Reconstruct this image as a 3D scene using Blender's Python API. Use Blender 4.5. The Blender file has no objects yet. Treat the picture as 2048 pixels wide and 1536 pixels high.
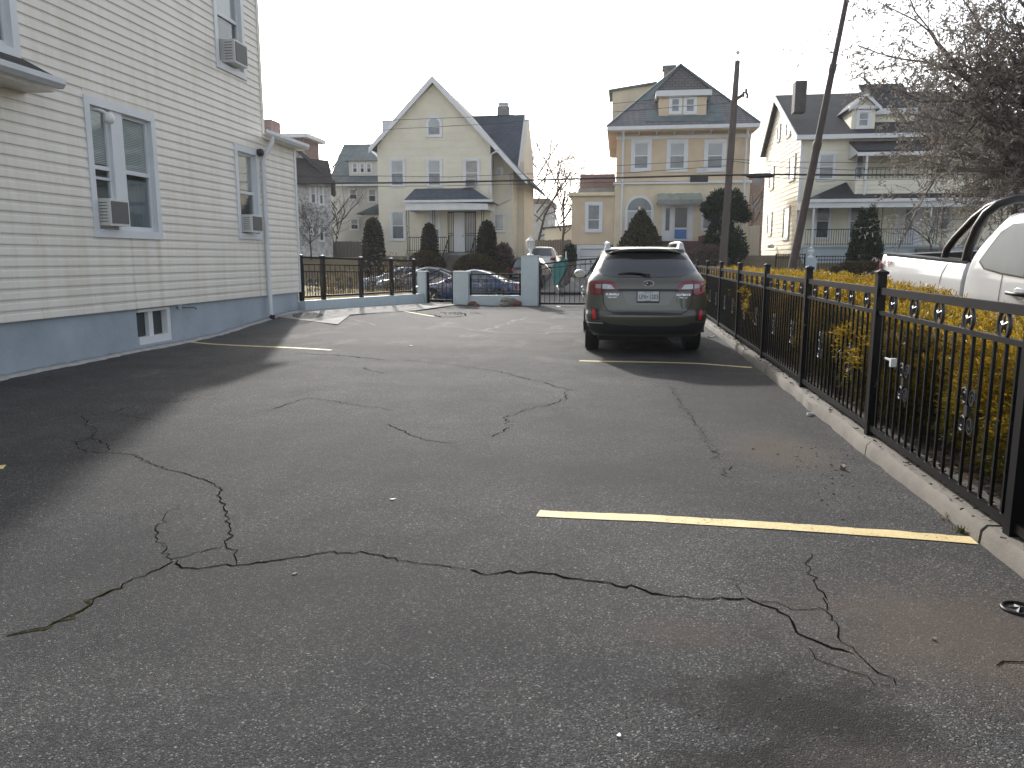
import bpy, bmesh, math, random
import numpy as np
from mathutils import Vector, Matrix
random.seed(7); RNG = np.random.default_rng(11)
S = bpy.context.scene
COL = S.collection
R = math.radians

# ------------------------------------------------------------------ camera
CAM_H, PITCH, YAW, FPX = 1.47, R(9.27), R(7.93), 1538.0
cd = bpy.data.cameras.new('camera'); cam = bpy.data.objects.new('camera', cd); COL.objects.link(cam)
cd.sensor_width = 36.0; cd.lens = FPX / 2048 * 36.0; cd.clip_start = 0.05; cd.clip_end = 2000
cam.location = (0, 0, CAM_H); cam.rotation_euler = (R(90) - PITCH, 0, YAW)
S.camera = cam

# ------------------------------------------------------------------ sky, sun, exposure
SUN_AZ, SUN_EL = R(19.1), R(26.6)          # azimuth: to the left of +Y
w = bpy.data.worlds.new('World'); S.world = w; w.use_nodes = True
nt = w.node_tree; nt.nodes.clear()
sky = nt.nodes.new('ShaderNodeTexSky'); sky.sky_type = 'NISHITA'; sky.sun_disc = False
sky.sun_elevation = SUN_EL; sky.sun_rotation = -SUN_AZ
sky.air_density = 1.0; sky.dust_density = 3.0; sky.ozone_density = 1.0; sky.altitude = 20
bg = nt.nodes.new('ShaderNodeBackground'); bg.inputs['Strength'].default_value = 0.15
wo = nt.nodes.new('ShaderNodeOutputWorld')
hs = nt.nodes.new('ShaderNodeHueSaturation'); hs.inputs['Saturation'].default_value = .42     # hazy, almost white sky
nt.links.new(sky.outputs[0], hs.inputs['Color']); nt.links.new(hs.outputs[0], bg.inputs[0]); nt.links.new(bg.outputs[0], wo.inputs[0])
sd = bpy.data.lights.new('sun', 'SUN'); sun = bpy.data.objects.new('sun', sd); COL.objects.link(sun)
sd.energy = 2.7; sd.angle = R(1.8); sd.color = (1.0, 0.965, 0.92)
sv = Vector((-math.sin(SUN_AZ) * math.cos(SUN_EL), math.cos(SUN_AZ) * math.cos(SUN_EL), math.sin(SUN_EL)))
sun.rotation_euler = sv.to_track_quat('Z', 'Y').to_euler()
sun.location = sv * 60
S.view_settings.view_transform = 'Standard'; S.view_settings.look = 'None'
S.view_settings.gamma = 1.0; S.view_settings.exposure = 0.97; S.view_settings.use_curve_mapping = False
HAZE = .00035
S.render.engine = 'CYCLES'
S.cycles.max_bounces = 6; S.cycles.transparent_max_bounces = 12

# ------------------------------------------------------------------ pixel -> place
_Fh = np.array([-math.sin(YAW), math.cos(YAW), 0]); _R = np.array([math.cos(YAW), math.sin(YAW), 0]); _Z = np.array([0, 0, 1.])
_F = _Fh * math.cos(PITCH) - _Z * math.sin(PITCH); _U = _Fh * math.sin(PITCH) + _Z * math.cos(PITCH)
_C = np.array([0, 0, CAM_H])
def ray(x, y): return _F + _R * (x - 1024) / FPX + _U * (768 - y) / FPX
def PX(x, y, X): d = ray(x, y); return _C + d * (X / d[0])
def PY(x, y, Y): d = ray(x, y); return _C + d * (Y / d[1])
def PZ(x, y, z=0.): d = ray(x, y); return _C + d * ((z - CAM_H) / d[2])
def PV(x, y, A, B):                     # vertical plane through ground points A, B
    n = np.array([B[1] - A[1], -(B[0] - A[0]), 0.]); d = ray(x, y)
    return _C + d * (((np.array([A[0], A[1], 0]) - _C) @ n) / (d @ n))

# ------------------------------------------------------------------ mesh helpers
def empty(name, loc=(0, 0, 0), rot=None):
    o = bpy.data.objects.new(name, None); COL.objects.link(o); o.location = loc
    o.empty_display_size = 0.2
    if rot is not None: o.rotation_euler = rot
    return o
def tag(o, label=None, cat=None, group=None, kind=None):
    if label: o['label'] = label
    if cat: o['category'] = cat
    if group: o['group'] = group
    if kind: o['kind'] = kind
    return o
def thing(name, label, cat, loc=(0, 0, 0), group=None, rot=None):
    return tag(empty(name, loc, rot), label, cat, group)
def adopt(o, parent, local=False):
    o.parent = parent
    if not local:
        o.matrix_parent_inverse = Matrix.Translation(-Vector(parent.location))   # parts keep world coordinates
    return o
class Fr:                                # wall frame: u along the wall, z up, n outwards
    def __init__(s, o, u, n): s.o = Vector(o); s.u = Vector(u); s.n = Vector(n)
    def __call__(s, u, z, n): return s.o + s.u * u + s.n * n + Vector((0, 0, z))
def FY(Y): return Fr((0, Y, 0), (1, 0, 0), (0, -1, 0))           # faces the camera
def FXp(X): return Fr((X, 0, 0), (0, 1, 0), (1, 0, 0))           # faces +X
def FXm(X): return Fr((X, 0, 0), (0, 1, 0), (-1, 0, 0))          # faces -X (u = +Y)
BOXF = [(0, 1, 3, 2), (4, 6, 7, 5), (0, 4, 5, 1), (2, 3, 7, 6), (0, 2, 6, 4), (1, 5, 7, 3)]
class MB:
    def __init__(s): s.v = []; s.f = []
    def add(s, vs, fs):
        b = len(s.v); s.v += [tuple(v) for v in vs]; s.f += [tuple(i + b for i in f) for f in fs]; return s
    def box(s, x0, x1, y0, y1, z0, z1):
        return s.add([(x, y, z) for x in (x0, x1) for y in (y0, y1) for z in (z0, z1)], BOXF)
    def fbox(s, fr, u0, u1, z0, z1, n0, n1):
        return s.add([fr(u, z, n) for u in (u0, u1) for z in (z0, z1) for n in (n0, n1)], BOXF)
    def fpoly(s, fr, pts, n0, n1):       # extruded polygon (u,z) on a wall frame
        k = len(pts)
        return s.add([fr(u, z, n1) for u, z in pts] + [fr(u, z, n0) for u, z in pts],
                     [tuple(range(k)), tuple(range(2 * k - 1, k - 1, -1))] + [(i, i + k, (i + 1) % k + k, (i + 1) % k) for i in range(k)])
    def prism(s, pts, off):              # 3D polygon extruded by a vector
        k = len(pts); off = Vector(off); pts = [Vector(p) for p in pts]
        return s.add(pts + [p + off for p in pts],
                     [tuple(range(k)), tuple(range(2 * k - 1, k - 1, -1))] + [(i, i + k, (i + 1) % k + k, (i + 1) % k) for i in range(k)])
    def bar(s, p, q, w, h=None, up=(0, 0, 1)):
        p, q = Vector(p), Vector(q); h = h or w; d = (q - p).normalized(); up = Vector(up)
        if abs(d.dot(up)) > .95: up = Vector((0, 1, 0))
        a = d.cross(up).normalized() * (w / 2); b = a.cross(d).normalized() * (h / 2)
        return s.add([e + sa * a + sb * b for e in (p, q) for sa in (-1, 1) for sb in (-1, 1)], BOXF)
    def tube(s, pts, r, n=8, closed=False):
        pts = [Vector(p) for p in pts]; m = len(pts)
        rs = r if isinstance(r, (list, tuple)) else [r] * m
        vs = []; prev = None
        for i, p in enumerate(pts):
            if closed: d = pts[(i + 1) % m] - pts[i - 1]
            else: d = pts[min(i + 1, m - 1)] - pts[max(i - 1, 0)]
            d.normalize()
            if prev is None:
                a = d.cross(Vector((0, 0, 1)));
                if a.length < .1: a = d.cross(Vector((1, 0, 0)))
                a.normalize()
            else:
                a = prev - d * prev.dot(d); a.normalize()
            prev = a; b = d.cross(a)
            vs += [p + (a * math.cos(t) + b * math.sin(t)) * rs[i] for t in [2 * math.pi * k / n for k in range(n)]]
        fs = []
        for i in range(m if closed else m - 1):
            j = (i + 1) % m
            fs += [(i * n + k, i * n + (k + 1) % n, j * n + (k + 1) % n, j * n + k) for k in range(n)]
        if not closed: fs += [tuple(range(n - 1, -1, -1)), tuple((m - 1) * n + k for k in range(n))]
        return s.add(vs, fs)
    def lathe(s, prof, c=(0, 0, 0), n=12, axis='z'):
        vs = []; c = Vector(c)
        for r, h in prof:
            for k in range(n):
                t = 2 * math.pi * k / n; x, y = r * math.cos(t), r * math.sin(t)
                vs.append(c + (Vector((x, y, h)) if axis == 'z' else Vector((h, x, y)) if axis == 'x' else Vector((x, h, y))))
        fs = [(i * n + k, i * n + (k + 1) % n, (i + 1) * n + (k + 1) % n, (i + 1) * n + k) for i in range(len(prof) - 1) for k in range(n)]
        fs += [tuple(range(n - 1, -1, -1)), tuple((len(prof) - 1) * n + k for k in range(n))]
        return s.add(vs, fs)
    def mesh(s, name, m, smooth=False, ang=None):
        me = bpy.data.meshes.new(name); me.from_pydata([tuple(v) for v in s.v], [], s.f)
        bm = bmesh.new(); bm.from_mesh(me); bmesh.ops.recalc_face_normals(bm, faces=bm.faces[:]); bm.to_mesh(me); bm.free()
        if m is not None: me.materials.append(m)
        if smooth: me.polygons.foreach_set('use_smooth', [True] * len(me.polygons))
        if smooth and ang: me.set_sharp_from_angle(angle=R(ang))
        return me
    def build(s, name, m, parent=None, smooth=False, ang=None, local=False):
        o = bpy.data.objects.new(name, s.mesh(name, m, smooth, ang)); COL.objects.link(o)
        if parent is not None: adopt(o, parent, local)
        return o
def inst(name, me, parent, loc, rot=None, sc=None):
    o = bpy.data.objects.new(name, me); COL.objects.link(o); adopt(o, parent)
    o.location = loc
    if rot is not None: o.rotation_euler = rot
    if sc is not None: o.scale = sc
    return o
def npmesh(name, verts, faces, m, parent=None, smooth=False):
    """verts (n,3), faces (k,4) or (k,3) numpy"""
    me = bpy.data.meshes.new(name); n = len(verts); k, c = faces.shape
    me.vertices.add(n); me.vertices.foreach_set('co', np.ascontiguousarray(verts, dtype=np.float32).ravel())
    me.loops.add(k * c); me.loops.foreach_set('vertex_index', faces.astype(np.int32).ravel())
    me.polygons.add(k); me.polygons.foreach_set('loop_start', np.arange(0, k * c, c, dtype=np.int32))
    me.polygons.foreach_set('loop_total', np.full(k, c, dtype=np.int32))
    me.update(calc_edges=True); me.materials.append(m)
    if smooth: me.polygons.foreach_set('use_smooth', [True] * k)
    o = bpy.data.objects.new(name, me); COL.objects.link(o)
    if parent is not None: adopt(o, parent)
    return o
def text_obj(txt, size, m, parent, loc, rot, ext=.002, align='CENTER', name='lettering', sx=1.0, shear=0):
    c = bpy.data.curves.new('lettering', 'FONT'); c.body = txt; c.size = size; c.extrude = ext; c.align_x = align; c.align_y = 'CENTER'
    c.shear = shear; c.resolution_u = 3
    t = bpy.data.objects.new('t', c); COL.objects.link(t)
    dg = bpy.context.evaluated_depsgraph_get(); me = bpy.data.meshes.new_from_object(t.evaluated_get(dg))
    bpy.data.objects.remove(t); me.materials.clear(); me.materials.append(m)
    o = bpy.data.objects.new(name, me); COL.objects.link(o); adopt(o, parent, True)
    o.location = loc; o.rotation_euler = rot; o.scale = (sx, 1, 1)
    return o

# ------------------------------------------------------------------ materials
def newmat(name):
    m = bpy.data.materials.new(name); m.use_nodes = True
    return m, m.node_tree, m.node_tree.nodes['Principled BSDF']
def N(t, typ, **kw):
    n = t.nodes.new(typ)
    for k, v in kw.items():
        if k in n.inputs: n.inputs[k].default_value = v
        else: setattr(n, k, v)
    return n
def ramp(t, fac, stops):
    r = t.nodes.new('ShaderNodeValToRGB'); e = r.color_ramp.elements
    while len(e) < len(stops): e.new(.5)
    for i, (p, c) in enumerate(stops): e[i].position = p; e[i].color = tuple(c) + (1,) if len(c) == 3 else c
    t.links.new(fac, r.inputs[0]); return r.outputs[0]
def mix(t, fac, a, b, mode='MIX'):
    n = t.nodes.new('ShaderNodeMix'); n.data_type = 'RGBA'; n.blend_type = mode
    for v, i in ((fac, 0), (a, 6), (b, 7)):
        if hasattr(v, 'is_linked') or isinstance(v, bpy.types.NodeSocket): t.links.new(v, n.inputs[i])
        else: n.inputs[i].default_value = v if i == 0 else tuple(v) + (1,)
    return n.outputs[2]
def math_n(t, op, a, b=None, clamp=False):
    n = t.nodes.new('ShaderNodeMath'); n.operation = op; n.use_clamp = clamp
    for v, i in ((a, 0), (b, 1)):
        if v is None: continue
        if isinstance(v, bpy.types.NodeSocket): t.links.new(v, n.inputs[i])
        else: n.inputs[i].default_value = v
    return n.outputs[0]
def coords(t, scale=None):
    tc = t.nodes.new('ShaderNodeTexCoord')
    if scale is None: return tc.outputs['Object']
    mp = t.nodes.new('ShaderNodeMapping'); mp.inputs['Scale'].default_value = scale
    t.links.new(tc.outputs['Object'], mp.inputs[0]); return mp.outputs[0]
def noise(t, vec, scale, detail=4, rough=.6):
    n = t.nodes.new('ShaderNodeTexNoise'); n.inputs['Scale'].default_value = scale; n.inputs['Detail'].default_value = detail
    n.inputs['Roughness'].default_value = rough; t.links.new(vec, n.inputs['Vector']); return n.outputs[0]
def bump(t, bs, h, strength=.3, dist=.01):
    b = t.nodes.new('ShaderNodeBump'); b.inputs['Strength'].default_value = strength; b.inputs['Distance'].default_value = dist
    t.links.new(h, b.inputs['Height']); t.links.new(b.outputs[0], bs.inputs['Normal'])
def M(name, col, rough=.6, var=.12, scale=2.5, bmp=0., bscale=60, metal=0., spec=.5, col2=None, coat=0, stretch=None, amt=.5, dist=.004):
    m, t, b = newmat(name); v = coords(t, stretch)
    n1 = noise(t, v, scale, 6, .65)
    c2 = col2 or tuple(min(1, c * (1 + var)) for c in col); c1 = col if col2 else tuple(c * (1 - var) for c in col)
    t.links.new(ramp(t, n1, [(amt - .2, c1), (amt + .2, c2)]), b.inputs['Base Color'])
    b.inputs['Roughness'].default_value = rough; b.inputs['Metallic'].default_value = metal
    b.inputs['Specular IOR Level'].default_value = spec
    if coat: b.inputs['Coat Weight'].default_value = coat; b.inputs['Coat Roughness'].default_value = .04
    if bmp: bump(t, b, noise(t, coords(t), bscale, 3), bmp, dist)
    return m
def leafmat(name, cols, rough=.6, trans=.25):
    m, t, b = newmat(name); g = t.nodes.new('ShaderNodeNewGeometry')
    k = len(cols)
    t.links.new(ramp(t, g.outputs['Random Per Island'], [(i / (k - 1), c) for i, c in enumerate(cols)]), b.inputs['Base Color'])
    b.inputs['Roughness'].default_value = rough; b.inputs['Specular IOR Level'].default_value = .25
    tr = t.nodes.new('ShaderNodeBsdfTranslucent'); t.links.new(b.inputs['Base Color'].links[0].from_socket, tr.inputs[0])
    mx = t.nodes.new('ShaderNodeMixShader'); mx.inputs[0].default_value = trans
    t.links.new(b.outputs[0], mx.inputs[1]); t.links.new(tr.outputs[0], mx.inputs[2])
    t.links.new(mx.outputs[0], t.nodes['Material Output'].inputs[0]); return m
def glassmat(name, tint=(.9, .93, .93), mixf=.55, rough=.03):
    """window glass: reflective coat over a see-through sheet"""
    m, t, b = newmat(name)
    tr = t.nodes.new('ShaderNodeBsdfTransparent'); tr.inputs[0].default_value = tint + (1,)
    gl = t.nodes.new('ShaderNodeBsdfGlossy'); gl.inputs['Roughness'].default_value = rough
    fr = t.nodes.new('ShaderNodeLayerWeight'); fr.inputs[0].default_value = .5
    mx = t.nodes.new('ShaderNodeMixShader')
    f = math_n(t, 'ADD', math_n(t, 'MULTIPLY', math_n(t, 'POWER', fr.outputs['Facing'], 4.0), .8, True), .045, True)
    t.links.new(f, mx.inputs[0]); t.links.new(tr.outputs[0], mx.inputs[1]); t.links.new(gl.outputs[0], mx.inputs[2])
    t.links.new(mx.outputs[0], t.nodes['Material Output'].inputs[0]); return m
def brickmat(name, c1, c2, mortar, sx, sy, rough=.85, msize=.02, var=.2, bmp=.4):
    """coursed pieces; runs along x+y, rows along z"""
    m, t, b = newmat(name); tc = t.nodes.new('ShaderNodeTexCoord'); sp = t.nodes.new('ShaderNodeSeparateXYZ')
    t.links.new(tc.outputs['Object'], sp.inputs[0]); cb = t.nodes.new('ShaderNodeCombineXYZ')
    t.links.new(math_n(t, 'ADD', sp.outputs[0], sp.outputs[1]), cb.inputs[0]); t.links.new(sp.outputs[2], cb.inputs[1])
    br = t.nodes.new('ShaderNodeTexBrick'); br.inputs['Scale'].default_value = 1; br.inputs['Brick Width'].default_value = sx; br.inputs['Row Height'].default_value = sy
    br.inputs['Mortar Size'].default_value = msize; br.inputs['Color1'].default_value = c1 + (1,); br.inputs['Color2'].default_value = c2 + (1,); br.inputs['Mortar'].default_value = mortar + (1,)
    t.links.new(cb.outputs[0], br.inputs[0])
    n1 = noise(t, tc.outputs['Object'], .9, 6, .7)
    t.links.new(mix(t, .8, br.outputs[0], ramp(t, n1, [(.3, (1 - var * 2,) * 3), (.7, (1 + var,) * 3)]), 'MULTIPLY'), b.inputs['Base Color'])
    b.inputs['Roughness'].default_value = rough
    if bmp: bump(t, b, br.outputs[1], -bmp, .02)
    return m

def streaks(m):
    """rain streaks and grime: own shape, run down the boards"""
    t = m.node_tree; b = t.nodes['Principled BSDF']; src = b.inputs['Base Color'].links[0].from_socket
    n1 = noise(t, coords(t, (1, 2.2, .10)), 2.2, 6, .7); n2 = noise(t, coords(t), .6, 4)
    g = ramp(t, math_n(t, 'MULTIPLY', n1, math_n(t, 'ADD', n2, .5)), [(.46, (1, 1, 1)), (.75, (.88, .86, .81))])
    c = mix(t, 1., src, g, 'MULTIPLY')
    sp = t.nodes.new('ShaderNodeSeparateXYZ'); t.links.new(coords(t), sp.inputs[0])
    for yc, wd, zt in ((12.02, .10, 1.78), (11.3, .05, 1.78), (15.62, .06, 1.86)):      # rust-brown runs below the sills
        d = math_n(t, 'DIVIDE', math_n(t, 'ABSOLUTE', math_n(t, 'SUBTRACT', sp.outputs[1], yc)), wd)
        k = math_n(t, 'MULTIPLY', math_n(t, 'SUBTRACT', 1., d, True), math_n(t, 'LESS_THAN', sp.outputs[2], zt)); k = math_n(t, 'MULTIPLY', k, math_n(t, 'MULTIPLY', n1, .75), True)
        c = mix(t, k, c, (.42, .33, .24))
    t.links.new(c, b.inputs['Base Color'])
MAT = {}
MAT['vinyl'] = M('cream_vinyl', (.74, .705, .635), .42, .05, .8, .12, 25, spec=.4); streaks(MAT['vinyl'])
MAT['trim'] = M('white_trim', (.66, .68, .70), .45, .05, 1.5, .05, 40)
MAT['trim_far'] = M('white_paint', (.72, .73, .74), .55, .06, 2)
MAT['found'] = M('blue_grey_paint', (.34, .395, .445), .75, .2, .9, .35, 14, dist=.012)
MAT['paleblue'] = M('pale_blue_paint', (.43, .50, .53), .7, .08, 1.5, .2, 20)
MAT['concrete'] = M('concrete', (.145, .132, .113), .9, .22, 3, .4, 50, dist=.006)
MAT['concrete_l'] = M('pale_concrete', (.27, .262, .245), .9, .2, 2.0, .3, 50, dist=.005)
MAT['mortar'] = M('rough_mortar', (.34, .34, .33), .95, .2, 7, .6, 40, dist=.012)
MAT['iron'] = M('black_iron', (.007, .007, .0075), .42, .25, 8, .1, 70, spec=.22)
MAT['iron_worn'] = M('worn_iron', (.05, .05, .054), .35, .4, 12, 0, metal=.3)
MAT['line'] = None
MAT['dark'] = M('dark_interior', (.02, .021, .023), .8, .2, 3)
MAT['glass'] = glassmat('window_glass')
MAT['blind'] = M('white_blind', (.70, .70, .67), .7, .08, 30, stretch=(.2, .2, 3))
MAT['curtain'] = M('curtain', (.22, .24, .26), .8, .3, 9, stretch=(4, 4, .3))
MAT['screen'] = M('grey_screen', (.055, .058, .06), .55, .2, 4, spec=.4)
MAT['pane'] = M('dark_pane', (.07, .08, .09), .12, .25, 1.4, spec=.8)
MAT['pane_l'] = M('pane_with_blind', (.36, .38, .39), .18, .12, 1.4, spec=.7)
MAT['pane_m'] = M('pane_with_curtain', (.17, .185, .195), .15, .25, 3, spec=.7)
MAT['acw'] = M('ac_plastic', (.62, .62, .59), .5, .06, 3)
MAT['acg'] = M('ac_grille', (.11, .11, .11), .6, .2, 60)
MAT['alu'] = M('aluminium', (.52, .54, .56), .4, .08, 4, metal=.15)
MAT['wood'] = M('weathered_wood', (.105, .085, .075), .9, .3, 3, .5, 30, stretch=(6, 6, .5), dist=.01)
MAT['rustpole'] = M('rusty_steel', (.062, .046, .042), .7, .3, 5, .2, 40)
MAT['cable'] = M('black_cable', (.012, .012, .013), .5, .1, 3)
MAT['cream'] = M('cream_shingle', (.75, .70, .57), .75, .07, 1.2, .1, 20)
MAT['stucco'] = M('ochre_stucco', (.66, .53, .375), .9, .12, .9, .5, 12, dist=.01)
MAT['stucco_l'] = M('pale_ochre_stucco', (.72, .62, .45), .9, .12, .9, .4, 12, dist=.01)
MAT['clap'] = M('cream_clapboard', (.76, .72, .59), .65, .08, 1.1)
MAT['whitehouse'] = M('white_siding', (.60, .60, .56), .7, .07, 1)
MAT['peel'] = M('peeling_white_shingle', (.60, .61, .60), .85, .3, 4.2, col2=(.15, .125, .11), amt=.60)
MAT['slate'] = brickmat('slate', (.18, .175, .18), (.22, .19, .19), (.09, .10, .105), .34, .14, .75)
MAT['slate_patch'] = M('green_roofing_felt', (.13, .165, .17), .75, .2, 2, .2, 20)
MAT['shingle_d'] = brickmat('dark_asphalt_shingle', (.030, .031, .037), (.040, .042, .048), (.02, .02, .024), .4, .12, .85)
MAT['shingle_b'] = brickmat('blue_grey_shingle', (.082, .098, .125), (.10, .118, .145), (.055, .065, .085), .4, .12, .85)
MAT['shingle_g'] = brickmat('green_grey_shingle', (.14, .18, .175), (.16, .195, .19), (.10, .125, .125), .4, .12, .85)
MAT['shingle_br'] = brickmat('brown_shingle', (.07, .062, .06), (.09, .075, .07), (.04, .036, .035), .4, .12, .85)
MAT['brick'] = brickmat('red_brick', (.24, .115, .075), (.19, .085, .06), (.28, .24, .2), .24, .085, .9, .012)
MAT['brick_f'] = brickmat('faded_brick', (.30, .17, .14), (.25, .14, .12), (.3, .26, .23), .24, .085, .9, .012)
MAT['brickdark'] = brickmat('dark_red_brick', (.15, .05, .042), (.11, .04, .035), (.16, .12, .1), .24, .085, .9, .012)
MAT['plank'] = M('grey_fence_board', (.15, .135, .125), .9, .25, 4, .3, 30, stretch=(6, 6, .4))
MAT['bark'] = M('bark', (.085, .068, .056), .95, .3, 6, .5, 25, stretch=(1, 1, .3), dist=.02)
MAT['twig'] = M('twig', (.12, .10, .085), .95, .25, 6)
MAT['soil'] = M('bare_soil', (.055, .038, .027), .98, .45, 7, .8, 35, dist=.03)
MAT['drygrass'] = M('dry_grass_ground', (.27, .205, .10), .98, .35, 3.5, .8, 60, dist=.03, col2=(.16, .15, .07))
MAT['yard'] = M('winter_yard', (.13, .11, .06), .98, .4, 1.5, .6, 30, dist=.03, col2=(.20, .155, .095))
MAT['rubber'] = M('tyre_rubber', (.017, .017, .018), .75, .2, 20)
MAT['blackplastic'] = M('black_plastic', (.022, .023, .025), .5, .15, 20, .05, 200)
MAT['rim'] = M('alloy_rim', (.45, .46, .47), .3, .06, 4, metal=.8)
MAT['chrome'] = M('chrome', (.75, .76, .78), .15, .03, 4, metal=.9)
MAT['redlens'] = M('red_lens', (.19, .008, .010), .12, .1, 9, spec=.7, coat=.6)
MAT['redref'] = M('red_reflector', (.62, .02, .02), .2, .08, 30, coat=.4)
MAT['clearlens'] = M('clear_lens', (.55, .55, .55), .15, .25, 30, coat=.7)
MAT['carglass'] = M('tinted_glass', (.012, .016, .022), .04, .1, 2, spec=.7, coat=.5)
MAT['carglass_s'] = M('lighter_car_glass', (.10, .12, .13), .05, .15, 2, spec=.8, coat=.5)
MAT['whitelamp'] = M('white_lamp_metal', (.74, .75, .74), .4, .05, 5)
MAT['lampglass'] = M('lamp_glass', (.5, .52, .5), .2, .15, 12, spec=.6)
MAT['tarp'] = M('teal_tarp', (.03, .145, .135), .6, .3, 3, .3, 12, dist=.03)
MAT['pvc'] = M('pale_vinyl_fence', (.58, .56, .49), .6, .06, 1)
MAT['red'] = M('red_paint', (.45, .03, .03), .4, .05, 3)
MAT['black'] = M('black_paint', (.012, .012, .012), .5, .05, 3)
MAT['platew'] = M('plate_white', (.62, .63, .64), .4, .04, 3)
MAT['doorw'] = M('white_door', (.66, .67, .68), .45, .04, 2)
MAT['doorblue'] = M('blue_door_panel', (.05, .16, .42), .4, .1, 2)
MAT['doordark'] = M('dark_storm_door_glass', (.06, .06, .065), .15, .2, 3, spec=.7)
def paint(name, col, metal=.35, rough=.32, flake=.06):
    return M(name, col, rough, flake, 260, metal=metal, spec=.5, coat=.9)
# ================================================================== ground and street
def ss(a, b, v):
    t = min(1, max(0, (v - a) / (b - a))); return t * t * (3 - 2 * t)
WX = -7.6                                  # plane of the left house wall
CURBX = 1.87
def gz(x, y):
    r = .22 * ss(12.5, 17.7, y) * ss(-4.2, -7.6, x) * (1 - .65 * ss(18.5, 24, y))
    return r + .010 * math.sin(x * .9 + .6) * math.sin(y * .55) + .006 * math.sin(x * 2.3 + y * 1.1)
def zst(x): return -.42 + .033 * max(0., x)
def asphalt_mat():
    m, t, b = newmat('worn_asphalt'); P = coords(t)
    vo = N(t, 'ShaderNodeTexVoronoi', Scale=185.); t.links.new(P, vo.inputs['Vector'])
    vc = t.nodes.new('ShaderNodeSeparateColor'); t.links.new(vo.outputs['Color'], vc.inputs[0])
    v2 = N(t, 'ShaderNodeTexVoronoi', Scale=70.); t.links.new(P, v2.inputs['Vector'])
    v2c = t.nodes.new('ShaderNodeSeparateColor'); t.links.new(v2.outputs['Color'], v2c.inputs[0])
    stone = ramp(t, vc.outputs[0], [(0, (.020, .0205, .0215)), (.5, (.042, .0425, .0435)), (.82, (.064, .0645, .065)), (.94, (.105, .105, .104)), (1, (.23, .226, .22))])
    n1 = noise(t, P, .42, 6, .62); n2 = noise(t, P, 2.2, 5, .65)
    base = mix(t, 1, stone, ramp(t, n1, [(.34, (.62, .63, .65)), (.66, (1.32, 1.30, 1.27))]), 'MULTIPLY')
    base = mix(t, 1, base, ramp(t, n2, [(.3, (.80, .80, .81)), (.7, (1.18, 1.17, 1.15))]), 'MULTIPLY')
    # scattered larger pale stones
    peb = math_n(t, 'MULTIPLY', math_n(t, 'GREATER_THAN', v2c.outputs[1], .988), math_n(t, 'LESS_THAN', v2.outputs['Distance'], .35))
    base = mix(t, peb, base, (.24, .235, .22))
    sp = t.nodes.new('ShaderNodeSeparateXYZ'); t.links.new(P, sp.inputs[0])
    def blob(cx, cy, rx, ry, soft, nz=.35, ns=1.6):
        dx = math_n(t, 'DIVIDE', math_n(t, 'SUBTRACT', sp.outputs[0], cx), rx); dy = math_n(t, 'DIVIDE', math_n(t, 'SUBTRACT', sp.outputs[1], cy), ry)
        d = math_n(t, 'SQRT', math_n(t, 'ADD', math_n(t, 'MULTIPLY', dx, dx), math_n(t, 'MULTIPLY', dy, dy)))
        d = math_n(t, 'ADD', d, math_n(t, 'MULTIPLY', math_n(t, 'SUBTRACT', noise(t, P, ns, 5, .7), .5), nz * 4))
        mr = t.nodes.new('ShaderNodeMapRange'); mr.clamp = True; mr.inputs[1].default_value = 1 + soft; mr.inputs[2].default_value = 1 - soft
        t.links.new(d, mr.inputs[0]); return mr.outputs[0]
    def stain(base, g, col, a): return mix(t, math_n(t, 'MULTIPLY', g, a), base, col)
    # dusty, crumbled zone towards the gate, with pale dried washes
    base = mix(t, math_n(t, 'MULTIPLY', blob(-4.6, 17.0, 4.2, 5.2, .5, .4, .8), .60), base, (.125, .121, .114))
    wash = ramp(t, noise(t, coords(t, (1, .45, 1)), 1.1, 6, .7), [(.54, (0, 0, 0)), (.66, (1, 1, 1))])
    wm = math_n(t, 'MULTIPLY', math_n(t, 'MULTIPLY', wash, blob(-4.0, 16.5, 5.5, 6.0, .5, .3, .6)), .45)
    base = mix(t, wm, base, (.21, .203, .19))
    # brown silt by the kerb and lower right, dark oily crumble
    base = stain(base, blob(1.35, 3.05, .55, .45, .6, .5, 3.), (.092, .071, .056), .6)
    base = stain(base, blob(1.25, 6.1, .32, .55, .5), (.11, .083, .061), .65)
    base = stain(base, blob(.30, 2.92, .20, .10, .7), (.07, .05, .04), .5)
    base = stain(base, blob(.62, 2.45, .34, .20, .5, .7, 5.), (.012, .011, .0105), .85)
    base = stain(base, blob(.50, 2.08, .30, .13, .5, .7, 6.), (.014, .0125, .012), .8)
    base = stain(base, blob(.45, 7.0, 1.0, 1.7, .5), (.020, .021, .022), .35)
    base = stain(base, blob(1.15, 8.6, .75, 2.2, .4), (.018, .019, .020), .45)
    base = stain(base, blob(.85, 2.12, .22, .12, .7), (.06, .045, .037), .6)
    base = stain(base, blob(-1.6, 3.1, 1.1, .5, .8), (.024, .0235, .0235), .5); base = stain(base, blob(-2.6, 5.6, 1.3, .9, .8), (.026, .0255, .0255), .45); base = stain(base, blob(.1, 5.2, .9, .5, .8), (.026, .0255, .025), .4)
    base = stain(base, blob(-3.0, 12.2, 1.5, .6, .6), (.03, .029, .028), .5)
    t.links.new(base, b.inputs['Base Color'])
    b.inputs['Roughness'].default_value = .9; b.inputs['Specular IOR Level'].default_value = .22
    hgt = math_n(t, 'ADD', math_n(t, 'MULTIPLY', vo.outputs['Distance'], -.8), math_n(t, 'ADD', math_n(t, 'MULTIPLY', noise(t, P, 240, 3), .7), math_n(t, 'MULTIPLY', n2, 2.5)))
    bump(t, b, hgt, .75, .006)
    return m
MAT['asphalt'] = asphalt_mat()
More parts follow.
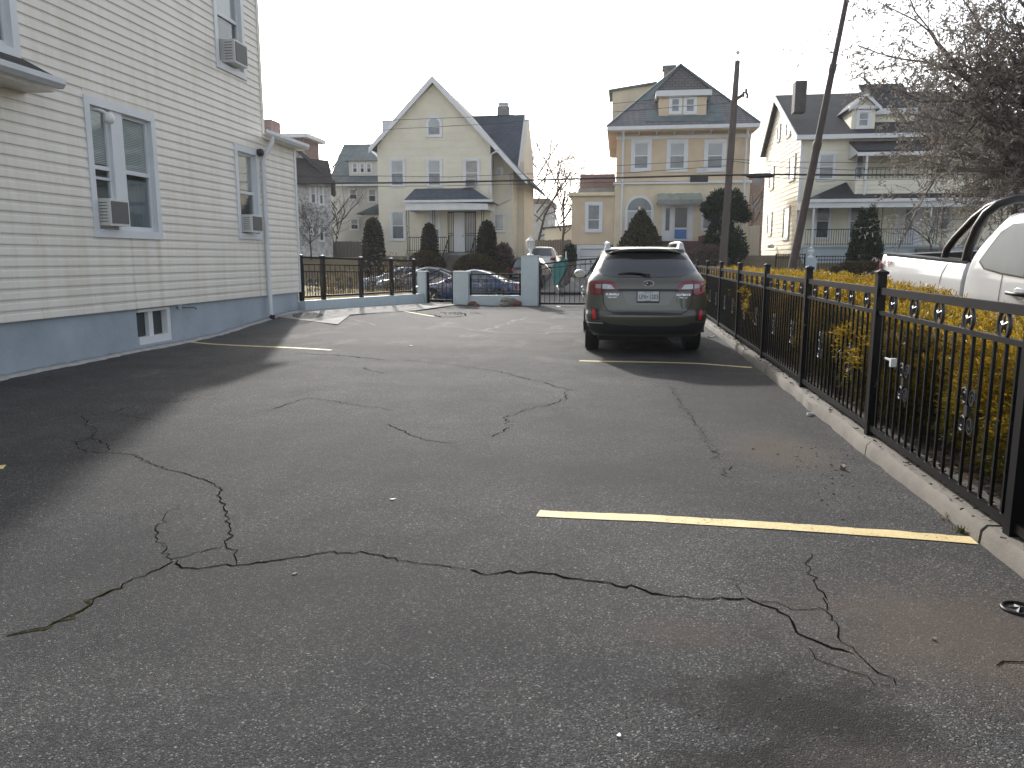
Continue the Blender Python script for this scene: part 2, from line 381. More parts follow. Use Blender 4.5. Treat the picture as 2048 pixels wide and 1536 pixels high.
MAT['road'] = M('street_asphalt', (.085, .083, .08), .85, .2, 1.2, .4, 90, col2=(.13, .127, .12))
def line_mat():
    m, t, b = newmat('yellow_paint'); P = coords(t)
    n1 = noise(t, P, 55, 5, .75); n2 = noise(t, P, 5, 4)
    f = math_n(t, 'ADD', math_n(t, 'MULTIPLY', n1, .8), math_n(t, 'MULTIPLY', n2, .35))
    t.links.new(ramp(t, f, [(.43, (.06, .057, .05)), (.49, (.50, .39, .17)), (.72, (.66, .53, .27))]), b.inputs['Base Color'])
    b.inputs['Roughness'].default_value = .7; bump(t, b, noise(t, P, 140, 3), .6, .004); return m
MAT['line'] = line_mat()
CRP = []
MAT['crack'] = M('crack_dirt', (.007, .007, .007), 1., .4, 25, spec=0.)
MAT['moss'] = M('crack_moss', (.07, .065, .02), 1., .5, 30, col2=(.016, .016, .013), spec=0.)
MAT['patchedge'] = M('dried_silt', (.135, .13, .122), .95, .35, 9, .4, 60)

def grid(name, x0, x1, y0, y1, nx, ny, zf, m, kind='structure', parent=None, jitter=0):
    xs = np.linspace(x0, x1, nx + 1); ys = np.linspace(y0, y1, ny + 1)
    v = np.array([(x, y, zf(x, y)) for y in ys for x in xs])
    i = np.arange(ny)[:, None] * (nx + 1) + np.arange(nx)[None, :]
    f = np.stack([i, i + 1, i + nx + 2, i + nx + 1], -1).reshape(-1, 4)
    o = npmesh(name, v, f, m, parent, True)
    if kind and parent is None: tag(o, kind=kind)
    return o
gnd = grid('ground', -380, 380, -140, 620, 20, 20, lambda x, y: -.9, MAT['yard'])
lot = grid('parking_lot', WX - .3, CURBX + .05, -7, 24.75, 40, 130, gz, MAT['asphalt'])

def smoothpath(px, seg=.06, jit=.012, seed=1):
    rr = random.Random(seed); pts = [PZ(x, y, 0.) for x, y in px]; out = []
    for a, b in zip(pts[:-1], pts[1:]):
        L = np.linalg.norm(b - a); k = max(1, int(L / seg))
        for i in range(k):
            p = a + (b - a) * i / k; out.append([p[0] + rr.gauss(0, jit), p[1] + rr.gauss(0, jit)])
    out.append([pts[-1][0], pts[-1][1]]); return out
def crack(px, wd, mname='crack', seed=1, jit=.012, taper=True, name='crack', zoff=.003, seg=.035, wvar=.45):
    rr = random.Random(seed * 31 + 5); wd = max(wd * .92, .0032) if mname == 'crack' else wd; pts = smoothpath(px, seg, jit, seed); n = len(pts); v = []; f = []
    wv = 1.
    for i, (x, y) in enumerate(pts):
        a = pts[max(0, i - 1)]; b = pts[min(n - 1, i + 1)]; d = Vector((b[0] - a[0], b[1] - a[1]))
        if d.length < 1e-6: d = Vector((1, 0))
        d.normalize(); nn = Vector((-d.y, d.x)); wv = .6 * wv + .4 * (1 + rr.gauss(0, wvar))
        e = min(1, min(i, n - 1 - i) / 3 + .55) if taper else 1
        wl = wd * max(.15, wv) * e * (.5 + rr.random() * .5); wr = wd * max(.15, wv) * e * (.5 + rr.random() * .5)
        for s_, q in ((1, wl), (-1, wr)):
            X, Y = x + nn.x * q * s_, y + nn.y * q * s_; v.append((X, Y, gz(X, Y) + zoff))
    if mname == 'crack': CRP.extend((x, y, wd) for x, y in pts)
    f = np.array([(2 * i, 2 * i + 1, 2 * i + 3, 2 * i + 2) for i in range(n - 1)])
    return npmesh(name, np.array(v), f, MAT[mname], lot)
# main crack across the foreground and its branches (pixel traces on the asphalt plane)
crack([(345, 1118), (380, 1131), (430, 1130), (478, 1126), (560, 1119), (610, 1110), (650, 1103), (735, 1106), (800, 1122), (860, 1131), (930, 1140)], .006, seed=1)
crack([(930, 1140), (975, 1151), (1040, 1143), (1100, 1150), (1150, 1160), (1215, 1165), (1270, 1177), (1320, 1190), (1375, 1198), (1440, 1198), (1490, 1199)], .0085, seed=2)
crack([(1490, 1199), (1530, 1213), (1570, 1234), (1600, 1265), (1640, 1287), (1705, 1310)], .0075, seed=3)
crack([(1510, 1205), (1550, 1208), (1580, 1220), (1640, 1225), (1652, 1212), (1650, 1195), (1640, 1180), (1618, 1150), (1611, 1136), (1625, 1112)], .0042, seed=4)
crack([(1652, 1220), (1668, 1255), (1680, 1278), (1702, 1298), (1740, 1335), (1790, 1372)], .0036, seed=5)
crack([(1448, 1155), (1480, 1166), (1484, 1192)], .003, seed=6)
crack([(1620, 1300), (1645, 1330), (1710, 1348), (1780, 1375)], .003, seed=7)
crack([(0, 1272), (50, 1256), (90, 1248), (140, 1228), (205, 1186), (260, 1158), (300, 1138), (345, 1118)], .006, seed=8)
crack([(20, 1268), (80, 1252), (140, 1230), (190, 1196), (250, 1165)], .009, 'moss', seed=9, zoff=.0025, jit=.02)
crack([(478, 1126), (470, 1100), (452, 1090), (460, 1050), (455, 1020), (440, 1000), (440, 975), (415, 958), (375, 947), (335, 935), (290, 920), (275, 910), (215, 905)], .0052, seed=10)
crack([(345, 1118), (325, 1090), (310, 1065), (325, 1035), (335, 1018), (360, 1008)], .004, seed=11)
crack([(345, 1113), (390, 1102), (450, 1088)], .0026, seed=12)
crack([(215, 905), (218, 892), (185, 878), (150, 885), (155, 900), (215, 907)], .0055, seed=13)
crack([(185, 878), (190, 862), (170, 845), (168, 832), (225, 826), (255, 815), (285, 808), (345, 803), (440, 785)], .0055, seed=14, jit=.02)
crack([(240, 828), (270, 835), (305, 840)], .005, seed=15)
crack([(510, 828), (560, 815), (612, 798), (660, 804), (730, 815), (790, 823)], .005, seed=16, jit=.02)
crack([(775, 850), (825, 872), (850, 882), (905, 886)], .006, seed=17)
crack([(985, 875), (1020, 850), (1010, 835), (1060, 818), (1110, 808), (1130, 800), (1128, 788), (1138, 780)], .006, seed=18, jit=.02)
crack([(810, 720), (900, 730), (1000, 745), (1063, 762)], .007, seed=19, jit=.02)
crack([(1085, 765), (1110, 775), (1140, 781), (1200, 785)], .006, seed=20, jit=.02)
crack([(600, 708), (690, 712), (770, 720)], .010, seed=21, jit=.03)
crack([(725, 735), (740, 742), (768, 748)], .008, seed=22, jit=.02)
crack([(940, 678), (1060, 681), (1163, 685)], .007, seed=23, jit=.02)
crack([(780, 632), (840, 622), (870, 613), (905, 607)], .020, seed=24, jit=.02, seg=.12)
crack([(860, 585 + 45), (880, 634), (935, 632)], .025, seed=25, jit=.03, seg=.1)
crack([(1990, 1335), (2060, 1328)], .004, seed=26)
crack([(1340, 770), (1380, 830), (1420, 890), (1465, 960)], .0022, seed=27, jit=.03)
# pale silt lines round the old repair
for i, (p, wd) in enumerate([([(680, 645), (740, 653), (790, 658)], .035), ([(690, 640), (710, 635), (800, 615), (870, 606)], .03), ([(830, 655), (900, 653), (960, 660), (1010, 664), (1090, 667), (1162, 662)], .055), ([(960, 662), (1010, 650), (1050, 635)], .04)]):
    crack(p, wd, 'patchedge', seed=40 + i, jit=.05, name='silt_line', zoff=.003, seg=.2, wvar=.8)
def stripe(px, wd, name='painted_line', seed=1):
    rr = random.Random(seed); pts = smoothpath(px, .05, .0022, seed); n = len(pts); v = []
    for i, (x, y) in enumerate(pts):
        a = pts[max(0, i - 1)]; b = pts[min(n - 1, i + 1)]; d = Vector((b[0] - a[0], b[1] - a[1])).normalized(); nn = Vector((-d.y, d.x))
        for s_ in (1, -1):
            q = wd / 2 * (1 + rr.gauss(0, .05)); X, Y = x + nn.x * q * s_, y + nn.y * q * s_; v.append((X, Y, gz(X, Y) + .004))
    f = np.array([(2 * i, 2 * i + 1, 2 * i + 3, 2 * i + 2) for i in range(n - 1)])
    return npmesh(name, np.array(v), f, MAT['line'], lot)
stripe([(1075, 1027), (1300, 1037), (1500, 1052), (1720, 1069), (1948, 1085)], .115, seed=1)
stripe([(1158, 721), (1300, 725), (1400, 728), (1503, 735)], .10, seed=2)
stripe([(365, 683), (420, 688), (663, 701)], .105, seed=3)
stripe([(780, 626), (820, 629), (868, 633)], .12, seed=4)
stripe([(-420, 985), (-200, 955), (10, 936)], .11, seed=5)

# kerb along the fence, one length after another
kerb = tag(empty('kerb', (CURBX + .14, 9, 0)), kind='structure')
ys = [-2.0]
while ys[-1] < 24: ys.append(ys[-1] + 1.85 + random.random() * .5)
for a, b in zip(ys[:-1], ys[1:]):
    b = min(b, 24.0); mb = MB(); k = 12; rr = random.Random(int(a * 100)); vs = []
    for i in range(k + 1):
        y = a + .008 + (b - a - .016) * i / k; j = rr.gauss(0, .006); h = .105 + rr.gauss(0, .004)
        vs += [(CURBX + j, y, -.05), (CURBX + .012 + j, y, h - .03), (CURBX + .04 + j * .6, y, h), (CURBX + .30, y, h + .004), (CURBX + .30, y, -.05)]
    fs = [(5 * i + q, 5 * i + (q + 1) % 5, 5 * i + 5 + (q + 1) % 5, 5 * i + 5 + q) for i in range(k) for q in range(5)] + [(0, 1, 2, 3, 4), tuple(5 * k + q for q in (4, 3, 2, 1, 0))]
    mb.add(vs, fs); mb.build('kerb_stone', MAT['concrete'], kerb, True, 40)
# planting bed, neighbour's drive and lawn
tag(grid('planting_bed', CURBX + .29, 3.35, -6, 24.2, 10, 140, lambda x, y: .085 + .03 * math.sin(x * 9 + y * 5) * math.sin(y * 3.1), MAT['soil']))
# the pickup stands on a drive that falls towards the camera; its pose fixes the drive's slope
TR_Z, TR_P = R(180 + 10), R(-3.3)
TRM = Matrix.Rotation(TR_Z, 4, 'Z') @ Matrix.Rotation(TR_P, 4, 'X') @ Matrix.Rotation(R(2.4), 4, 'Y')
_anchor = Vector(_C + ray(1936, 526) * 8.0); TR_O = _anchor - (TRM @ Vector((.92, 1.84, 1.335)))
def drive_z(x, y):
    n = TRM.to_3x3() @ Vector((0, 0, 1)); z = TR_O.z - (n.x * (x - TR_O.x) + n.y * (y - TR_O.y)) / n.z
    return max(-.45, z) * (1 - ss(12.5, 17, y)) + (.09 - .3 * ss(24, 28, y)) * ss(12.5, 17, y)
grid('neighbour_drive', 3.35, 8.5, -8, 28.3, 6, 40, drive_z, MAT['concrete_l'])
grid('neighbour_lawn', 8.5, 60, -8, 28.3, 20, 20, lambda x, y: .14 + (zst(x) + .1 - .14) * ss(22, 28, y), MAT['yard'])
# concrete apron inside the fence on the left
A0, A1 = (WX, 17.72), (-6.33, 24.15)      # line of the low wall with the fence
ap = MB()
pts = [(WX + .02, 16.2), (-5.9, 15.6), (-6.3, 17.5), (-5.55, 20.5), (-5.0, 24.0), (-6.2, 24.0), (WX + .05, 17.9)]
ap.add([(x, y, gz(x, y) + .02) for x, y in pts] , [tuple(range(len(pts)))])
tag(ap.build('concrete_apron', MAT['concrete_l']), kind='structure')
# front yard behind the fence, pavement, street
def fy(x, y): return .16 + .04 * math.sin(x * 1.3) * math.sin(y * .8)
xs = []
lw = MB(); lw.add([(-60, 17.4, .5), (A0[0] - .25, 17.4, .44), (A0[0] - .06, A0[1], .42), (A1[0] - .06, A1[1] + .1, .30), (A1[0] - .06, 25.9, .26), (-12, 26.6, .55), (-60, 26.6, .6), (-60, 26.7, -.3), (-12, 26.7, -.3), (A1[0] - .06, 26.0, -.3)], [(0, 1, 2, 3, 4, 5, 6), (6, 5, 8, 7), (5, 4, 9, 8)])
tag(lw.build('front_lawn', MAT['drygrass']), kind='structure')
grid('pavement', -90, 90, 24.7, 28.4, 60, 4, lambda x, y: (.05 if x < -6.5 else -.02) + (zst(x) + .13) * ss(24.9, 28, y), MAT['concrete_l'])
grid('street', -120, 120, 28.55, 40.6, 80, 6, lambda x, y: zst(x) + .06 * math.sin((y - 28.5) / 12.1 * math.pi), MAT['road'])
for y0, nm in ((28.4, 'near'), (40.6, 'far')):
    k = tag(empty('street_kerb', (0, y0, zst(0))), kind='structure')
    for i in range(-24, 24):
        x0, x1 = i * 2.5, i * 2.5 + 2.48
        if y0 > 40 and -6.2 < (x0 + x1) / 2 < -1: continue
        mb = MB(); mb.add([(x, y, z + zst(x)) for x in (x0, x1) for y in (y0 - .02, y0 + .16) for z in (-.1, .135)], BOXF)
        mb.build('kerb_stone', MAT['concrete'], k)
grid('far_pavement', -120, 120, 40.76, 42.6, 80, 2, lambda x, y: zst(x) + .13, MAT['concrete_l'])
DRV0, DRV1 = -6.15, -.55
def yz(x, y):
    s = zst(x) + .13; yard = 1.55 + .012 * max(0, x)
    z = s + (yard - s) * ss(42.6, 44.9, y)
    dz = s + (.45 - s) * ss(42.4, 47, y)
    k = ss(DRV0 - .5, DRV0, x) * (1 - ss(DRV1, DRV1 + .5, x))
    return z * (1 - k) + dz * k
grid('far_yards', -70, 70, 42.6, 90, 280, 60, yz, MAT['yard'])
grid('driveway', DRV0 + .1, DRV1 - .1, 41.0, 60, 6, 40, lambda x, y: (yz(x, y) if y > 42.6 else zst(x) + .13) + .02, MAT['concrete_l'])
# ================================================================== walls, windows, roofs
def minus(intervals, a, b):
    out = []
    for u0, u1 in intervals:
        if b <= u0 or a >= u1: out.append((u0, u1)); continue
        if a > u0: out.append((u0, a))
        if b < u1: out.append((b, u1))
    return out
def courses(parent, fr, u0, u1, z0, z1, pitch, m, n0=0., proud=.022, back=.0, openings=(), rangef=None, name='siding_plank', lap=False):
    k = 0; z = z0
    while z < z1 - .02:
        zt = min(z + pitch, z1); iv = [(u0, u1)]
        if rangef:
            a, b = rangef(zt); iv = [(max(u0, a), min(u1, b))]
            if iv[0][1] - iv[0][0] < .1: break
        for (a, b, c, d) in openings:
            if c < zt - .01 and d > z + .01:
                iv = minus(iv, a, b)
                for lo_, hi_ in ((d, zt), (z, c)):            # slivers of a course above or below an opening
                    if z - .001 <= lo_ < hi_ <= zt + .001 and hi_ - lo_ > .012 and lap: MB().fbox(fr, a, b, lo_, hi_ - .004, n0 - .06, n0 + proud * .6).build(name, m, parent)
        if lap:                                # vinyl comes in lengths: butt joints at odd places
            rj = random.Random(int(z * 1000)); iv2 = []
            for a, b in iv:
                c_ = a
                while b - c_ > 4.2: nx = c_ + 1.6 + rj.random() * 2.4; iv2.append((c_, nx - .0012)); c_ = nx + .0012
                iv2.append((c_, b))
            iv = iv2
        for a, b in iv:
            if b - a < .03: continue
            dn = (random.random() - .5) * .0012 if lap else 0.
            mb = MB()
            if lap: prof = [(z - .006, proud), (z + pitch * .06, proud + .001), (z + pitch * .55, proud * .62), (z + pitch * .66, proud * .3), (zt - .004, proud * .16), (zt - .004, -.06), (z - .006, -.06)]
            else: prof = [(z - .01, proud), (zt, proud * .25), (zt, -back - .02), (z - .01, -back - .02)]
            kk = len(prof)
            mb.add([fr(a, q, n0 + n + dn) for q, n in prof] + [fr(b, q, n0 + n - dn) for q, n in prof],
                   [tuple(range(kk)), tuple(range(2 * kk - 1, kk - 1, -1))] + [(i, i + kk, (i + 1) % kk + kk, (i + 1) % kk) for i in range(kk)])
            mb.build(name, m, parent)
        z = zt; k += 1
def window(parent, fr, u0, u1, z0, z1, n0=0., trim=.11, depth=.055, up='pane_l', lo='pane', mid=.5, tm='trim_far', sm=None, near=False, sash_w=.045, name='window'):
    """u0..z1 is the outer edge of the casing"""
    mb = MB(); n1 = n0 + depth
    mb.fbox(fr, u0, u1, z1 - trim, z1, n0, n1).fbox(fr, u0, u1, z0, z0 + trim, n0, n1 + .012)
    mb.fbox(fr, u0, u0 + trim, z0 + trim, z1 - trim, n0, n1 - .002).fbox(fr, u1 - trim, u1, z0 + trim, z1 - trim, n0, n1 - .002)
    w_ = mb.build(name, MAT[tm], parent)
    a, b, c, d = u0 + trim, u1 - trim, z0 + trim, z1 - trim; zm = c + (d - c) * mid; s = sash_w
    sb = MB(); ns = n0 + depth * .5
    sb.fbox(fr, a, a + s, c, d, n0, ns).fbox(fr, b - s, b, c, d, n0, ns).fbox(fr, a + s, b - s, c, c + s, n0, ns - .002).fbox(fr, a + s, b - s, d - s, d, n0, ns - .002).fbox(fr, a + s, b - s, zm - s / 2, zm + s / 2, n0, ns + .004)
    sb.build('sash', sm or MAT[tm], w_)
    MB().fbox(fr, a + s, b - s, zm + s / 2, d - s, n0, n0 + depth * .22).build('pane', MAT[up], w_)
    MB().fbox(fr, a + s, b - s, c + s, zm - s / 2, n0, n0 + depth * .16).build('pane', MAT[lo], w_)
    return w_
def slab(name, pts, t, m, parent):
    p = [Vector(q) for q in pts]; n = (p[1] - p[0]).cross(p[2] - p[0]).normalized()
    if n.z > 0: n = -n
    return MB().prism(p, n * t).build(name, m, parent)
def downspout(parent, pts, r=.045, m='trim_far', name='downspout', n=6):
    return MB().tube(pts, r, n).build(name, MAT[m], parent, True, 40)
def ac_unit(label, fr, u0, u1, z0, z1, n0, n1, group):
    a = thing('air_conditioner', label, 'air conditioner', fr((u0 + u1) / 2, z0, n0), group)
    MB().fbox(fr, u0, u1, z0, z1, n0, n1).build('casing', MAT['acw'], a)
    MB().fbox(fr, u0 + .035, u1 - .035, z0 + .035, z1 - .035, n1, n1 + .008).build('rear_grille', MAT['acg'], a)
    sl = MB()
    for s_, uu in ((-1, u0), (1, u1)):
        for k in range(7):
            zz = z0 + .06 + k * (z1 - z0 - .12) / 6
            sl.fbox(fr, uu - .004 if s_ < 0 else uu, uu if s_ < 0 else uu + .004, zz - .006, zz + .006, n0 + .10, n1 - .04)
    tag(sl.build('side_louvres', MAT['acg'], a), kind='stuff')
    return a

# ------------------------------------------------------------------ near house on the left
HF = FXp(WX)
H = thing('siding_house', 'large cream vinyl sided house with blue-grey foundation along the left of the lot', 'house', (-12, 9, 0))
YC, YE = 16.15, 17.72                    # tall corner, end of the low wing
ZS = .685                                # underside of the siding
def wop(x0, x1, y0, y1):                 # window opening from pixels on the wall
    p = PX(x0, y0, WX); q = PX(x1, y1, WX); return p[1], q[1], q[2], p[2]
W1 = (10.44, 12.14, 1.78, 3.77); W2 = (14.78, 15.80, 1.86, 3.70); W3 = (14.28, 15.46, 5.02, 7.05); W4 = (7.2, 9.32, 3.95, 6.6)
BW = (11.36, 12.33, .085, .66)
ops = [W1, W2, W3, W4]
courses(H, HF, -3.0, YC, ZS, 9.3, .138, MAT['vinyl'], 0, .016, openings=ops, lap=True)
courses(H, HF, YC + .003, YE, ZS, 4.05, .138, MAT['vinyl'], 0, .016, lap=True)
# core of the house (set back so the windows sit in real recesses)
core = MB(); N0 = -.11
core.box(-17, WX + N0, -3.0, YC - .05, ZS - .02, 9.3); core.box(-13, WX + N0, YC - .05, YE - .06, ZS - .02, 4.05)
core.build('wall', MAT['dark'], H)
MB().box(-17, -16.9, -3, YC, ZS, 9.3).box(-16.9, WX - .02, YC - .045, YC - .01, 4.0, 9.3).box(-13, WX - .02, YE - .055, YE - .015, ZS, 4.05).build('end_wall', MAT['vinyl'], H)
slab('roof', [(WX + .4, -3.4, 9.2), (WX + .4, YC + .35, 9.2), (-12.3, YC + .35, 13.0), (-12.3, -3.4, 13.0)], .18, MAT['shingle_d'], H)
slab('roof', [(-17.4, -3.4, 9.2), (-17.4, YC + .35, 9.2), (-12.3, YC + .35, 13.0), (-12.3, -3.4, 13.0)], .18, MAT['shingle_d'], H)
MB().prism([(-17, YC - .03, 9.3), (WX, YC - .03, 9.3), (-12.3, YC - .03, 12.9)], (0, -.1, 0)).build('gable', MAT['vinyl'], H)
# foundation with the opening for the cellar window
fb = MB()
for a, b, c, d in ((-3, BW[0], -.3, ZS - .01), (BW[1], YE - .02, -.3, ZS - .01), (BW[0], BW[1], -.3, BW[2]), ):
    k = max(1, int((b - a) / .5))
    fb.fbox(HF, a, b, c, d, -.4, -.045)
fb.build('foundation', MAT['found'], H)
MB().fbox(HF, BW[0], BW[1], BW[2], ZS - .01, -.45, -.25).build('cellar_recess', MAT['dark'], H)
cw = MB()
for a, b, c, d in ((BW[0], BW[0] + .06, BW[2], BW[3]), (BW[1] - .10, BW[1], BW[2], BW[3]), (BW[0] + .06, BW[1] - .10, BW[2], BW[2] + .12), (BW[0] + .06, BW[1] - .10, BW[3] - .05, BW[3]), (11.76, 11.88, BW[2] + .12, BW[3] - .05)):
    cw.fbox(HF, a, b, c, d, -.24, -.06 if b > 12.2 else -.10)
cwo = cw.build('cellar_window', MAT['trim_far'], H)
for a, b in ((BW[0] + .06, 11.76), (11.88, BW[1] - .10)):
    MB().fbox(HF, a, b, BW[2] + .12, BW[3] - .05, -.2, -.17).build('pane', MAT['screen'], cwo)
# ragged mortar skirt along the foot of the wall
rr = random.Random(3); v = []; ysk = np.arange(-3, YE, .11)
for y in ysk:
    g = gz(WX, y); w_ = .05 + .05 * rr.random() + .04 * math.sin(y * 1.7) ** 2
    v += [(WX - .05, y, g - .02), (WX - .043, y, g + .03 + .02 * rr.random()), (WX + w_ * .6, y, g + .022), (WX + w_, y, gz(WX + w_, y) - .002)]
f = np.array([(4 * i + j, 4 * i + j + 1, 4 * i + 5 + j, 4 * i + 4 + j) for i in range(len(ysk) - 1) for j in range(3)])
npmesh('mortar_skirt', np.array(v), f, MAT['mortar'], H)
# corner boards
MB().fbox(HF, YC - .10, YC + .002, 4.0, 9.3, -.02, .028).build('corner_board', MAT['vinyl'], H)
MB().fbox(HF, YE - .09, YE + .012, ZS - .01, 4.05, -.02, .028).build('corner_board', MAT['trim'], H)
def near_window(op, label, posts, ac=None, screen_lo=True, trim=.115):
    u0, u1, z0, z1 = op; mb = MB(); T = trim; pr = .032
    # mitred casing boards
    mb.fpoly(HF, [(u0, z1), (u1, z1), (u1 - T, z1 - T), (u0 + T, z1 - T)], -.10, pr)
    mb.fpoly(HF, [(u0, z0), (u1, z0), (u1 - T, z0 + T), (u0 + T, z0 + T)], -.10, pr + .01)
    mb.fpoly(HF, [(u0, z0 + .002), (u0 + T, z0 + T), (u0 + T, z1 - T), (u0, z1 - .002)], -.10, pr - .001)
    mb.fpoly(HF, [(u1, z0 + .002), (u1 - T, z0 + T), (u1 - T, z1 - T), (u1, z1 - .002)], -.10, pr - .001)
    w_ = mb.build('window', MAT['trim'], H)
    a, b, c, d = u0 + T, u1 - T, z0 + T, z1 - T
    edges = [a] + [q for p in posts for q in p] + [b]
    for p in posts: MB().fbox(HF, p[0], p[1], c, d, -.10, .0).build('mullion', MAT['trim'], w_)
    for i in range(0, len(edges), 2):
        e0, e1 = edges[i], edges[i + 1]; s = .05; zm = (c + d) / 2 + .02
        sb = MB(); sb.fbox(HF, e0, e0 + s, c, d, -.10, -.05).fbox(HF, e1 - s, e1, c, d, -.10, -.05).fbox(HF, e0 + s, e1 - s, d - s, d, -.10, -.052).fbox(HF, e0 + s, e1 - s, c, c + .07, -.10, -.045).fbox(HF, e0 + s, e1 - s, zm - .03, zm + .03, -.10, -.04)
        sb.build('sash', MAT['trim'], w_)
        MB().fbox(HF, e0 + s, e1 - s, zm + .03, d - s, -.085, -.080).build('pane', MAT['glass'], w_)
        MB().fbox(HF, e0 + s, e1 - s, c + .07, zm - .03, -.078, -.073).build('pane', MAT['glass'], w_)
        bl = MB(); zb = d - s
        lowb = zm + .06 if i == 0 else c + .9
        while zb > lowb:
            bl.fbox(HF, e0 + s + .004, e1 - s - .004, zb - .020, zb - .002, -.1085, -.094); zb -= .026
        bl.build('blind', MAT['blind'], w_)
        MB().fbox(HF, e0 + s, e1 - s, c + .07, zm - .1, -.1095, -.100).build('curtain', MAT['curtain'] if i else MAT['screen'], w_)
    return w_
near_window(W1, 'w', [(11.04, 11.32)]); near_window(W2, 'w', []); near_window(W3, 'w', []); near_window(W4, 'w', [])
MB().fbox(HF, 10.62, 11.0, 2.62, 2.66, -.07, -.03).build('screen_bar', MAT['alu'], H)
ac_unit('cream air conditioner jutting from the double window at ground floor', HF, 10.60, 11.06, 1.95, 2.34, -.08, .18, 'window air conditioners')
ac_unit('air conditioner in the narrow ground floor window beside the downspout', HF, 15.0, 15.48, 2.0, 2.35, -.08, .20, 'window air conditioners')
ac_unit('air conditioner in the upper floor window near the top of the photo', HF, 14.62, 15.15, 5.18, 5.60, -.08, .22, 'window air conditioners')
# bay roof with gutter at the left edge of the picture
bayr = 9.41
slab('bay_roof', [(WX + .5, 5.5, 3.72), (WX + .5, bayr - .05, 3.72), (WX + .01, bayr - .05, 3.98), (WX + .01, 5.5, 3.98)], .05, MAT['shingle_d'], H)
MB().box(WX, WX + .42, 5.5, bayr - .04, 3.56, 3.60).box(WX + .38, WX + .42, 5.5, bayr - .04, 3.60, 3.72).build('soffit', MAT['vinyl'], H)
g = MB(); prof = [(.0, .0), (.075, .0), (.115, .05), (.115, .115), (.10, .115), (.095, .06), (.07, .015), (.0, .015)]
g.add([(WX + .45 + a, y, 3.60 + b) for y in (5.5, bayr - .02) for a, b in prof], [tuple(range(8)), tuple(range(15, 7, -1))] + [(i, i + 8, (i + 1) % 8 + 8, (i + 1) % 8) for i in range(8)])
g.build('gutter', MAT['alu'], H)
# low wing: eave, gutter, downspout
slab('wing_roof', [(WX + .12, YC + .01, 4.10), (WX + .12, YE + .3, 4.10), (-10.5, YE + .3, 5.0), (-10.5, YC + .01, 5.0)], .06, MAT['shingle_d'], H)
MB().box(WX + .0, WX + .17, YC + .01, YE + .2, 3.98, 4.015).build('soffit', MAT['vinyl'], H)
g = MB(); g.add([(WX + .17 + a, y, 4.0 + b) for y in (YC - .45, YE + .22) for a, b in prof], [tuple(range(8)), tuple(range(15, 7, -1))] + [(i, i + 8, (i + 1) % 8 + 8, (i + 1) % 8) for i in range(8)])
g.build('gutter', MAT['trim'], H)
downspout(H, [(WX + .23, 16.05, 4.02), (WX + .23, 16.05, 3.90), (WX + .20, 16.0, 3.80), (WX + .10, 15.93, 3.62), (WX + .07, 15.92, 3.5), (WX + .07, 15.92, .30), (WX + .10, 15.92, .22)], .05, 'trim', n=8)
MB().lathe([(.055, 0), (.06, .02), (.06, .10), (.05, .12)], (WX + .10, 15.92, gz(WX, 15.92) - .02), 10).build('drain_pipe', MAT['blackplastic'], H)
downspout(H, [(WX + .06, 12.44, .69), (WX + .06, 12.44, .58)], .03, 'found', 'pipe'); downspout(H, [(WX - .05, 12.5, .62), (WX + .08, 12.85, .61), (WX + .10, 12.9, .58)], .012, 'iron_worn', 'pipe')
cmr = thing('security_camera', 'white bulb-shaped security light at the top of the double window', 'camera', (WX, 10.8, 3.55), None)
MB().lathe([(.0, .0), (.05, .01), (.075, .06), (.07, .12), (.045, .16), (.0, .17)], (WX + .12, 10.84, 3.42), 14).build('housing', MAT['whitelamp'], cmr, True, 60)
MB().tube([(WX - .08, 10.72, 3.62), (WX + .05, 10.76, 3.6), (WX + .12, 10.82, 3.55)], .022, 8).build('bracket', MAT['whitelamp'], cmr)
fl = thing('flood_lamp', 'small dark round lamp beside the gutter downspout', 'lamp', (WX, 15.85, 3.66))
MB().lathe([(.02, .0), (.07, .02), (.085, .08), (.06, .13), (.0, .14)], (WX + .01, 15.78, 3.66), 12, 'x').build('housing', MAT['blackplastic'], fl, True, 50)
MB().fbox(HF, 15.72, 15.80, 3.56, 3.6, -.02, .03).build('mount', MAT['trim'], fl)
# ================================================================== iron fence on the kerb (right)
FXR = 1.97
posts_y = [1.68, 3.98, 6.24, 8.53, 10.9, 13.3, 15.7, 18.1, 20.5, 22.9]
def ftop(y): return .0035 * (y - 6)       # the fence climbs a little towards the street
iron_fence = thing('iron_fence', 'long black iron picket fence with star rings standing on the kerb at right', 'fence', (FXR, 9, .1))
pm = MB().box(-.033, .033, -.033, .033, 0, 1.25).add([(x, y, z) for x in (-.042, .042) for y in (-.042, .042) for z in (1.25, 1.27)], BOXF).add([(-.042, -.042, 1.27), (.042, -.042, 1.27), (.042, .042, 1.27), (-.042, .042, 1.27), (0, 0, 1.292)], [(0, 1, 4), (1, 2, 4), (2, 3, 4), (3, 0, 4), (3, 2, 1, 0)]).mesh('post', MAT['iron'])
pk = MB().box(-.008, .008, -.008, .008, 0, .93).mesh('picket', MAT['iron'])
ring = MB().tube([(0, .062 * math.cos(t), .075 * math.sin(t)) for t in [2 * math.pi * i / 20 for i in range(20)]], .011, 6, True)
star = []
for i in range(10):
    r = .062 if i % 2 == 0 else .022; t = math.pi / 2 + math.pi * i / 5; star.append((r * .85 * math.cos(t), r * math.sin(t)))
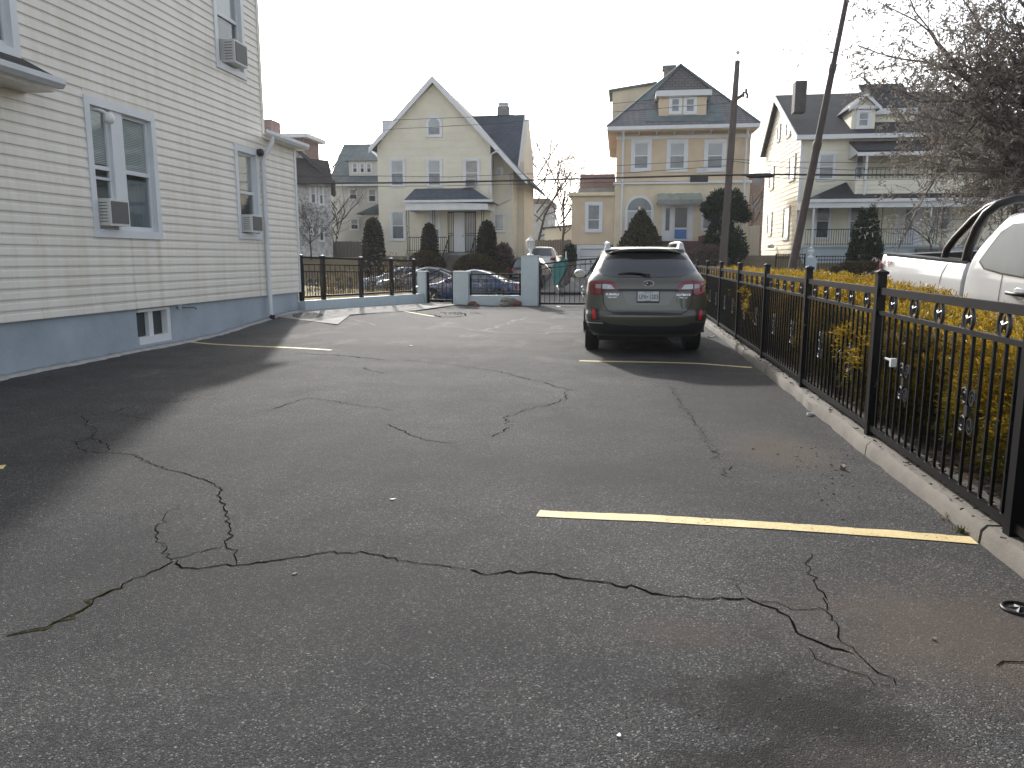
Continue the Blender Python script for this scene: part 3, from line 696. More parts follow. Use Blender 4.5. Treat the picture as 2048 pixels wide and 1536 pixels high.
def star_mb(mb, c=(0, 0, 0), d=.012, sc=1, flat=False):
    if flat: P = lambda a, b, n: (c[0] + a * sc, c[1] + b * sc, c[2] + n)
    else: P = lambda a, b, n: (c[0] + n, c[1] + a * sc, c[2] + b * sc)
    vs = [P(a, b, 0) for a, b in star] + [P(0, 0, d), P(0, 0, -d)]
    return mb.add(vs, [(i, (i + 1) % 10, 10) for i in range(10)] + [((i + 1) % 10, i, 11) for i in range(10)])
star_mb(ring); ringm = ring.mesh('star_ring', MAT['iron_worn'], True, 40)
def scroll_mesh(name, ax='y'):
    mb = MB()
    for sy in (-1, 1):
        for sz in (-1, 1):
            pts = []
            for i in range(14):
                t = i / 13 * 1.6 * 2 * math.pi; r = .045 * (1 - i / 13 * .75); pts.append((.0, sy * (.048 + r * math.cos(t)), sz * (.075 + r * math.sin(t) * 1.3)))
            mb.tube(pts, .007, 5)
    mb.box(-.012, .012, -.02, .02, -.03, .03)
    if ax == 'x': mb.v = [(y, x, z) for x, y, z in mb.v]
    return mb.mesh(name, MAT['iron_worn'])
scm = scroll_mesh('scroll_casting')
for i, y in enumerate(posts_y):
    inst('post', pm, iron_fence, (FXR, y, .10 + ftop(y)))
    if i == len(posts_y) - 1: break
    y1 = posts_y[i + 1]; ya, yb = y + .033, y1 - .033
    for z, hh in ((1.225, .052), (1.062, .030), (.165, .045)):
        MB().bar((FXR, ya, z + ftop(y)), (FXR, yb, z + ftop(y1) - (.0 if z > 1 else .0)), .03, hh).build('rail', MAT['iron'], iron_fence)
    n = 17
    for k in range(1, n + 1):
        yy = y + (y1 - y) * k / (n + 1); inst('picket', pk, iron_fence, (FXR, yy, .13 + ftop(yy)))
    for k in range(5):
        yy = y + (y1 - y) * (k + .72) / 5.45; inst('star_ring', ringm, iron_fence, (FXR, yy, 1.138 + ftop(yy)))
    for k in (.30, .70):
        yy = y + (y1 - y) * round(k * (n + 1)) / (n + 1); inst('scroll_casting', scm, iron_fence, (FXR + .002, yy, .62 + ftop(yy)))
# white clip on one picket
cl = thing('plastic_clip', 'small white plastic clip hooked on a fence picket', 'clip', (FXR - .02, 6.0, .73))
MB().box(FXR - .03, FXR + .01, 5.80, 5.83, .70, .76).bar((FXR - .02, 5.83, .745), (FXR - .03, 5.92, .75), .012).build('clip_body', MAT['whitelamp'], cl)

# ================================================================== left: low wall with iron fence
dA = Vector((A1[0] - A0[0], A1[1] - A0[1], 0)); LA = dA.length; dA.normalize(); nA = Vector((dA.y, -dA.x, 0))
FA = Fr((A0[0], A0[1], 0), dA, nA)         # u along the wall, n towards the lot
lw = thing('low_wall', 'pale blue low wall below the left iron fence, from house corner to gate', 'wall', (-7, 21, .1))
k = 8; vs = []
def ztop(u): return .46 - .10 * u / LA
for i in range(k + 1):
    u = LA * i / k; vs += [FA(u, -.2, -.12), FA(u, ztop(u), -.12), FA(u, ztop(u), .12), FA(u, -.2, .12)]
MB().add(vs, [(4 * i + q, 4 * i + (q + 1) % 4, 4 * i + 4 + (q + 1) % 4, 4 * i + 4 + q) for i in range(k) for q in range(4)] + [(0, 1, 2, 3), (4 * k + 3, 4 * k + 2, 4 * k + 1, 4 * k)]).build('wall_body', MAT['paleblue'], lw)
lf = thing('iron_fence', 'black iron fence on the low pale blue wall beside the cream house', 'fence', (-7, 21, .4))
up = []
for px in (600, 646, 722, 783, 828):
    p = PV(px, 560, A0, A1); up.append((Vector(p) - Vector((A0[0], A0[1], 0))).dot(dA))
up[0] = .04; up[-1] = min(up[-1], LA - .25)
def zft(u): return 1.50 - .018 * u
for i, u in enumerate(up):
    mb = MB(); mb.fbox(FA, u - .045, u + .045, ztop(u), zft(u) + .03, -.045, .045); mb.fbox(FA, u - .055, u + .055, zft(u) + .03, zft(u) + .055, -.055, .055)
    po = mb.build('post', MAT['iron'], lf)
    MB().add([FA(u + a, zft(u) + .055 + c, b) for a, b, c in ((-.05, -.05, 0), (.05, -.05, 0), (.05, .05, 0), (-.05, .05, 0), (0, 0, .03))], [(0, 1, 4), (1, 2, 4), (2, 3, 4), (3, 0, 4), (3, 2, 1, 0)]).build('cap', MAT['alu'], po)
    if i + 1 == len(up): break
    u1 = up[i + 1]
    for dz, h in ((0., .05), (-.17, .025), (-.34, .025), (None, .05)):
        za = zft(u) + dz if dz is not None else ztop(u) + .09; zb = zft(u1) + dz if dz is not None else ztop(u1) + .09
        MB().bar(FA(u + .045, za, 0), FA(u1 - .045, zb, 0), .03, h).build('rail', MAT['iron'], lf)
    n = max(4, int((u1 - u) / .115))
    for q in range(1, n):
        uu = u + (u1 - u) * q / n; MB().bar(FA(uu, ztop(uu) + .09, 0), FA(uu, zft(uu) - (.17 if q % 2 else .34), 0), .014).build('picket', MAT['iron'], lf)
    for q in (.35, .68):
        uu = u + (u1 - u) * q; o = bpy.data.objects.new('scroll_casting', scm); COL.objects.link(o); adopt(o, lf)
        o.location = FA(uu, .82, .01); o.rotation_euler = (0, 0, math.atan2(nA.y, nA.x) ); o.scale = (1, 1.3, 1.3)
# ================================================================== street front: pillars, walk gate, railing, drive gate
GY = 24.2; GF = FY(GY)
def pillar(label, px0, px1, ytop, ybot, dep=.5, y=GY):
    a = PY(px0, (ytop + ybot) / 2, y); b = PY(px1, (ytop + ybot) / 2, y); zt = PY((px0 + px1) / 2, ytop, y)[2]
    mb = MB(); mb.box(a[0], b[0], y, y + dep, -.3, zt)
    p = thing('gate_pillar', label, 'pillar', ((a[0] + b[0]) / 2, y + dep / 2, 0), 'pale blue pillars of the street front')
    o = mb.build('shaft', MAT['paleblue'], p)
    MB().box(a[0] - .012, b[0] + .012, y - .012, y + dep + .012, zt, zt + .025).build('cap', MAT['paleblue'], p)
    return a[0], b[0], zt
a1 = pillar('short pale blue pillar at the end of the left iron fence', 835, 851, 544, 606, .4)
a2 = pillar('middle pale blue pillar between the little gate and the railing', 906, 936, 544, 610, .45)
a3 = pillar('tall pale blue pillar carrying a white lantern beside the drive gate', 1042, 1075, 512, 613, .5)
# low wall and railing between the pillars
zl = PY(990, 590, GY)[2]
lwb = thing('low_wall', 'pale blue low wall under the black railing between two pillars', 'wall', ((a2[1] + a3[0]) / 2, GY + .2, 0))
MB().box(a2[1] - .02, a3[0] + .02, GY + .08, GY + .36, -.3, zl - .02).build('wall_body', MAT['paleblue'], lwb)
rl = thing('iron_railing', 'short black iron railing on the low wall between two pale blue pillars', 'railing', ((a2[1] + a3[0]) / 2, GY + .2, zl))
RF = FY(GY + .2); u0, u1 = a2[1] + .02, a3[0] - .02; zt = PY(990, 549, GY)[2]
for z, h in ((zt, .05), (zt - .16, .025), (zl + .05, .05), (zl + .13, .03)): MB().fbox(RF, u0, u1, z - h / 2, z + h / 2, -.02, .02).build('rail', MAT['iron'], rl)
for u in (u0 + .03, u1 - .03): MB().fbox(RF, u - .03, u + .03, zl - .02, zt + .03, -.025, .025).build('post', MAT['iron'], rl)
for q in range(1, 12): u = u0 + (u1 - u0) * q / 12; MB().fbox(RF, u - .008, u + .008, zl + .05, zt - .16 if q % 2 else zt, -.008, .008).build('picket', MAT['iron'], rl)
scx = scroll_mesh('scroll_casting', 'x')
for q in (3.5, 8.5): inst('scroll_casting', scx, rl, (u0 + (u1 - u0) * q / 12, GY + .19, (zl + zt) / 2 - .02), None, (1.4, 1.2, 1.3))
starm = star_mb(MB(), flat=False).mesh('star', MAT['iron_worn'])
for q in (2, 4, 6, 8): inst('star', starm, rl, (u0 + (u1 - u0) * (q + .5) / 11.5, GY + .19, zt - .08), (0, 0, math.pi / 2), (1, 1, 1))
# walk gate with a pointed top
wg = thing('walk_gate', 'small black iron walk gate with a pointed top between pale blue pillars', 'gate', ((a1[1] + a2[0]) / 2, GY + .2, 0))
u0, u1 = a1[1] + .015, a2[0] - .015; um = (u0 + u1) / 2; z0 = .09; zs = 1.02; zp = PY(877, 539, GY)[2]
for u in (u0 + .03, u1 - .03): MB().fbox(RF, u - .035, u + .035, .02, zs + .03, -.03, .03).build('stile', MAT['iron'], wg)
MB().fbox(RF, u0 + .06, u1 - .06, z0, z0 + .08, -.02, .02).build('rail', MAT['iron'], wg)
for dz in (0, -.2): MB().bar(RF(u0 + .05, zs - .06 + dz, 0), RF(um, zp + dz, 0), .03, .035).bar(RF(um, zp + dz, 0), RF(u1 - .05, zs - .06 + dz, 0), .03, .035).build('rail', MAT['iron'], wg)
for q in range(1, 7):
    u = u0 + (u1 - u0) * q / 7; zz = zs - .08 + (zp - zs) * (1 - abs(u - um) / (um - u0)); MB().fbox(RF, u - .008, u + .008, z0 + .08, zz, -.008, .008).build('picket', MAT['iron'], wg)
inst('scroll_casting', scx, wg, (um, GY + .19, .5), None, (1.4, 1.2, 1.4)); inst('star', starm, wg, (um, GY + .19, zp - .12), (0, 0, math.pi / 2))
# double drive gate, arched
def drive_gate(label, u0, u1, za, zb, hinge):
    g = thing('drive_gate', label, 'gate', ((u0 + u1) / 2, GY + .25, 0), 'leaves of the drive gate'); DF = FY(GY + .25)
    za2 = PY(1140, 610, GY)[2]
    nn = 8
    def top(t): return za + (zb - za) * math.sin(t * math.pi / 2)
    for dz, h in ((0, .045), (-.15, .025)):
        MB().tube([DF(u0 + (u1 - u0) * i / nn, top(i / nn) + dz, 0) for i in range(nn + 1)], h / 2 * 1.1, 6).build('rail', MAT['iron'], g)
    MB().fbox(DF, min(u0, u1), max(u0, u1), za2 - .005, za2 + .055, -.02, .02).build('rail', MAT['iron'], g)
    for t in (0, 1): u = u0 + (u1 - u0) * t; MB().fbox(DF, u - .03, u + .03, za2 - (.06 if t == 0 else 0), top(t) + .05, -.026, .026).build('stile', MAT['iron'], g)
    for q in range(1, 14): t = q / 14; u = u0 + (u1 - u0) * t; MB().fbox(DF, u - .008, u + .008, za2, top(t) - (.15 if q % 3 else 0), -.008, .008).build('picket', MAT['iron'], g)
    for t in (.29, .64): inst('scroll_casting', scx, g, (u0 + (u1 - u0) * t, GY + .24, .45), None, (1.4, 1.2, 1.3))
    for t in (.36, .72): inst('star', starm, g, (u0 + (u1 - u0) * t, GY + .24, top(t) - .075), (0, 0, math.pi / 2), (1, 1.1, 1.1))
    return g
zj = PY(1090, 529, GY)[2]; zk = PY(1195, 519, GY)[2]
drive_gate('left leaf of the black iron drive gate, arched, next to the lantern pillar', a3[1] + .05, -.30, zj, zk + .03, 0)
drive_gate('right leaf of the black iron drive gate, mostly hidden by the parked wagon', 1.85, -.24, zj, zk + .03, 0)
# lantern on the tall pillar
lx = (a3[0] + a3[1]) / 2; lz = a3[2] + .025; ln = thing('pillar_lantern', 'white carriage lantern on the tall pale blue gate pillar', 'lantern', (lx, GY + .25, lz))
c = (lx, GY + .25, lz)
MB().lathe([(.10, 0), (.10, .02), (.04, .05), (.03, .14), (.06, .17), (.07, .19)], c, 12).build('base', MAT['whitelamp'], ln, True, 50)
MB().lathe([(.07, .19), (.12, .28), (.13, .38), (.10, .44)], c, 8).build('glass', MAT['lampglass'], ln)
fm = MB()
for i in range(8):
    t = 2 * math.pi * (i + .0) / 8; fm.tube([(c[0] + r * math.cos(t), c[1] + r * math.sin(t), lz + z) for r, z in ((.074, .19), (.124, .28), (.134, .38), (.104, .44))], .008, 4)
fm.build('frame', MAT['whitelamp'], ln)
MB().lathe([(.15, .44), (.14, .46), (.07, .51), (.03, .55), (.012, .58), (.02, .60), (.0, .66)], c, 12).build('roof', MAT['whitelamp'], ln, True, 50)
# stone rubble at the foot of the pillar
for i, (px, py, s) in enumerate([(1020, 607, .22), (1032, 608, .16), (1008, 610, .12), (945, 608, .12), (953, 610, .08)]):
    p = PZ(px, py + 3, .0); mb = MB(); rr = random.Random(i); me = bpy.data.meshes.new('stone'); bm = bmesh.new(); bmesh.ops.create_icosphere(bm, subdivisions=2, radius=s)
    for v in bm.verts: v.co = Vector((v.co.x * 1.3, v.co.y * .7, v.co.z * .8)) * (1 + rr.gauss(0, .1))
    bm.to_mesh(me); bm.free(); me.materials.append(MAT['concrete'] if i in (0, 2) else MAT['brickdark'])
    o = bpy.data.objects.new('stone', me); COL.objects.link(o); o.location = (p[0], min(p[1], GY - .12), s * .4)
    tag(o, ['broken tan stone propped at the foot of the lantern pillar', 'reddish stone beside the lantern pillar foot', 'small grey stone left of the broken tan stone', 'reddish rubble at the foot of the middle pillar', 'smallest bit of rubble by the middle pillar'][i], 'stone', 'rubble by the low wall')
# ================================================================== vehicles
class Body:
    """plan outlines stacked in z; y=0 rear, +y front"""
    def __init__(s, rows, p=2.6): s.rows = rows; s.p = p; s.z = [r[0] for r in rows]
    def at(s, z):
        return [float(np.interp(z, s.z, [r[i] for r in s.rows])) for i in range(1, 8)]   # w, yr, yf, ar, br, af, bf
    def rear(s, x, z):
        w, yr, yf, ar, br, af, bf = s.at(z); q = (abs(x) - (w - br)) / br
        return yr if q <= 0 else yr + ar * (1 - max(0, 1 - min(1, q) ** s.p) ** (1 / s.p))
    def front(s, x, z):
        w, yr, yf, ar, br, af, bf = s.at(z); q = (abs(x) - (w - bf)) / bf
        return yf if q <= 0 else yf - af * (1 - max(0, 1 - min(1, q) ** s.p) ** (1 / s.p))
    def side(s, y, z):
        w, yr, yf, ar, br, af, bf = s.at(z)
        if y < yr + ar: q = min(1, (yr + ar - y) / ar); return w - br + br * max(0, 1 - q ** s.p) ** (1 / s.p)
        if y > yf - af: q = min(1, (y - yf + af) / af); return w - bf + bf * max(0, 1 - q ** s.p) ** (1 / s.p)
        return w
    def mesh(s, zs, n=12):
        vs = []; fs = []; m = None
        for z in zs:
            w, yr, yf, ar, br, af, bf = s.at(z); half = []
            for i in range(n + 1):
                t = math.pi / 2 * i / n; c, d = math.sin(t) ** (2 / s.p), math.cos(t) ** (2 / s.p)
                half.append((w - br + br * c if i else 0.0, yr + ar * (1 - d)))
            half[0] = (0, yr); half.insert(1, ((w - br) * .6 + .001, yr))
            ys = [yr + ar + (yf - af - yr - ar) * k / 12 for k in range(1, 12)]
            half += [(w, y) for y in ys]
            for i in range(n, -1, -1):
                t = math.pi / 2 * i / n; c, d = math.sin(t) ** (2 / s.p), math.cos(t) ** (2 / s.p)
                half.append((w - bf + bf * c, yf - af * (1 - d)))
            half[-1] = ((w - bf) * .6 + .001, yf); half.append((0, yf))
            ring = [(x, y, z) for x, y in half] + [(-x, y, z) for x, y in half[-2:0:-1]]
            m = len(ring); vs += ring
        for i in range(len(zs) - 1): fs += [(i * m + k, i * m + (k + 1) % m, (i + 1) * m + (k + 1) % m, (i + 1) * m + k) for k in range(m)]
        fs += [tuple(range(m - 1, -1, -1)), tuple((len(zs) - 1) * m + k for k in range(m))]
        mb = MB(); mb.add(vs, fs); return mb
def patch(poly, mapf, step=.05, thick=.0):
    """2D polygon cut into a grid and laid on a surface by mapf(a,b)->3D"""
    bm = bmesh.new(); bm.faces.new([bm.verts.new((a, b, 0)) for a, b in poly])
    for ax in (0, 1):
        lo = min(p[ax] for p in poly); hi = max(p[ax] for p in poly); k = int((hi - lo) / step)
        for i in range(1, k + 1):
            co = [0, 0, 0]; no = [0, 0, 0]; co[ax] = lo + (hi - lo) * i / (k + 1); no[ax] = 1
            bmesh.ops.bisect_plane(bm, geom=bm.verts[:] + bm.edges[:] + bm.faces[:], plane_co=co, plane_no=no)
    bm.verts.index_update()
    mb = MB(); mb.v = [tuple(mapf(v.co.x, v.co.y)) for v in bm.verts]; mb.f = [tuple(v.index for v in f.verts) for f in bm.faces]; bm.free()
    return mb
def obj_patch(name, poly, mapf, m, parent, step=.05, smooth=True):
    return patch(poly, mapf, step).build(name, m, parent, smooth, None, True)
def cut_wells(body, wells, r):
    for (y, z) in wells:
        for sx in (-1, 1):
            mb = MB().lathe([(r, -.28), (r, .28)], (0, 0, 0), 28, 'x'); c = mb.build('well', None)
            c.location = (sx * .85, y, z); md = body.modifiers.new('b', 'BOOLEAN'); md.operation = 'DIFFERENCE'; md.solver = 'EXACT'
            # cutter in the body's own space
            c.parent = body.parent; md.object = c
            bpy.context.view_layer.update(); dg = bpy.context.evaluated_depsgraph_get(); me = bpy.data.meshes.new_from_object(body.evaluated_get(dg))
            body.modifiers.clear(); old = body.data; body.data = me; bpy.data.objects.remove(c); bpy.data.meshes.remove(old)
def wheel(parent, x, y, r, w, sx):
    tyre = MB().lathe([(r * .64, -w / 2), (r * .93, -w / 2), (r, -w * .36), (r, w * .36), (r * .93, w / 2), (r * .64, w / 2)], (0, 0, 0), 28, 'x').build('wheel', MAT['rubber'], parent, True, 40, True)
    tyre.location = (x, y, r)
    mb = MB().lathe([(r * .66, -.02), (r * .66, .02)], (0, 0, 0), 24, 'x')
    rim = MB(); o = sx * w * .5
    for k in range(5):
        t = 2 * math.pi * k / 5
        rim.add([(o + sx * .004 - sx * .03 * q, rr_ * r * math.cos(t + dt), rr_ * r * math.sin(t + dt)) for q in (0, 1) for rr_, dt in ((.12, -.5), (.62, -.16), (.62, .16), (.12, .5))], [(0, 1, 2, 3), (7, 6, 5, 4), (0, 4, 5, 1), (1, 5, 6, 2), (2, 6, 7, 3), (3, 7, 4, 0)])
    rim.lathe([(r * .60, o - sx * .02), (r * .665, o - sx * .0), (r * .665, o - sx * .05), (r * .60, o - sx * .05)], (0, 0, 0), 24, 'x')
    ro = rim.build('rim', MAT['rim'], tyre, True, 30, True)
    MB().lathe([(r * .63, o - sx * .06), (r * .63, o - sx * .055)], (0, 0, 0), 20, 'x').build('brake_disc', MAT['dark'], tyre, False, None, True)
    return tyre
def zrows(rows, k=5):
    zs = []
    for a, b in zip(rows[:-1], rows[1:]):
        n = max(1, int(round((b[0] - a[0]) / .03)));  zs += [a[0] + (b[0] - a[0]) * i / n for i in range(n)]
    return zs + [rows[-1][0]]
def curve_rows(rows, sub=4):
    """soften the table with a Catmull-Rom resample"""
    r = np.array(rows, float); out = []
    for i in range(len(r) - 1):
        p0, p1, p2, p3 = r[max(0, i - 1)], r[i], r[i + 1], r[min(len(r) - 1, i + 2)]
        for k in range(sub):
            t = k / sub; c = .5 * ((2 * p1) + (-p0 + p2) * t + (2 * p0 - 5 * p1 + 4 * p2 - p3) * t * t + (-p0 + 3 * p1 - 3 * p2 + p3) * t ** 3)
            c[0] = p1[0] + (p2[0] - p1[0]) * t; out.append(list(c))
    return out + [list(r[-1])]

# ------------------------------------------------------------------ olive wagon, rear view
WR = curve_rows([  # z, w, yr, yf, ar, br, af, bf
    (.30, .80, .16, 4.62, .25, .62, .5, .7), (.38, .87, .08, 4.72, .30, .62, .5, .7), (.50, .905, .03, 4.80, .34, .66, .5, .72), (.62, .92, .012, 4.82, .36, .68, .5, .75),
    (.655, .92, .035, 4.82, .36, .68, .5, .75), (.69, .92, .068, 4.82, .36, .68, .5, .75), (.80, .925, .085, 4.80, .36, .68, .55, .75), (.95, .92, .10, 4.70, .36, .68, .6, .75), (1.00, .915, .115, 4.2, .36, .68, .6, .75),
    (1.12, .895, .15, 3.75, .34, .66, .5, .72), (1.20, .855, .22, 3.55, .34, .64, .5, .7), (1.26, .815, .30, 3.45, .34, .60, .5, .66), (1.40, .745, .46, 3.15, .34, .55, .5, .6), (1.52, .685, .60, 2.85, .34, .50, .5, .55),
    (1.575, .65, .66, 2.7, .34, .48, .5, .5), (1.60, .625, .60, 2.6, .34, .46, .5, .5), (1.625, .60, .62, 2.5, .34, .44, .5, .48), (1.65, .50, .78, 2.3, .4, .40, .5, .4), (1.665, .30, 1.1, 2.0, .4, .26, .4, .26)], 4)
car = thing('station_wagon', 'olive green station wagon parked with its rear to the camera', 'car', (.42, 11.68, 0), None, (0, 0, R(3.2)))
MAT['mirror'] = M('mirror_silver', (.55, .6, .64), .06, .03, 3, metal=1.)
OL = paint('olive_paint', (.092, .089, .068), .3, .36)
B = Body(WR); bo = B.mesh([r[0] for r in WR], 14).build('body', OL, car, True, 32, True)
cut_wells(bo, [(1.05, .34), (3.80, .34)], .39)
def rear_map(off): return lambda x, z: (x, B.rear(x, z) - off, z)
def side_map(off, sx): return lambda y, z: (sx * (B.side(y, z) + off), y, z)
CY = 11.68; CXo = .42; ca, sa = math.cos(R(3.2)), math.sin(R(3.2))
def cp(px, py):                             # pixel -> local (x, z) on the rear of the wagon
    d = .3
    for _ in range(8):
        # point on local plane y=d
        n = np.array([-sa, ca, 0]); o = np.array([CXo - sa * d, CY + ca * d, 0]); r_ = ray(px, py); p = _C + r_ * (((o - _C) @ n) / (r_ @ n))
        x = (p[0] - CXo) * ca + (p[1] - CY) * sa; z = p[2]; d = B.rear(x, min(1.66, max(.3, z)))
    return (x, z)
def cpoly(pts): return [cp(*p) for p in pts]
gl = obj_patch('rear_window', cpoly([(1207, 521), (1224, 507), (1240, 504), (1300, 502.5), (1345, 504), (1362, 507), (1380, 523), (1389, 541), (1387, 546), (1360, 553.5), (1300, 555), (1230, 554), (1207, 550), (1200, 545)]), rear_map(.006), MAT['carglass'], car, .04)
obj_patch('painted_spoiler_shade', cpoly([(1212, 519), (1226, 508), (1240, 505), (1345, 505), (1360, 508), (1374, 519), (1345, 518), (1300, 517), (1240, 517)]), rear_map(.010), MAT['black'], gl, .04)  # spoiler's shade on the upper glass, painted as a black band
# spoiler lip
MB().tube([(x, B.rear(x, 1.60) - .03 + .02 * (x / .5) ** 2, 1.607 - .05 * (abs(x) / .55) ** 3) for x in np.linspace(-.55, .55, 15)], [.012] + [.022] * 13 + [.012], 8).build('spoiler', OL, car, True, None, True)
MB().box(-.03, .03, .585, .60, 1.612, 1.628).build('brake_lamp', MAT['redlens'], car, local=True)
for s_ in (1, -1):
    px = (lambda q: q) if s_ < 0 else (lambda q: 2 * 1294.5 - q)
    def mir(pts):
        L = cpoly(pts); return L if s_ < 0 else [(-x, z) for x, z in L]
    tl = obj_patch('tail_light', mir([(1177, 566), (1182, 561.5), (1200, 560), (1218, 561), (1229, 564), (1237, 578.5), (1222, 580), (1205, 580), (1204.5, 589.5), (1190, 590), (1181, 587), (1177, 576)]), rear_map(.022), MAT['redlens'], car, .03)
    obj_patch('reverse_lens', mir([(1191, 568), (1202, 567.5), (1202, 576.5), (1191, 576)]), rear_map(.027), M('smoky_lens', (.42, .34, .34), .2, .2, 30, coat=.6), tl, .03)
    obj_patch('reverse_lens', mir([(1204.5, 567.5), (1222, 569), (1229, 578), (1204.5, 577)]), rear_map(.027), MAT['clearlens'], tl, .03)
    obj_patch('lamp_seam', mir([(1202.8, 560.5), (1204, 560.5), (1204.4, 589), (1203.2, 589)]), rear_map(.029), MAT['black'], tl, .03)
    obj_patch('reflector', mir([(1184, 618.5), (1189.5, 618.5), (1192, 637.5), (1185, 638)]), rear_map(.012), MAT['redref'], car, .04)
    obj_patch('reflector_pocket', mir([(1182.5, 617), (1197, 617), (1199, 639.5), (1183, 640)]), rear_map(.007), MAT['blackplastic'], car, .04)
    for y, nm in ((1.05, 'rear'), (3.80, 'front')): wheel(car, s_ * .80, y, .345, .225, s_)
    # side glass, mirror, door handle line, rail
    zt = 1.53
    obj_patch('side_window', [(.75, 1.20), (3.35, 1.15), (2.85, 1.48), (2.6, zt), (1.1, zt), (.85, 1.42)], side_map(.006, s_), MAT['carglass'], car, .12)
    mr = MB().lathe([(.0, -.085), (.06, -.08), (.085, -.02), (.08, .05), (.05, .075), (.0, .08)], (0, 0, 0), 14, 'y'); mr.v = [(x * 1.45, y, z * 1.0) for x, y, z in mr.v]
    m_ = mr.build('mirror', MAT['blackplastic'], car, True, 50, True); m_.location = (s_ * 1.0, 3.02, 1.19)
    mg = MB().lathe([(.0, -.088), (.072, -.087), (.074, -.08)], (0, 0, 0), 14, 'y'); mg.v = [(x * 1.45, y, z) for x, y, z in mg.v]; mg.build('mirror_glass', MAT['mirror'], m_, True, 50, True)
    MB().bar((s_ * .86, 3.05, 1.13), (s_ * .95, 3.03, 1.16), .07, .05).build('mirror_arm', MAT['blackplastic'], m_, local=True).location = (-s_ * 1.0, -3.02, -1.19)
    rp = [(s_ * .575, .86, 1.615), (s_ * .575, .90, 1.68), (s_ * .575, 1.05, 1.715), (s_ * .57, 1.6, 1.73), (s_ * .57, 2.3, 1.72), (s_ * .57, 2.55, 1.66)]
    ra = MB().tube(rp, .022, 8); ra.add([(s_ * x, y, z) for x, y, z in ((.52, .80, 1.60), (.63, .80, 1.58), (.63, 1.12, 1.60), (.52, 1.12, 1.62), (.55, .86, 1.715), (.60, .86, 1.71), (.60, 1.10, 1.73), (.55, 1.10, 1.73))], [(0, 1, 2, 3), (7, 6, 5, 4), (0, 4, 5, 1), (1, 5, 6, 2), (2, 6, 7, 3), (3, 7, 4, 0)])
    ra.build('roof_rail', MAT['alu'], car, True, 40, True)
    obj_patch('sill_cladding', [(1.48, .30), (3.36, .30), (3.36, .42), (1.48, .42)], side_map(.01, s_), MAT['blackplastic'], car, .1)
# hatch seams, plate recess, bumper
def seam(pts, off=.004, wd=.006, name='panel_gap'):
    L = cpoly(pts); mb = MB(); P3 = [Vector(rear_map(off)(x, z)) for x, z in L]; mb.tube(P3, wd, 5); return mb.build(name, MAT['black'], car, True, None, True)
seam([(1206, 590), (1206.5, 601), (1209, 612), (1216, 621), (1226, 625)], .0)
seam([(1384, 590), (1383.5, 601), (1381, 612), (1374, 622), (1364, 626)], .0)
obj_patch('plate_recess', cpoly([(1243, 580), (1344, 580.5), (1351, 583), (1338, 608), (1330, 611), (1262, 610.5), (1254, 607)]), rear_map(.004), paint('olive_recess', (.125, .122, .105), .3, .4), car, .05)
obj_patch('handle_bar', cpoly([(1236, 577.5), (1358, 578), (1358, 582), (1236, 581.5)]), rear_map(.018), MAT['black'], car, .05)
pp = cpoly([(1275, 582.5), (1317, 583), (1317, 604), (1275, 603.5)]); px0 = min(p[0] for p in pp); px1 = max(p[0] for p in pp); pz0 = min(p[1] for p in pp); pz1 = max(p[1] for p in pp)
py_ = min(B.rear(px0, pz0), B.rear(px1, pz1)) - .012
pl = MB().box(px0 - .012, px1 + .012, py_, py_ + .02, pz0 - .012, pz1 + .01).build('plate_frame', MAT['black'], car, local=True)
MB().box(px0, px1, py_ - .003, py_, pz0 + .012, pz1 - .002).build('number_plate', MAT['platew'], pl, local=True)
pc = ((px0 + px1) / 2, (pz0 + pz1) / 2)
for s_, tx in ((-1, 'LPA'), (1, '1203')): text_obj(tx, .092, MAT['black'], pl, (pc[0] + s_ * .075 + (.008 if s_ > 0 else -.004), py_ - .004, pc[1] - .004), (R(90), 0, 0), .001, sx=.72)
MB().box(pc[0] - .022, pc[0] - .002, py_ - .005, py_ - .003, pc[1] - .01, pc[1] + .006).build('plate_mark', MAT['black'], pl, local=True)
text_obj('NEW YORK', .026, M('plate_blue', (.03, .05, .12), .5), pl, (pc[0], py_ - .004, pz1 - .016), (R(90), 0, 0), .001)
text_obj('EXCELSIOR', .018, MAT['black'], pl, (pc[0], py_ - .004, pz0 + .018), (R(90), 0, 0), .001)
def badge(txt, px, py, size, m='chrome', sx=1., shear=0):
    x, z = cp(px, py); y = B.rear(x, z); sl = math.atan2(B.rear(x, z + .05) - B.rear(x, z - .05), .1); yw = math.atan2(B.rear(x + .05, z) - B.rear(x - .05, z), .1)
    return text_obj(txt, size, MAT[m], car, (x, y - .009, z), (R(90) - sl, 0, yw), .003, name='badge', sx=sx, shear=shear)
badge('SUBARU', 1224.5, 588.7, .047, sx=1.15); badge('PARTIAL ZERO', 1224.5, 594.5, .022, sx=.95)
badge('OUTBACK', 1366.5, 590, .045, sx=1.05, shear=.2); badge('AWD 2.5i', 1366, 595.6, .032, sx=.95, shear=.2)
ex, ez = cp(1297, 567); ey = B.rear(ex, ez)
em = MB(); em.lathe([(.0, -.004), (.068, -.004), (.074, -.010), (.074, .01)], (0, 0, 0), 24, 'y'); em.v = [(x, y, z * .52) for x, y, z in em.v]
eo = em.build('emblem', MAT['carglass'], car, True, 50, True); eo.location = (ex, ey - .008, ez)
rg = MB().tube([(.074 * math.cos(t), -.006, .039 * math.sin(t)) for t in [2 * math.pi * i / 24 for i in range(24)]], .005, 5, True).build('emblem_ring', MAT['chrome'], eo, True, None, True)
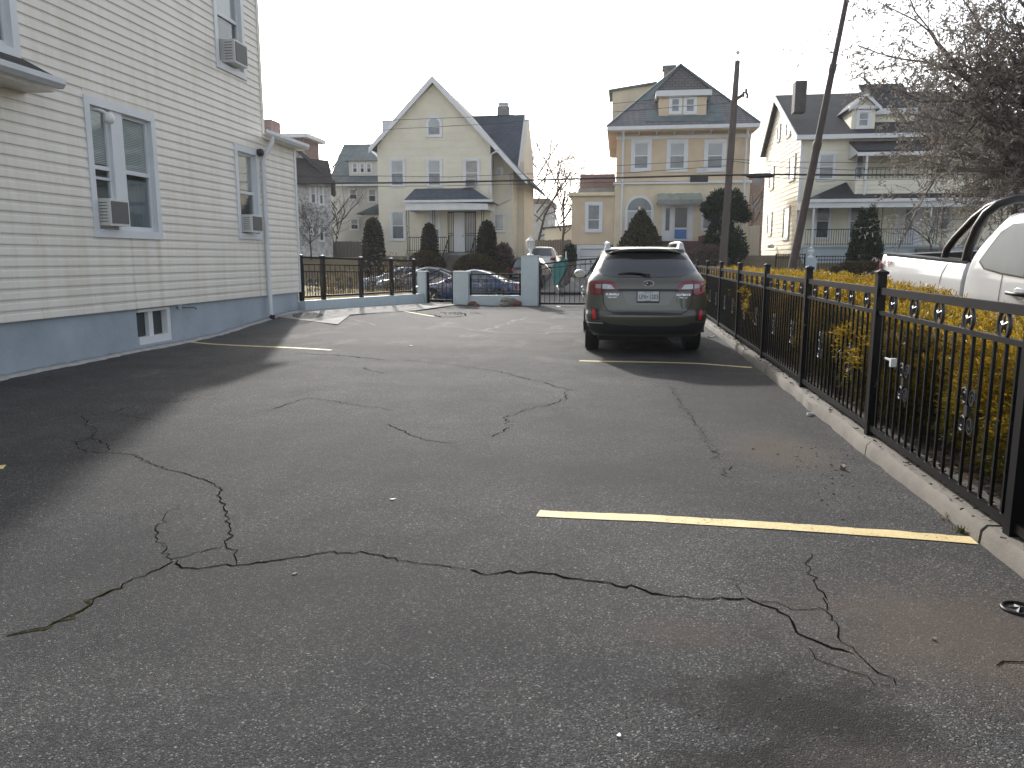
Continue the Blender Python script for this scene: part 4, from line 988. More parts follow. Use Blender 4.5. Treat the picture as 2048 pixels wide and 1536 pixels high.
def st4(mb, x, z, r):
    vs = [];
    for i in range(8):
        q = r if i % 2 == 0 else r * .3; t = math.pi / 4 * i; vs.append((x + q * 1.35 * math.cos(t), -.007, z + q * math.sin(t)))
    mb.add(vs + [(x, -.012, z)], [(i, (i + 1) % 8, 8) for i in range(8)])
sm_ = MB(); st4(sm_, -.024, .002, .022)
for x, z in ((.012, .016), (.024, -.002), (.012, -.018), (.042, .010), (.040, -.012)): st4(sm_, x, z, .010)
sm_.build('emblem_stars', MAT['chrome'], eo, False, None, True)
obj_patch('bumper_step', cpoly([(1222, 624), (1262, 623.5), (1330, 625), (1368, 627), (1362, 630.5), (1330, 631), (1240, 629.5), (1226, 628)]), rear_map(.006), MAT['blackplastic'], car, .04)
cl = obj_patch('bumper_cladding', cpoly([(1166, 642), (1209, 643), (1219, 648), (1262, 652), (1345, 653), (1374, 650), (1380, 646), (1408, 645), (1408, 664), (1380, 668), (1300, 669), (1200, 667), (1167, 660)]), rear_map(.012), MAT['blackplastic'], car, .05)
MB().tube([(x, B.rear(x, .50) - .014, .505) for x in np.linspace(-.90, -.66, 6)], .006, 5).build('clad_edge', MAT['alu'], cl, True, None, True)
MB().tube([(x, B.rear(x, .92 if abs(x) < .2 else .92) - .0, .0) for x in (0, .1)], .001, 3)
# wiper
wp = MB(); wpts = cpoly([(1236, 547), (1260, 545.5), (1280, 546.5), (1298, 551)]); wp.tube([rear_map(.03)(x, z) for x, z in wpts], [.006, .016, .018, .02], 6)
wp.lathe([(.035, -.02), (.03, .01), (.0, .02)], tuple(np.array(rear_map(.02)(*cp(1296, 551.5)))), 10, 'y'); wp.build('rear_wiper', MAT['black'], car, True, 50, True)
MB().box(-.72, .72, .35, 4.4, .22, .34).build('underbody', MAT['dark'], car, local=True)
MB().tube([(.45, .25, .30), (.45, 1.0, .30)], .11, 10).tube([(-.5, .5, .28), (.5, .5, .28)], .03, 6).build('exhaust', MAT['iron_worn'], car, True, 50, True)
ant = MB().add([(-.018, 1.05, 1.645), (.018, 1.05, 1.645), (0, .93, 1.68), (0, 1.18, 1.65), (0, .96, 1.655)], [(0, 1, 2), (1, 3, 2), (3, 0, 2), (0, 3, 1)]).build('antenna_fin', OL, car, local=True)

# ------------------------------------------------------------------ other cars: generic bodies
def generic(kind):
    if kind == 'sedan':
        return [(.20, .80, .14, 4.50, .4, .6, .5, .7), (.35, .87, .04, 4.60, .4, .66, .55, .75), (.55, .89, .0, 4.62, .42, .68, .6, .78), (.72, .895, .02, 4.56, .45, .68, .65, .78), (.80, .89, .04, 4.35, .45, .68, .8, .78), (.86, .885, .06, 3.95, .45, .66, .7, .75), (.92, .875, .12, 3.55, .4, .66, .5, .72), (.96, .855, .45, 3.40, .35, .64, .45, .7), (1.05, .81, .75, 3.18, .35, .6, .42, .65), (1.20, .73, 1.05, 2.85, .38, .54, .42, .58), (1.34, .645, 1.38, 2.52, .42, .48, .42, .5), (1.41, .57, 1.62, 2.28, .42, .42, .42, .42), (1.44, .40, 1.85, 2.08, .3, .3, .3, .3)]
    return [(.28, .82, .14, 4.42, .35, .6, .5, .7), (.45, .90, .03, 4.52, .38, .66, .55, .75), (.65, .92, .0, 4.55, .38, .68, .6, .78), (.85, .925, .05, 4.50, .38, .68, .6, .78), (1.00, .92, .07, 4.25, .38, .68, .7, .75), (1.06, .91, .10, 3.6, .36, .66, .5, .72), (1.15, .88, .16, 3.40, .34, .64, .45, .7), (1.35, .80, .32, 3.05, .34, .58, .45, .62), (1.55, .71, .48, 2.70, .34, .52, .45, .55), (1.66, .63, .55, 2.45, .36, .46, .45, .48), (1.71, .52, .72, 2.2, .4, .4, .45, .4), (1.735, .30, 1.0, 1.9, .35, .26, .35, .26)]
def make_car(name, label, kind, col, loc, rz, glass='carglass', wheels=True, plate=True):
    rows = curve_rows(generic(kind), 3); c = thing(name, label, 'car', loc, 'cars parked across the gate', (0, 0, rz)); bb = Body(rows)
    pm_ = paint(name + '_paint', col, .2, .3); bo = bb.mesh([r[0] for r in rows], 10).build('body', pm_, c, True, 32, True)
    wy = (.95, 3.65) if kind == 'sedan' else (.88, 3.52); wr = .33 if kind == 'sedan' else .37
    bpy.context.view_layer.update(); cut_wells(bo, [(wy[0], wr), (wy[1], wr)], wr + .045)
    zt, zb = (1.32, .98) if kind == 'sedan' else (1.60, 1.10)
    def rm(off): return lambda x, z: (x, bb.rear(x, z) - off, z)
    def fm_(off): return lambda x, z: (x, bb.front(x, z) + off, z)
    for s_ in (-1, 1):
        sm2 = lambda y, z, s_=s_: (s_ * (bb.side(y, z) + .006), y, z)
        if kind == 'sedan': polys = [[(1.12, 1.02), (1.98, 1.0), (1.98, 1.335), (1.55, 1.33), (1.28, 1.2)], [(2.06, 1.0), (3.1, .99), (2.75, 1.2), (2.48, 1.325), (2.06, 1.335)]]
        else: polys = [[(.62, 1.16), (1.12, 1.14), (1.12, 1.60), (.85, 1.58)], [(1.2, 1.14), (2.1, 1.13), (2.1, 1.62), (1.2, 1.62)], [(2.18, 1.13), (3.2, 1.12), (2.85, 1.38), (2.5, 1.60), (2.18, 1.62)]]
        for p in polys: obj_patch('side_window', p, sm2, MAT[glass], c, .12)
        for y in wy: wheel(c, s_ * (.77 if kind == 'sedan' else .80), y, wr, .21, s_)
        m_ = MB().lathe([(.0, -.08), (.06, -.07), (.08, 0), (.06, .06), (.0, .08)], (0, 0, 0), 10, 'y'); m_.v = [(x * 1.3, y, z * .85) for x, y, z in m_.v]; mo = m_.build('mirror', pm_, c, True, 50, True); mo.location = (s_ * .98, 3.0, zb + .03)
        MB().bar((s_ * .86, 3.02, zb), (s_ * .95, 3.0, zb + .01), .06, .04).build('mirror_arm', MAT['blackplastic'], c, local=True)
        zl_ = .72 if kind == 'sedan' else .98
        obj_patch('tail_light', [(s_ * .52, zl_ - .09), (s_ * .84, zl_ - .11), (s_ * .86, zl_ + .09), (s_ * .60, zl_ + .08)], rm(.012), MAT['redlens'], c, .05)
        zh = .66 if kind == 'sedan' else .82
        obj_patch('headlight', [(s_ * .50, zh - .07), (s_ * .82, zh - .05), (s_ * .84, zh + .07), (s_ * .55, zh + .05)], fm_(.012), MAT['clearlens'], c, .05)
        MB().bar((s_ * (bb.side(1.9, zb - .14) + .012), 1.75, zb - .14), (s_ * (bb.side(1.9, zb - .14) + .012), 1.95, zb - .14), .02, .03).build('door_handle', pm_, c, local=True)
        for yy in (2.02, 3.18): obj_patch('door_gap', [(yy, .42), (yy + .012, .42), (yy + .012, zb - .03), (yy, zb - .03)], lambda y, z, s_=s_: (s_ * (bb.side(y, z) + .002), y, z), MAT['black'], c, .1)
    w1 = .60 if kind == 'sedan' else .62
    obj_patch('rear_window', [(-.66, zb + .05), (.66, zb + .05), (w1 - .07, zt + .02), (-w1 + .07, zt + .02)], rm(.006), MAT['carglass_s'], c, .06)
    obj_patch('windscreen', [(-.68, zb + .02), (.68, zb + .02), (w1 - .05, zt + .02), (-w1 + .05, zt + .02)], fm_(.006), MAT['carglass_s'], c, .06)
    MB().box(-.17, .17, -.012 if kind == 'sedan' else .03, .06, .62, .73).build('number_plate', MAT['platew'], c, local=True)
    obj_patch('grille', [(-.42, .45), (.42, .45), (.46, .62), (-.46, .62)], fm_(.01), MAT['black'], c, .06)
    MB().box(-.7, .7, .4, 4.2, .18, .30).build('underbody', MAT['dark'], c, local=True)
    return c
zs0 = zst(0) + .02
bx_ = PY(1048, 570, 31.2)[0]
make_car('sedan', 'dark blue sedan parked at the near kerb behind the low wall', 'sedan', (.014, .036, .105), (bx_, 30.3 + .9, zs0), R(90), 'carglass_s')
make_car('sedan', 'grey sedan on the street behind the blue sedan', 'sedan', (.12, .125, .135), (PY(942, 550, 36)[0], 36.2, zs0 + .05), R(90), 'carglass')
make_car('sedan', 'pale silver-blue sedan farthest back, behind the left iron fence', 'sedan', (.30, .38, .45), (PY(892, 545, 39.2)[0], 39.3, zs0 + .05), R(90), 'carglass')
make_car('suv', 'black SUV on the driveway, half hidden by the lantern pillar', 'suv', (.012, .013, .014), (PY(1048, 520, 42.6)[0] + .05, 42.4, yz(-5, 43.5) + .02), R(-3), 'carglass')
make_car('suv', 'white SUV seen from behind on the driveway between the houses', 'suv', (.62, .63, .63), (PY(1083, 520, 48.2)[0], 48.0, yz(-3, 49) + .02), R(0), 'carglass')
make_car('sedan', 'white car across the street, glimpsed through the pickup roll bar', 'sedan', (.6, .62, .63), (PY(1990, 500, 36)[0] , 36.3, zst(20) + .05), R(90), 'carglass')
# ------------------------------------------------------------------ white pickup beyond the hedge
tk = thing('pickup_truck', 'white pickup truck with black roll bar behind the golden hedge', 'truck', tuple(TR_O), None, TRM.to_euler())
WP = paint('white_paint', (.72, .73, .74), .0, .25, .01)
prof = [(.86, .50), (.915, .62), (.945, .80), (.955, 1.0), (.945, 1.14), (.925, 1.25), (.905, 1.315), (.88, 1.335), (.83, 1.335), (.825, 1.28), (.81, .78), (.80, .60)]
for s_ in (1, -1):
    mb = MB(); ny = 10; y0, y1 = .03, 1.785; k = len(prof); vs = []
    for i in range(ny + 1):
        y = y0 + (y1 - y0) * i / ny; e = .03 * max(0, 1 - i / 1.5)
        vs += [(s_ * (x - e), y, z) for x, z in prof]
    mb.add(vs, [(i * k + q, i * k + (q + 1) % k, (i + 1) * k + (q + 1) % k, (i + 1) * k + q) for i in range(ny) for q in range(k)] + [tuple(range(k)), tuple(ny * k + q for q in range(k - 1, -1, -1))])
    sd_ = mb.build('bed_side', WP, tk, True, 40, True)
    MB().box(-.06 + s_ * .852, .06 + s_ * .852, .05, 1.79, 1.336, 1.35).build('rail_cap', MAT['blackplastic'], tk, local=True)
    MB().add([(s_ * x, y, z) for x, y, z in ((.93, .02, .93), (.80, -.01, .93), (.80, -.01, 1.24), (.91, .0, 1.24), (.955, .11, .93), (.94, .11, 1.24))], [(0, 1, 2, 3), (0, 3, 5, 4)]).build('tail_light', MAT['redlens'], tk, local=True)
    for y in (1.05, 4.3): wheel(tk, s_ * .80, y, .38, .25, s_)
    MB().lathe([(.43, -.14), (.47, -.14), (.47, .0), (.43, .0)], (s_ * .965 if s_ > 0 else -.825, 1.05, .40), 28, 'x').build('wheel_arch', MAT['blackplastic'], tk, True, 40, True)
MB().box(-.80, .80, .02, .09, .58, 1.33).build('tailgate', WP, tk, local=True)
MB().box(-.822, -.80, .1, 1.77, .72, 1.338).box(.80, .822, .1, 1.77, .72, 1.338).box(-.80, .80, .09, .11, .72, 1.32).build('bed_liner', MAT['black'], tk, local=True)
MB().box(-.82, .82, .05, 1.82, .60, .72).build('bed_floor', MAT['black'], tk, local=True)
MB().box(-.80, .80, 1.78, 1.82, .70, 1.33).build('bulkhead', MAT['black'], tk, local=True)
MB().box(-.9, .9, -.14, -.02, .46, .62).build('rear_bumper', MAT['chrome'], tk, local=True)
CR = curve_rows([(.42, .86, 1.82, 5.05, .08, .5, .4, .6), (.58, .92, 1.81, 5.30, .08, .6, .4, .7), (.80, .945, 1.80, 5.33, .08, .6, .4, .7), (1.00, .955, 1.80, 5.30, .08, .6, .4, .7), (1.10, .95, 1.80, 5.15, .08, .6, .5, .7), (1.17, .945, 1.80, 4.3, .09, .6, .5, .7), (1.23, .94, 1.80, 4.05, .10, .6, .45, .7), (1.33, .93, 1.81, 3.85, .12, .58, .4, .66), (1.45, .91, 1.85, 3.65, .15, .55, .4, .6), (1.60, .88, 1.94, 3.40, .2, .5, .4, .55), (1.74, .845, 2.06, 3.15, .25, .45, .4, .5), (1.83, .785, 2.17, 3.0, .2, .4, .2, .42), (1.875, .58, 2.32, 2.92, .15, .3, .15, .3)], 4)
CB = Body(CR, 3.2); cb = CB.mesh([r[0] for r in CR], 10).build('cab', WP, tk, True, 32, True); cut_wells(cb, [(4.3, .40)], .46)
for s_ in (1, -1):
    csm = lambda y, z, s_=s_: (s_ * (CB.side(y, z) + .005), y, z)
    obj_patch('window_seal', [(2.03, 1.36), (2.13, 1.29), (2.40, 1.262), (2.83, 1.245), (2.83, 1.745), (2.62, 1.755), (2.38, 1.74), (2.24, 1.66)], csm, MAT['black'], tk, .06)
    csm2 = lambda y, z, s_=s_: (s_ * (CB.side(y, z) + .009), y, z)
    obj_patch('quarter_window', [(2.055, 1.37), (2.15, 1.305), (2.42, 1.278), (2.73, 1.265), (2.73, 1.73), (2.61, 1.74), (2.39, 1.725), (2.258, 1.65)], csm2, M('quarter_glass', (.19, .205, .21), .2, .08, 3, spec=.35) if s_ > 0 else MAT['carglass'], tk, .06)
    obj_patch('pillar_trim', [(2.74, 1.258), (2.90, 1.25), (2.86, 1.745), (2.74, 1.745)], csm2, MAT['carglass_s'], tk, .06)
    obj_patch('door_window', [(2.91, 1.262), (3.75, 1.23), (3.35, 1.55), (3.1, 1.72), (2.87, 1.74)], csm2, MAT['carglass'], tk, .08)
    for y in (1.80, 2.40): obj_patch('door_gap', [(y + .02, .62), (y + .03, .62), (y + .03, 1.27), (y + .02, 1.27)], lambda y, z, s_=s_: (s_ * (CB.side(y, z) + .003), y, z), MAT['iron_worn'], tk, .1)
    h = MB(); hx = CB.side(2.75, 1.1)
    h.tube([(s_ * (hx + a), y, 1.105) for a, y in ((.0, 2.56), (.04, 2.585), (.045, 2.70), (.04, 2.80), (.0, 2.83))], [.014, .02, .021, .02, .014], 8); h.build('door_handle', MAT['blackplastic'], tk, True, 50, True)
    hb = MB().lathe([(.055, .0), (.05, .006), (.0, .007)], (0, 0, 0), 16, 'x'); hb.v = [(s_ * (hx + x), 2.70 + y * 1.6, 1.105 + z) for x, y, z in hb.v]; hb.build('handle_cup', WP, tk, True, 40, True)
    # fuel side strip / bed strap
    # roll bar: rear brace and main hoop on each rail
    y_h = [(s_ * .85, 1.30, 1.345), (s_ * .85, 1.335, 1.455), (s_ * .845, 1.46, 1.575), (s_ * .83, 1.74, 1.79), (s_ * .81, 1.93, 1.90), (s_ * .76, 2.06, 1.945)]
    MB().tube(y_h, .038, 10).build('roll_bar_brace', MAT['black'], tk, True, 60, True)
    MB().box(s_ * .845 - .05, s_ * .845 + .05, 1.28, 1.79, 1.35, 1.362).build('roll_bar_foot', MAT['black'], tk, local=True)
hp = [(.87, 1.72, 1.35), (.87, 1.76, 1.50), (.87, 1.86, 1.70), (.85, 1.96, 1.84), (.80, 2.06, 1.925), (.68, 2.12, 1.965)]
MB().tube(hp + [(x * -1, y, z) for x, y, z in hp[::-1]], .045, 10).build('roll_bar', MAT['black'], tk, True, 60, True)
pn = MB().prism([(.80, 1.45, 1.50), (.80, 1.76, 1.50), (.79, 1.86, 1.69), (.79, 1.68, 1.69)], (-.008, 0, 0)).build('logo_plate', M('grey_plate', (.46, .45, .42), .5), tk, local=True)
lg = MB().tube([(.803, 1.665 + .040 * math.cos(t), 1.60 + .045 * math.sin(t)) for t in [R(40) + R(280) * i / 16 for i in range(17)]], .009, 5).bar((.805, 1.665, 1.60), (.805, 1.70, 1.60), .008, .010).bar((.805, 1.665, 1.58), (.805, 1.665, 1.625), .008, .010).bar((.805, 1.665, 1.622), (.805, 1.705, 1.622), .008, .010).build('logo', MAT['red'], pn, local=True)
obj_patch('strap_mark', [(1.40, 1.08), (1.412, 1.08), (1.428, 1.20), (1.49, 1.325), (1.475, 1.327), (1.415, 1.20)], lambda y, z: (float(np.interp(z, [p[1] for p in prof[:8]], [p[0] for p in prof[:8]])) + .003, y, z), MAT['black'], tk, .03)
text_obj('4X4', .10, M('decal_red', (.30, .06, .06), .5), tk, (.936, .245, 1.245), (R(90 - 12), 0, R(90)), .001, sx=1.15, shear=.3)
obj_patch('windscreen', [(-.72, 1.26), (.72, 1.26), (.58, 1.70), (-.58, 1.70)], lambda x, z: (x, CB.front(x, z) + .006, z), MAT['carglass'], tk, .08)
obj_patch('back_window', [(-.60, 1.36), (.60, 1.36), (.52, 1.68), (-.52, 1.68)], lambda x, z: (x, CB.rear(x, z) - .006, z), MAT['carglass'], tk, .08)
MB().box(-.6, .6, .3, 4.9, .34, .50).build('underbody', MAT['dark'], tk, local=True)

# ================================================================== houses across the street
HY = 46.0
def q(px, py, Y=HY): p = PY(px, py, Y); return p[0], p[2]
def qwin(parent, x0, y0, x1, y1, Y=HY, **kw):
    a = q(x0, (y0 + y1) / 2, Y)[0]; b = q(x1, (y0 + y1) / 2, Y)[0]; zt = q((x0 + x1) / 2, y0, Y)[1]; zb = q((x0 + x1) / 2, y1, Y)[1]
    return window(parent, FY(Y), a, b, zb, zt, n0=kw.pop('n0', .03), **kw)
def lineX(z, a, b):                        # x on the line a-b (x,z) at height z
    return a[0] + (b[0] - a[0]) * (z - a[1]) / (b[1] - a[1])
# ---------------- cream gabled house
h1 = thing('cream_house', 'cream shingled house with steep front gable and grey porch roof', 'house', (-9.5, 50, 1.5))
xl, xr = q(757, 400)[0], q(981, 400)[0]; zb = 1.1; za = q(868, 163)[1]; xa = q(868, 163)[0]
zel = q(757, 285)[1]; zer = q(981, 290)[1]
zf = q(870, 512)[1]
MB().prism([(xl, HY, zb), (xr, HY, zb), (xr, HY, zer), (xa, HY, za - .1), (xl, HY, zel)], (0, 9, 0)).build('wall', MAT['cream'], h1)
MB().box(xl - .03, xr + .03, HY - .05, HY + .02, zb - .8, zf).build('foundation', MAT['concrete_l'], h1)
wing = q(1026, 450, 47.4)[0]
wz1 = q(1026, 326, 47.4)[1]
MB().prism([(xr - .1, 47.4, zb), (wing, 47.4, zb), (wing, 47.4, wz1), (xr - .1, 47.4, zer + .3)], (0, 7.5, 0)).build('wing_wall', MAT['cream'], h1)
P1 = q(742, 298); P2 = q(868, 155); P3 = q(1056, 360)
OV = HY - .45
sl = (P2[1] - P3[1]) / (P3[0] - P2[0])
slab('roof', [(P1[0], OV, P1[1]), (P2[0], OV, P2[1]), (P2[0], 57, P2[1]), (P1[0], 57, P1[1])], .14, MAT['shingle_b'], h1)
slab('roof', [(P3[0], OV, P3[1]), (P2[0], OV, P2[1]), (P2[0], 57, P2[1]), (P3[0], 57, P3[1])], .14, MAT['shingle_b'], h1)
for (a, b) in ((P1, P2), (P3, P2)):
    MB().prism([(a[0], OV - .03, a[1] + .02), (b[0], OV - .03, b[1] + .03), (b[0], OV - .03, b[1] - .36), (a[0], OV - .03, a[1] - .30)], (0, .06, 0)).build('rake_board', MAT['trim_far'], h1)
    MB().prism([(a[0], OV + .03, a[1] - .15), (b[0], OV + .03, b[1] - .2), (b[0], HY, b[1] - .2), (a[0], HY, a[1] - .15)], (0, 0, -.04)).build('soffit', MAT['trim_far'], h1)
def rf1(z):
    a = xl if z < zel else lineX(z, (xl, zel), (xa, za - .1)); b = xr if z < zer else lineX(z, (xr, zer), (xa, za - .1)); return a, b
courses(h1, FY(HY), xl, xr, zf, za - .4, .42, MAT['cream'], 0, .022, rangef=rf1, name='shingle_course')
courses(h1, FY(47.4), xr, wing, zf, wz1 + 1.0, .42, MAT['cream'], 0, .022, name='shingle_course', rangef=lambda z: (xr, min(wing, P2[0] + (P2[1] - z - .45) / sl)))
courses(h1, FXp(wing), 47.4, 54.9, zf, wz1, .42, MAT['cream'], 0, .022, name='shingle_course')
# rear cross wing with its own roof
ry, ey_ = 52.5, 49.2
cx1 = PY(1050, 229, ry)[0]; zr = PY(1050, 229, ry)[2]; ze = PY(1052, 333, ey_)[2]; cxw = PY(1047, 350, 49.6)[0]
slab('cross_roof', [(P2[0], ey_, ze), (cx1, ey_, ze), (cx1, ry, zr), (P2[0], ry, zr)], .14, MAT['shingle_b'], h1)
slab('cross_roof', [(P2[0], 2 * ry - ey_, ze), (cx1, 2 * ry - ey_, ze), (cx1, ry, zr), (P2[0], ry, zr)], .14, MAT['shingle_b'], h1)
MB().prism([(cxw, 49.6, zb), (cxw, 55.4, zb), (cxw, 55.4, ze + .35), (cxw, ry, zr - .3), (cxw, 49.6, ze + .35)], (-4, 0, 0)).build('cross_wall', MAT['cream'], h1)
MB().prism([(cx1 + .03, ey_, ze), (cx1 + .03, ry, zr + .02), (cx1 + .03, ry, zr - .28), (cx1 + .03, ey_ + .1, ze - .24)], (-.07, 0, 0)).build('rake_board', MAT['trim_far'], h1)
courses(h1, FXp(cxw), 49.6, 55.4, zf, ze + .3, .42, MAT['cream'], 0, .022, name='shingle_course')
for (y0, y1, z0_, z1_) in ((50.2, 51.1, 2.2, 4.2), (51.6, 52.4, 2.2, 4.2)): window(h1, FXp(wing), y0, y1, z0_, z1_, n0=.03, lo='pane_m')
window(h1, FXp(wing), 49.0, 49.5, 5.6, 6.8, n0=.03)
# windows
for x0, x1, y0, y1, up, lo in ((779, 811, 317, 375, 'pane_l', 'pane_m'), (853, 885, 317, 375, 'pane_l', 'pane_m'), (927, 960, 317, 375, 'pane_m', 'pane_m'), (781, 812, 421, 482, 'pane_l', 'pane_m')): qwin(h1, x0, y0, x1, y1, up=up, lo=lo, sash_w=.05)
qwin(h1, 855, 424, 882, 492, up='acw', lo='pane_m'); qwin(h1, 986, 425, 1011, 465, Y=47.4, up='pane_l', lo='pane_m', mid=.12); qwin(h1, 992, 334, 1008, 355, Y=47.4, mid=.98, trim=.12)
# arched attic window
ax0, ax1 = q(852, 250)[0], q(885, 250)[0]; az0, az1 = q(868, 275)[1], q(868, 231)[1]; axm = (ax0 + ax1) / 2; rad = (ax1 - ax0) / 2
def archpts(x0, x1, z0, ztop, n=12):
    r = (x1 - x0) / 2; c = (x0 + x1) / 2; return [(x0, z0), (x1, z0)] + [(c + r * math.cos(math.pi * i / n), ztop - r + r * math.sin(math.pi * i / n)) for i in range(n + 1)]
def arch_window(parent, Y, x0, x1, z0, z1, T, up, lo, mid, name='window'):
    o = MB().fpoly(FY(Y), archpts(x0, x1, z0, z1), 0, .06).build(name, MAT['trim_far'], parent)
    MB().fpoly(FY(Y), archpts(x0 + T, x1 - T, mid, z1 - T), .061, .064).build('pane', MAT[up], o)
    MB().fbox(FY(Y), x0 + T, x1 - T, z0 + T, mid - .06, .061, .064).build('pane', MAT[lo], o); return o
arch_window(h1, HY - .03, ax0, ax1, az0, az1, .17, 'pane_l', 'pane_m', az0 + .62)
# porch
PYF = HY - 2.0
pa, pb = q(808, 400, PYF), q(986, 404, PYF); ta, tb = q(830, 378)[0], q(945, 378)[0]; tz = q(880, 377)[1]
slab('porch_roof', [(pa[0], PYF, pa[1]), (pb[0], PYF, pb[1] - .02), (tb, HY - .02, tz), (ta, HY - .02, tz)], .08, MAT['shingle_b'], h1)
slab('porch_roof', [(pb[0], PYF, pb[1] - .02), (pb[0], HY - .02, pb[1] - .02), (tb, HY - .02, tz)], .08, MAT['shingle_b'], h1)
slab('porch_roof', [(pa[0], PYF, pa[1]), (pa[0], HY - .02, pa[1]), (ta, HY - .02, tz)], .08, MAT['shingle_b'], h1)
fz0, fz1 = q(880, 420, PYF)[1], pa[1] - .09
MB().box(pa[0] + .06, pb[0] - .3, PYF + .05, PYF + .16, fz0, fz1 - .02).box(pa[0] + .06, pa[0] + .17, PYF + .16, HY - .03, fz0, fz1 - .02).box(pb[0] - .41, pb[0] - .3, PYF + .16, HY - .03, fz0, fz1 - .02).box(pa[0] + .17, pb[0] - .41, PYF + .16, HY - .03, fz1 - .12, fz1 - .04).build('porch_fascia', MAT['trim_far'], h1)
MB().box(pa[0], pb[0], PYF - .1, PYF + .02, fz1 - .06, fz1 + .07).build('gutter', MAT['trim_far'], h1)
pfz = q(900, 505, PYF)[1]
MB().box(pa[0] + .1, pb[0] - .25, PYF, HY - .06, .6, pfz).build('porch_base', MAT['concrete_l'], h1)
for px in (814, 866, 964): x = q(px, 450, PYF)[0]; MB().box(x - .05, x - .02, PYF + .1, PYF + .13, pfz, fz0).box(x + .07, x + .10, PYF + .1, PYF + .13, pfz, fz0).bar((x - .035, PYF + .115, pfz + 1), (x + .085, PYF + .115, pfz + 1.3), .015).bar((x + .085, PYF + .115, pfz + 1.3), (x - .035, PYF + .115, pfz + 1.6), .015).build('porch_post', MAT['iron'], h1)
xa0, xa1 = q(815, 450, PYF)[0], q(892, 450, PYF)[0]
rlg = MB().box(xa0, xa1, PYF + .1, PYF + .13, pfz + .85, pfz + .89).box(xa0, xa1, PYF + .1, PYF + .13, pfz + .1, pfz + .13)
for i in range(20): x = xa0 + (xa1 - xa0) * i / 19; rlg.box(x - .009, x + .009, PYF + .106, PYF + .124, pfz, pfz + .86)
rlg.build('porch_railing', MAT['iron'], h1)
# door with iron security gates
d0, d1 = q(896, 460)[0], q(952, 460)[0]; dz0, dz1 = pfz, q(920, 423)[1]
dg_ = MB().fbox(FY(HY), d0, d1, dz0, dz1, .02, .05).build('door_frame', MAT['black'], h1)
e0, e1 = q(908, 460)[0], q(930, 460)[0]
MB().fbox(FY(HY), e0, e1, dz0 + .05, dz1 - .06, .05, .08).build('door', MAT['doorw'], h1)
MB().fbox(FY(HY), e1 - .14, e1 - .10, dz0 + .95, dz0 + 1.05, .08, .13).build('door_handle', MAT['iron_worn'], h1)
MB().fbox(FY(HY), e1 + .05, d1 - .06, dz0 + .05, dz1 - .06, .05, .06).build('door_panel', MAT['pane_l'], h1)
MB().fbox(FY(HY), d0 + .05, e0 - .04, dz0 + .05, dz1 - .06, .05, .06).build('door_panel', MAT['cream'], h1)
sg = MB()
for a, b in ((e1 + .03, d1 - .03), (d0 + .03, e0 - .02)):
    for z in (dz0 + .06, dz0 + 1.0, dz0 + 1.12, dz1 - .08): sg.fbox(FY(HY), a, b, z, z + .03, .09, .11)
    n = 6 if b - a > .5 else 3
    for i in range(n + 1): u = a + (b - a) * i / n; sg.fbox(FY(HY), u - .012, u + .012, dz0 + .06, dz1 - .06, .092, .108)
sg.build('security_gate', MAT['iron'], h1)
# steps and hand rails
s0, s1 = q(894, 515, 43.5)[0], q(950, 515, 43.5)[0]
for i in range(8):
    z = pfz - .18 * (i + 1) + .02; MB().box(s0 - .05 * i * 0, s1, PYF - .30 * (i + 1), PYF - .30 * i - .003, z - .5, z).build('step', MAT['concrete'], h1)
for x in (s0 + .05, s1 - .05):
    hr = MB().tube([(x, PYF - .1, pfz + .9), (x, PYF - 2.3, pfz - .5)], .03, 6)
    for i in range(7): t = i / 6; hr.tube([(x, PYF - .1 - 2.2 * t, pfz + .9 - 1.4 * t), (x, PYF - .1 - 2.2 * t, pfz - .1 - 1.4 * t)], .014, 4)
    hr.build('hand_rail', MAT['iron'], h1)
ds = q(982, 400)[0]
downspout(h1, [(q(1000, 302)[0], OV - .05, q(1000, 302)[1]), (q(983, 309)[0], HY - .06, q(983, 309)[1]), (ds, HY - .06, q(981, 330)[1]), (ds, HY - .06, q(981, 398)[1])], .06)
downspout(h1, [(q(1030, 340, 47)[0], 46.8, q(1030, 340, 47)[1]), (q(1018, 346, 47)[0], 47.3, q(1018, 346, 47)[1]), (q(1018, 398, 47)[0], 47.3, q(1018, 398, 47)[1]), (q(987, 412, 47)[0], 47.25, q(987, 412, 47)[1]), (q(984, 500, 47)[0], 47.2, q(984, 500, 47)[1])], .06)
ch = PY(1007, 228, 53)[0]; MB().box(ch - .38, ch + .38, 52.7, 53.4, zr - .6, PY(1007, 214, 53)[2]).build('chimney', MAT['concrete_l'], h1)
MB().box(ch - .30, ch + .30, 52.8, 53.3, PY(1007, 214, 53)[2], PY(1007, 214, 53)[2] + .12).box(ch - .34, ch + .34, 52.75, 53.35, PY(1007, 208, 53)[2] - .02, PY(1007, 208, 53)[2] + .05).build('chimney_cap', MAT['trim_far'], h1)
dx = PY(783, 250, 49)[0]; dz_ = PY(783, 262, 49)[2]; MB().box(dx - .5, dx + .9, 48.6, 51, dz_ - .6, PY(783, 243, 49)[2]).build('side_dormer', MAT['trim_far'], h1)
ac_unit('small air conditioner in an upper window of the cream gabled house', FY(HY), q(933, 370)[0], q(953, 370)[0], q(943, 374)[1], q(943, 359)[1], .06, .35, 'window air conditioners')
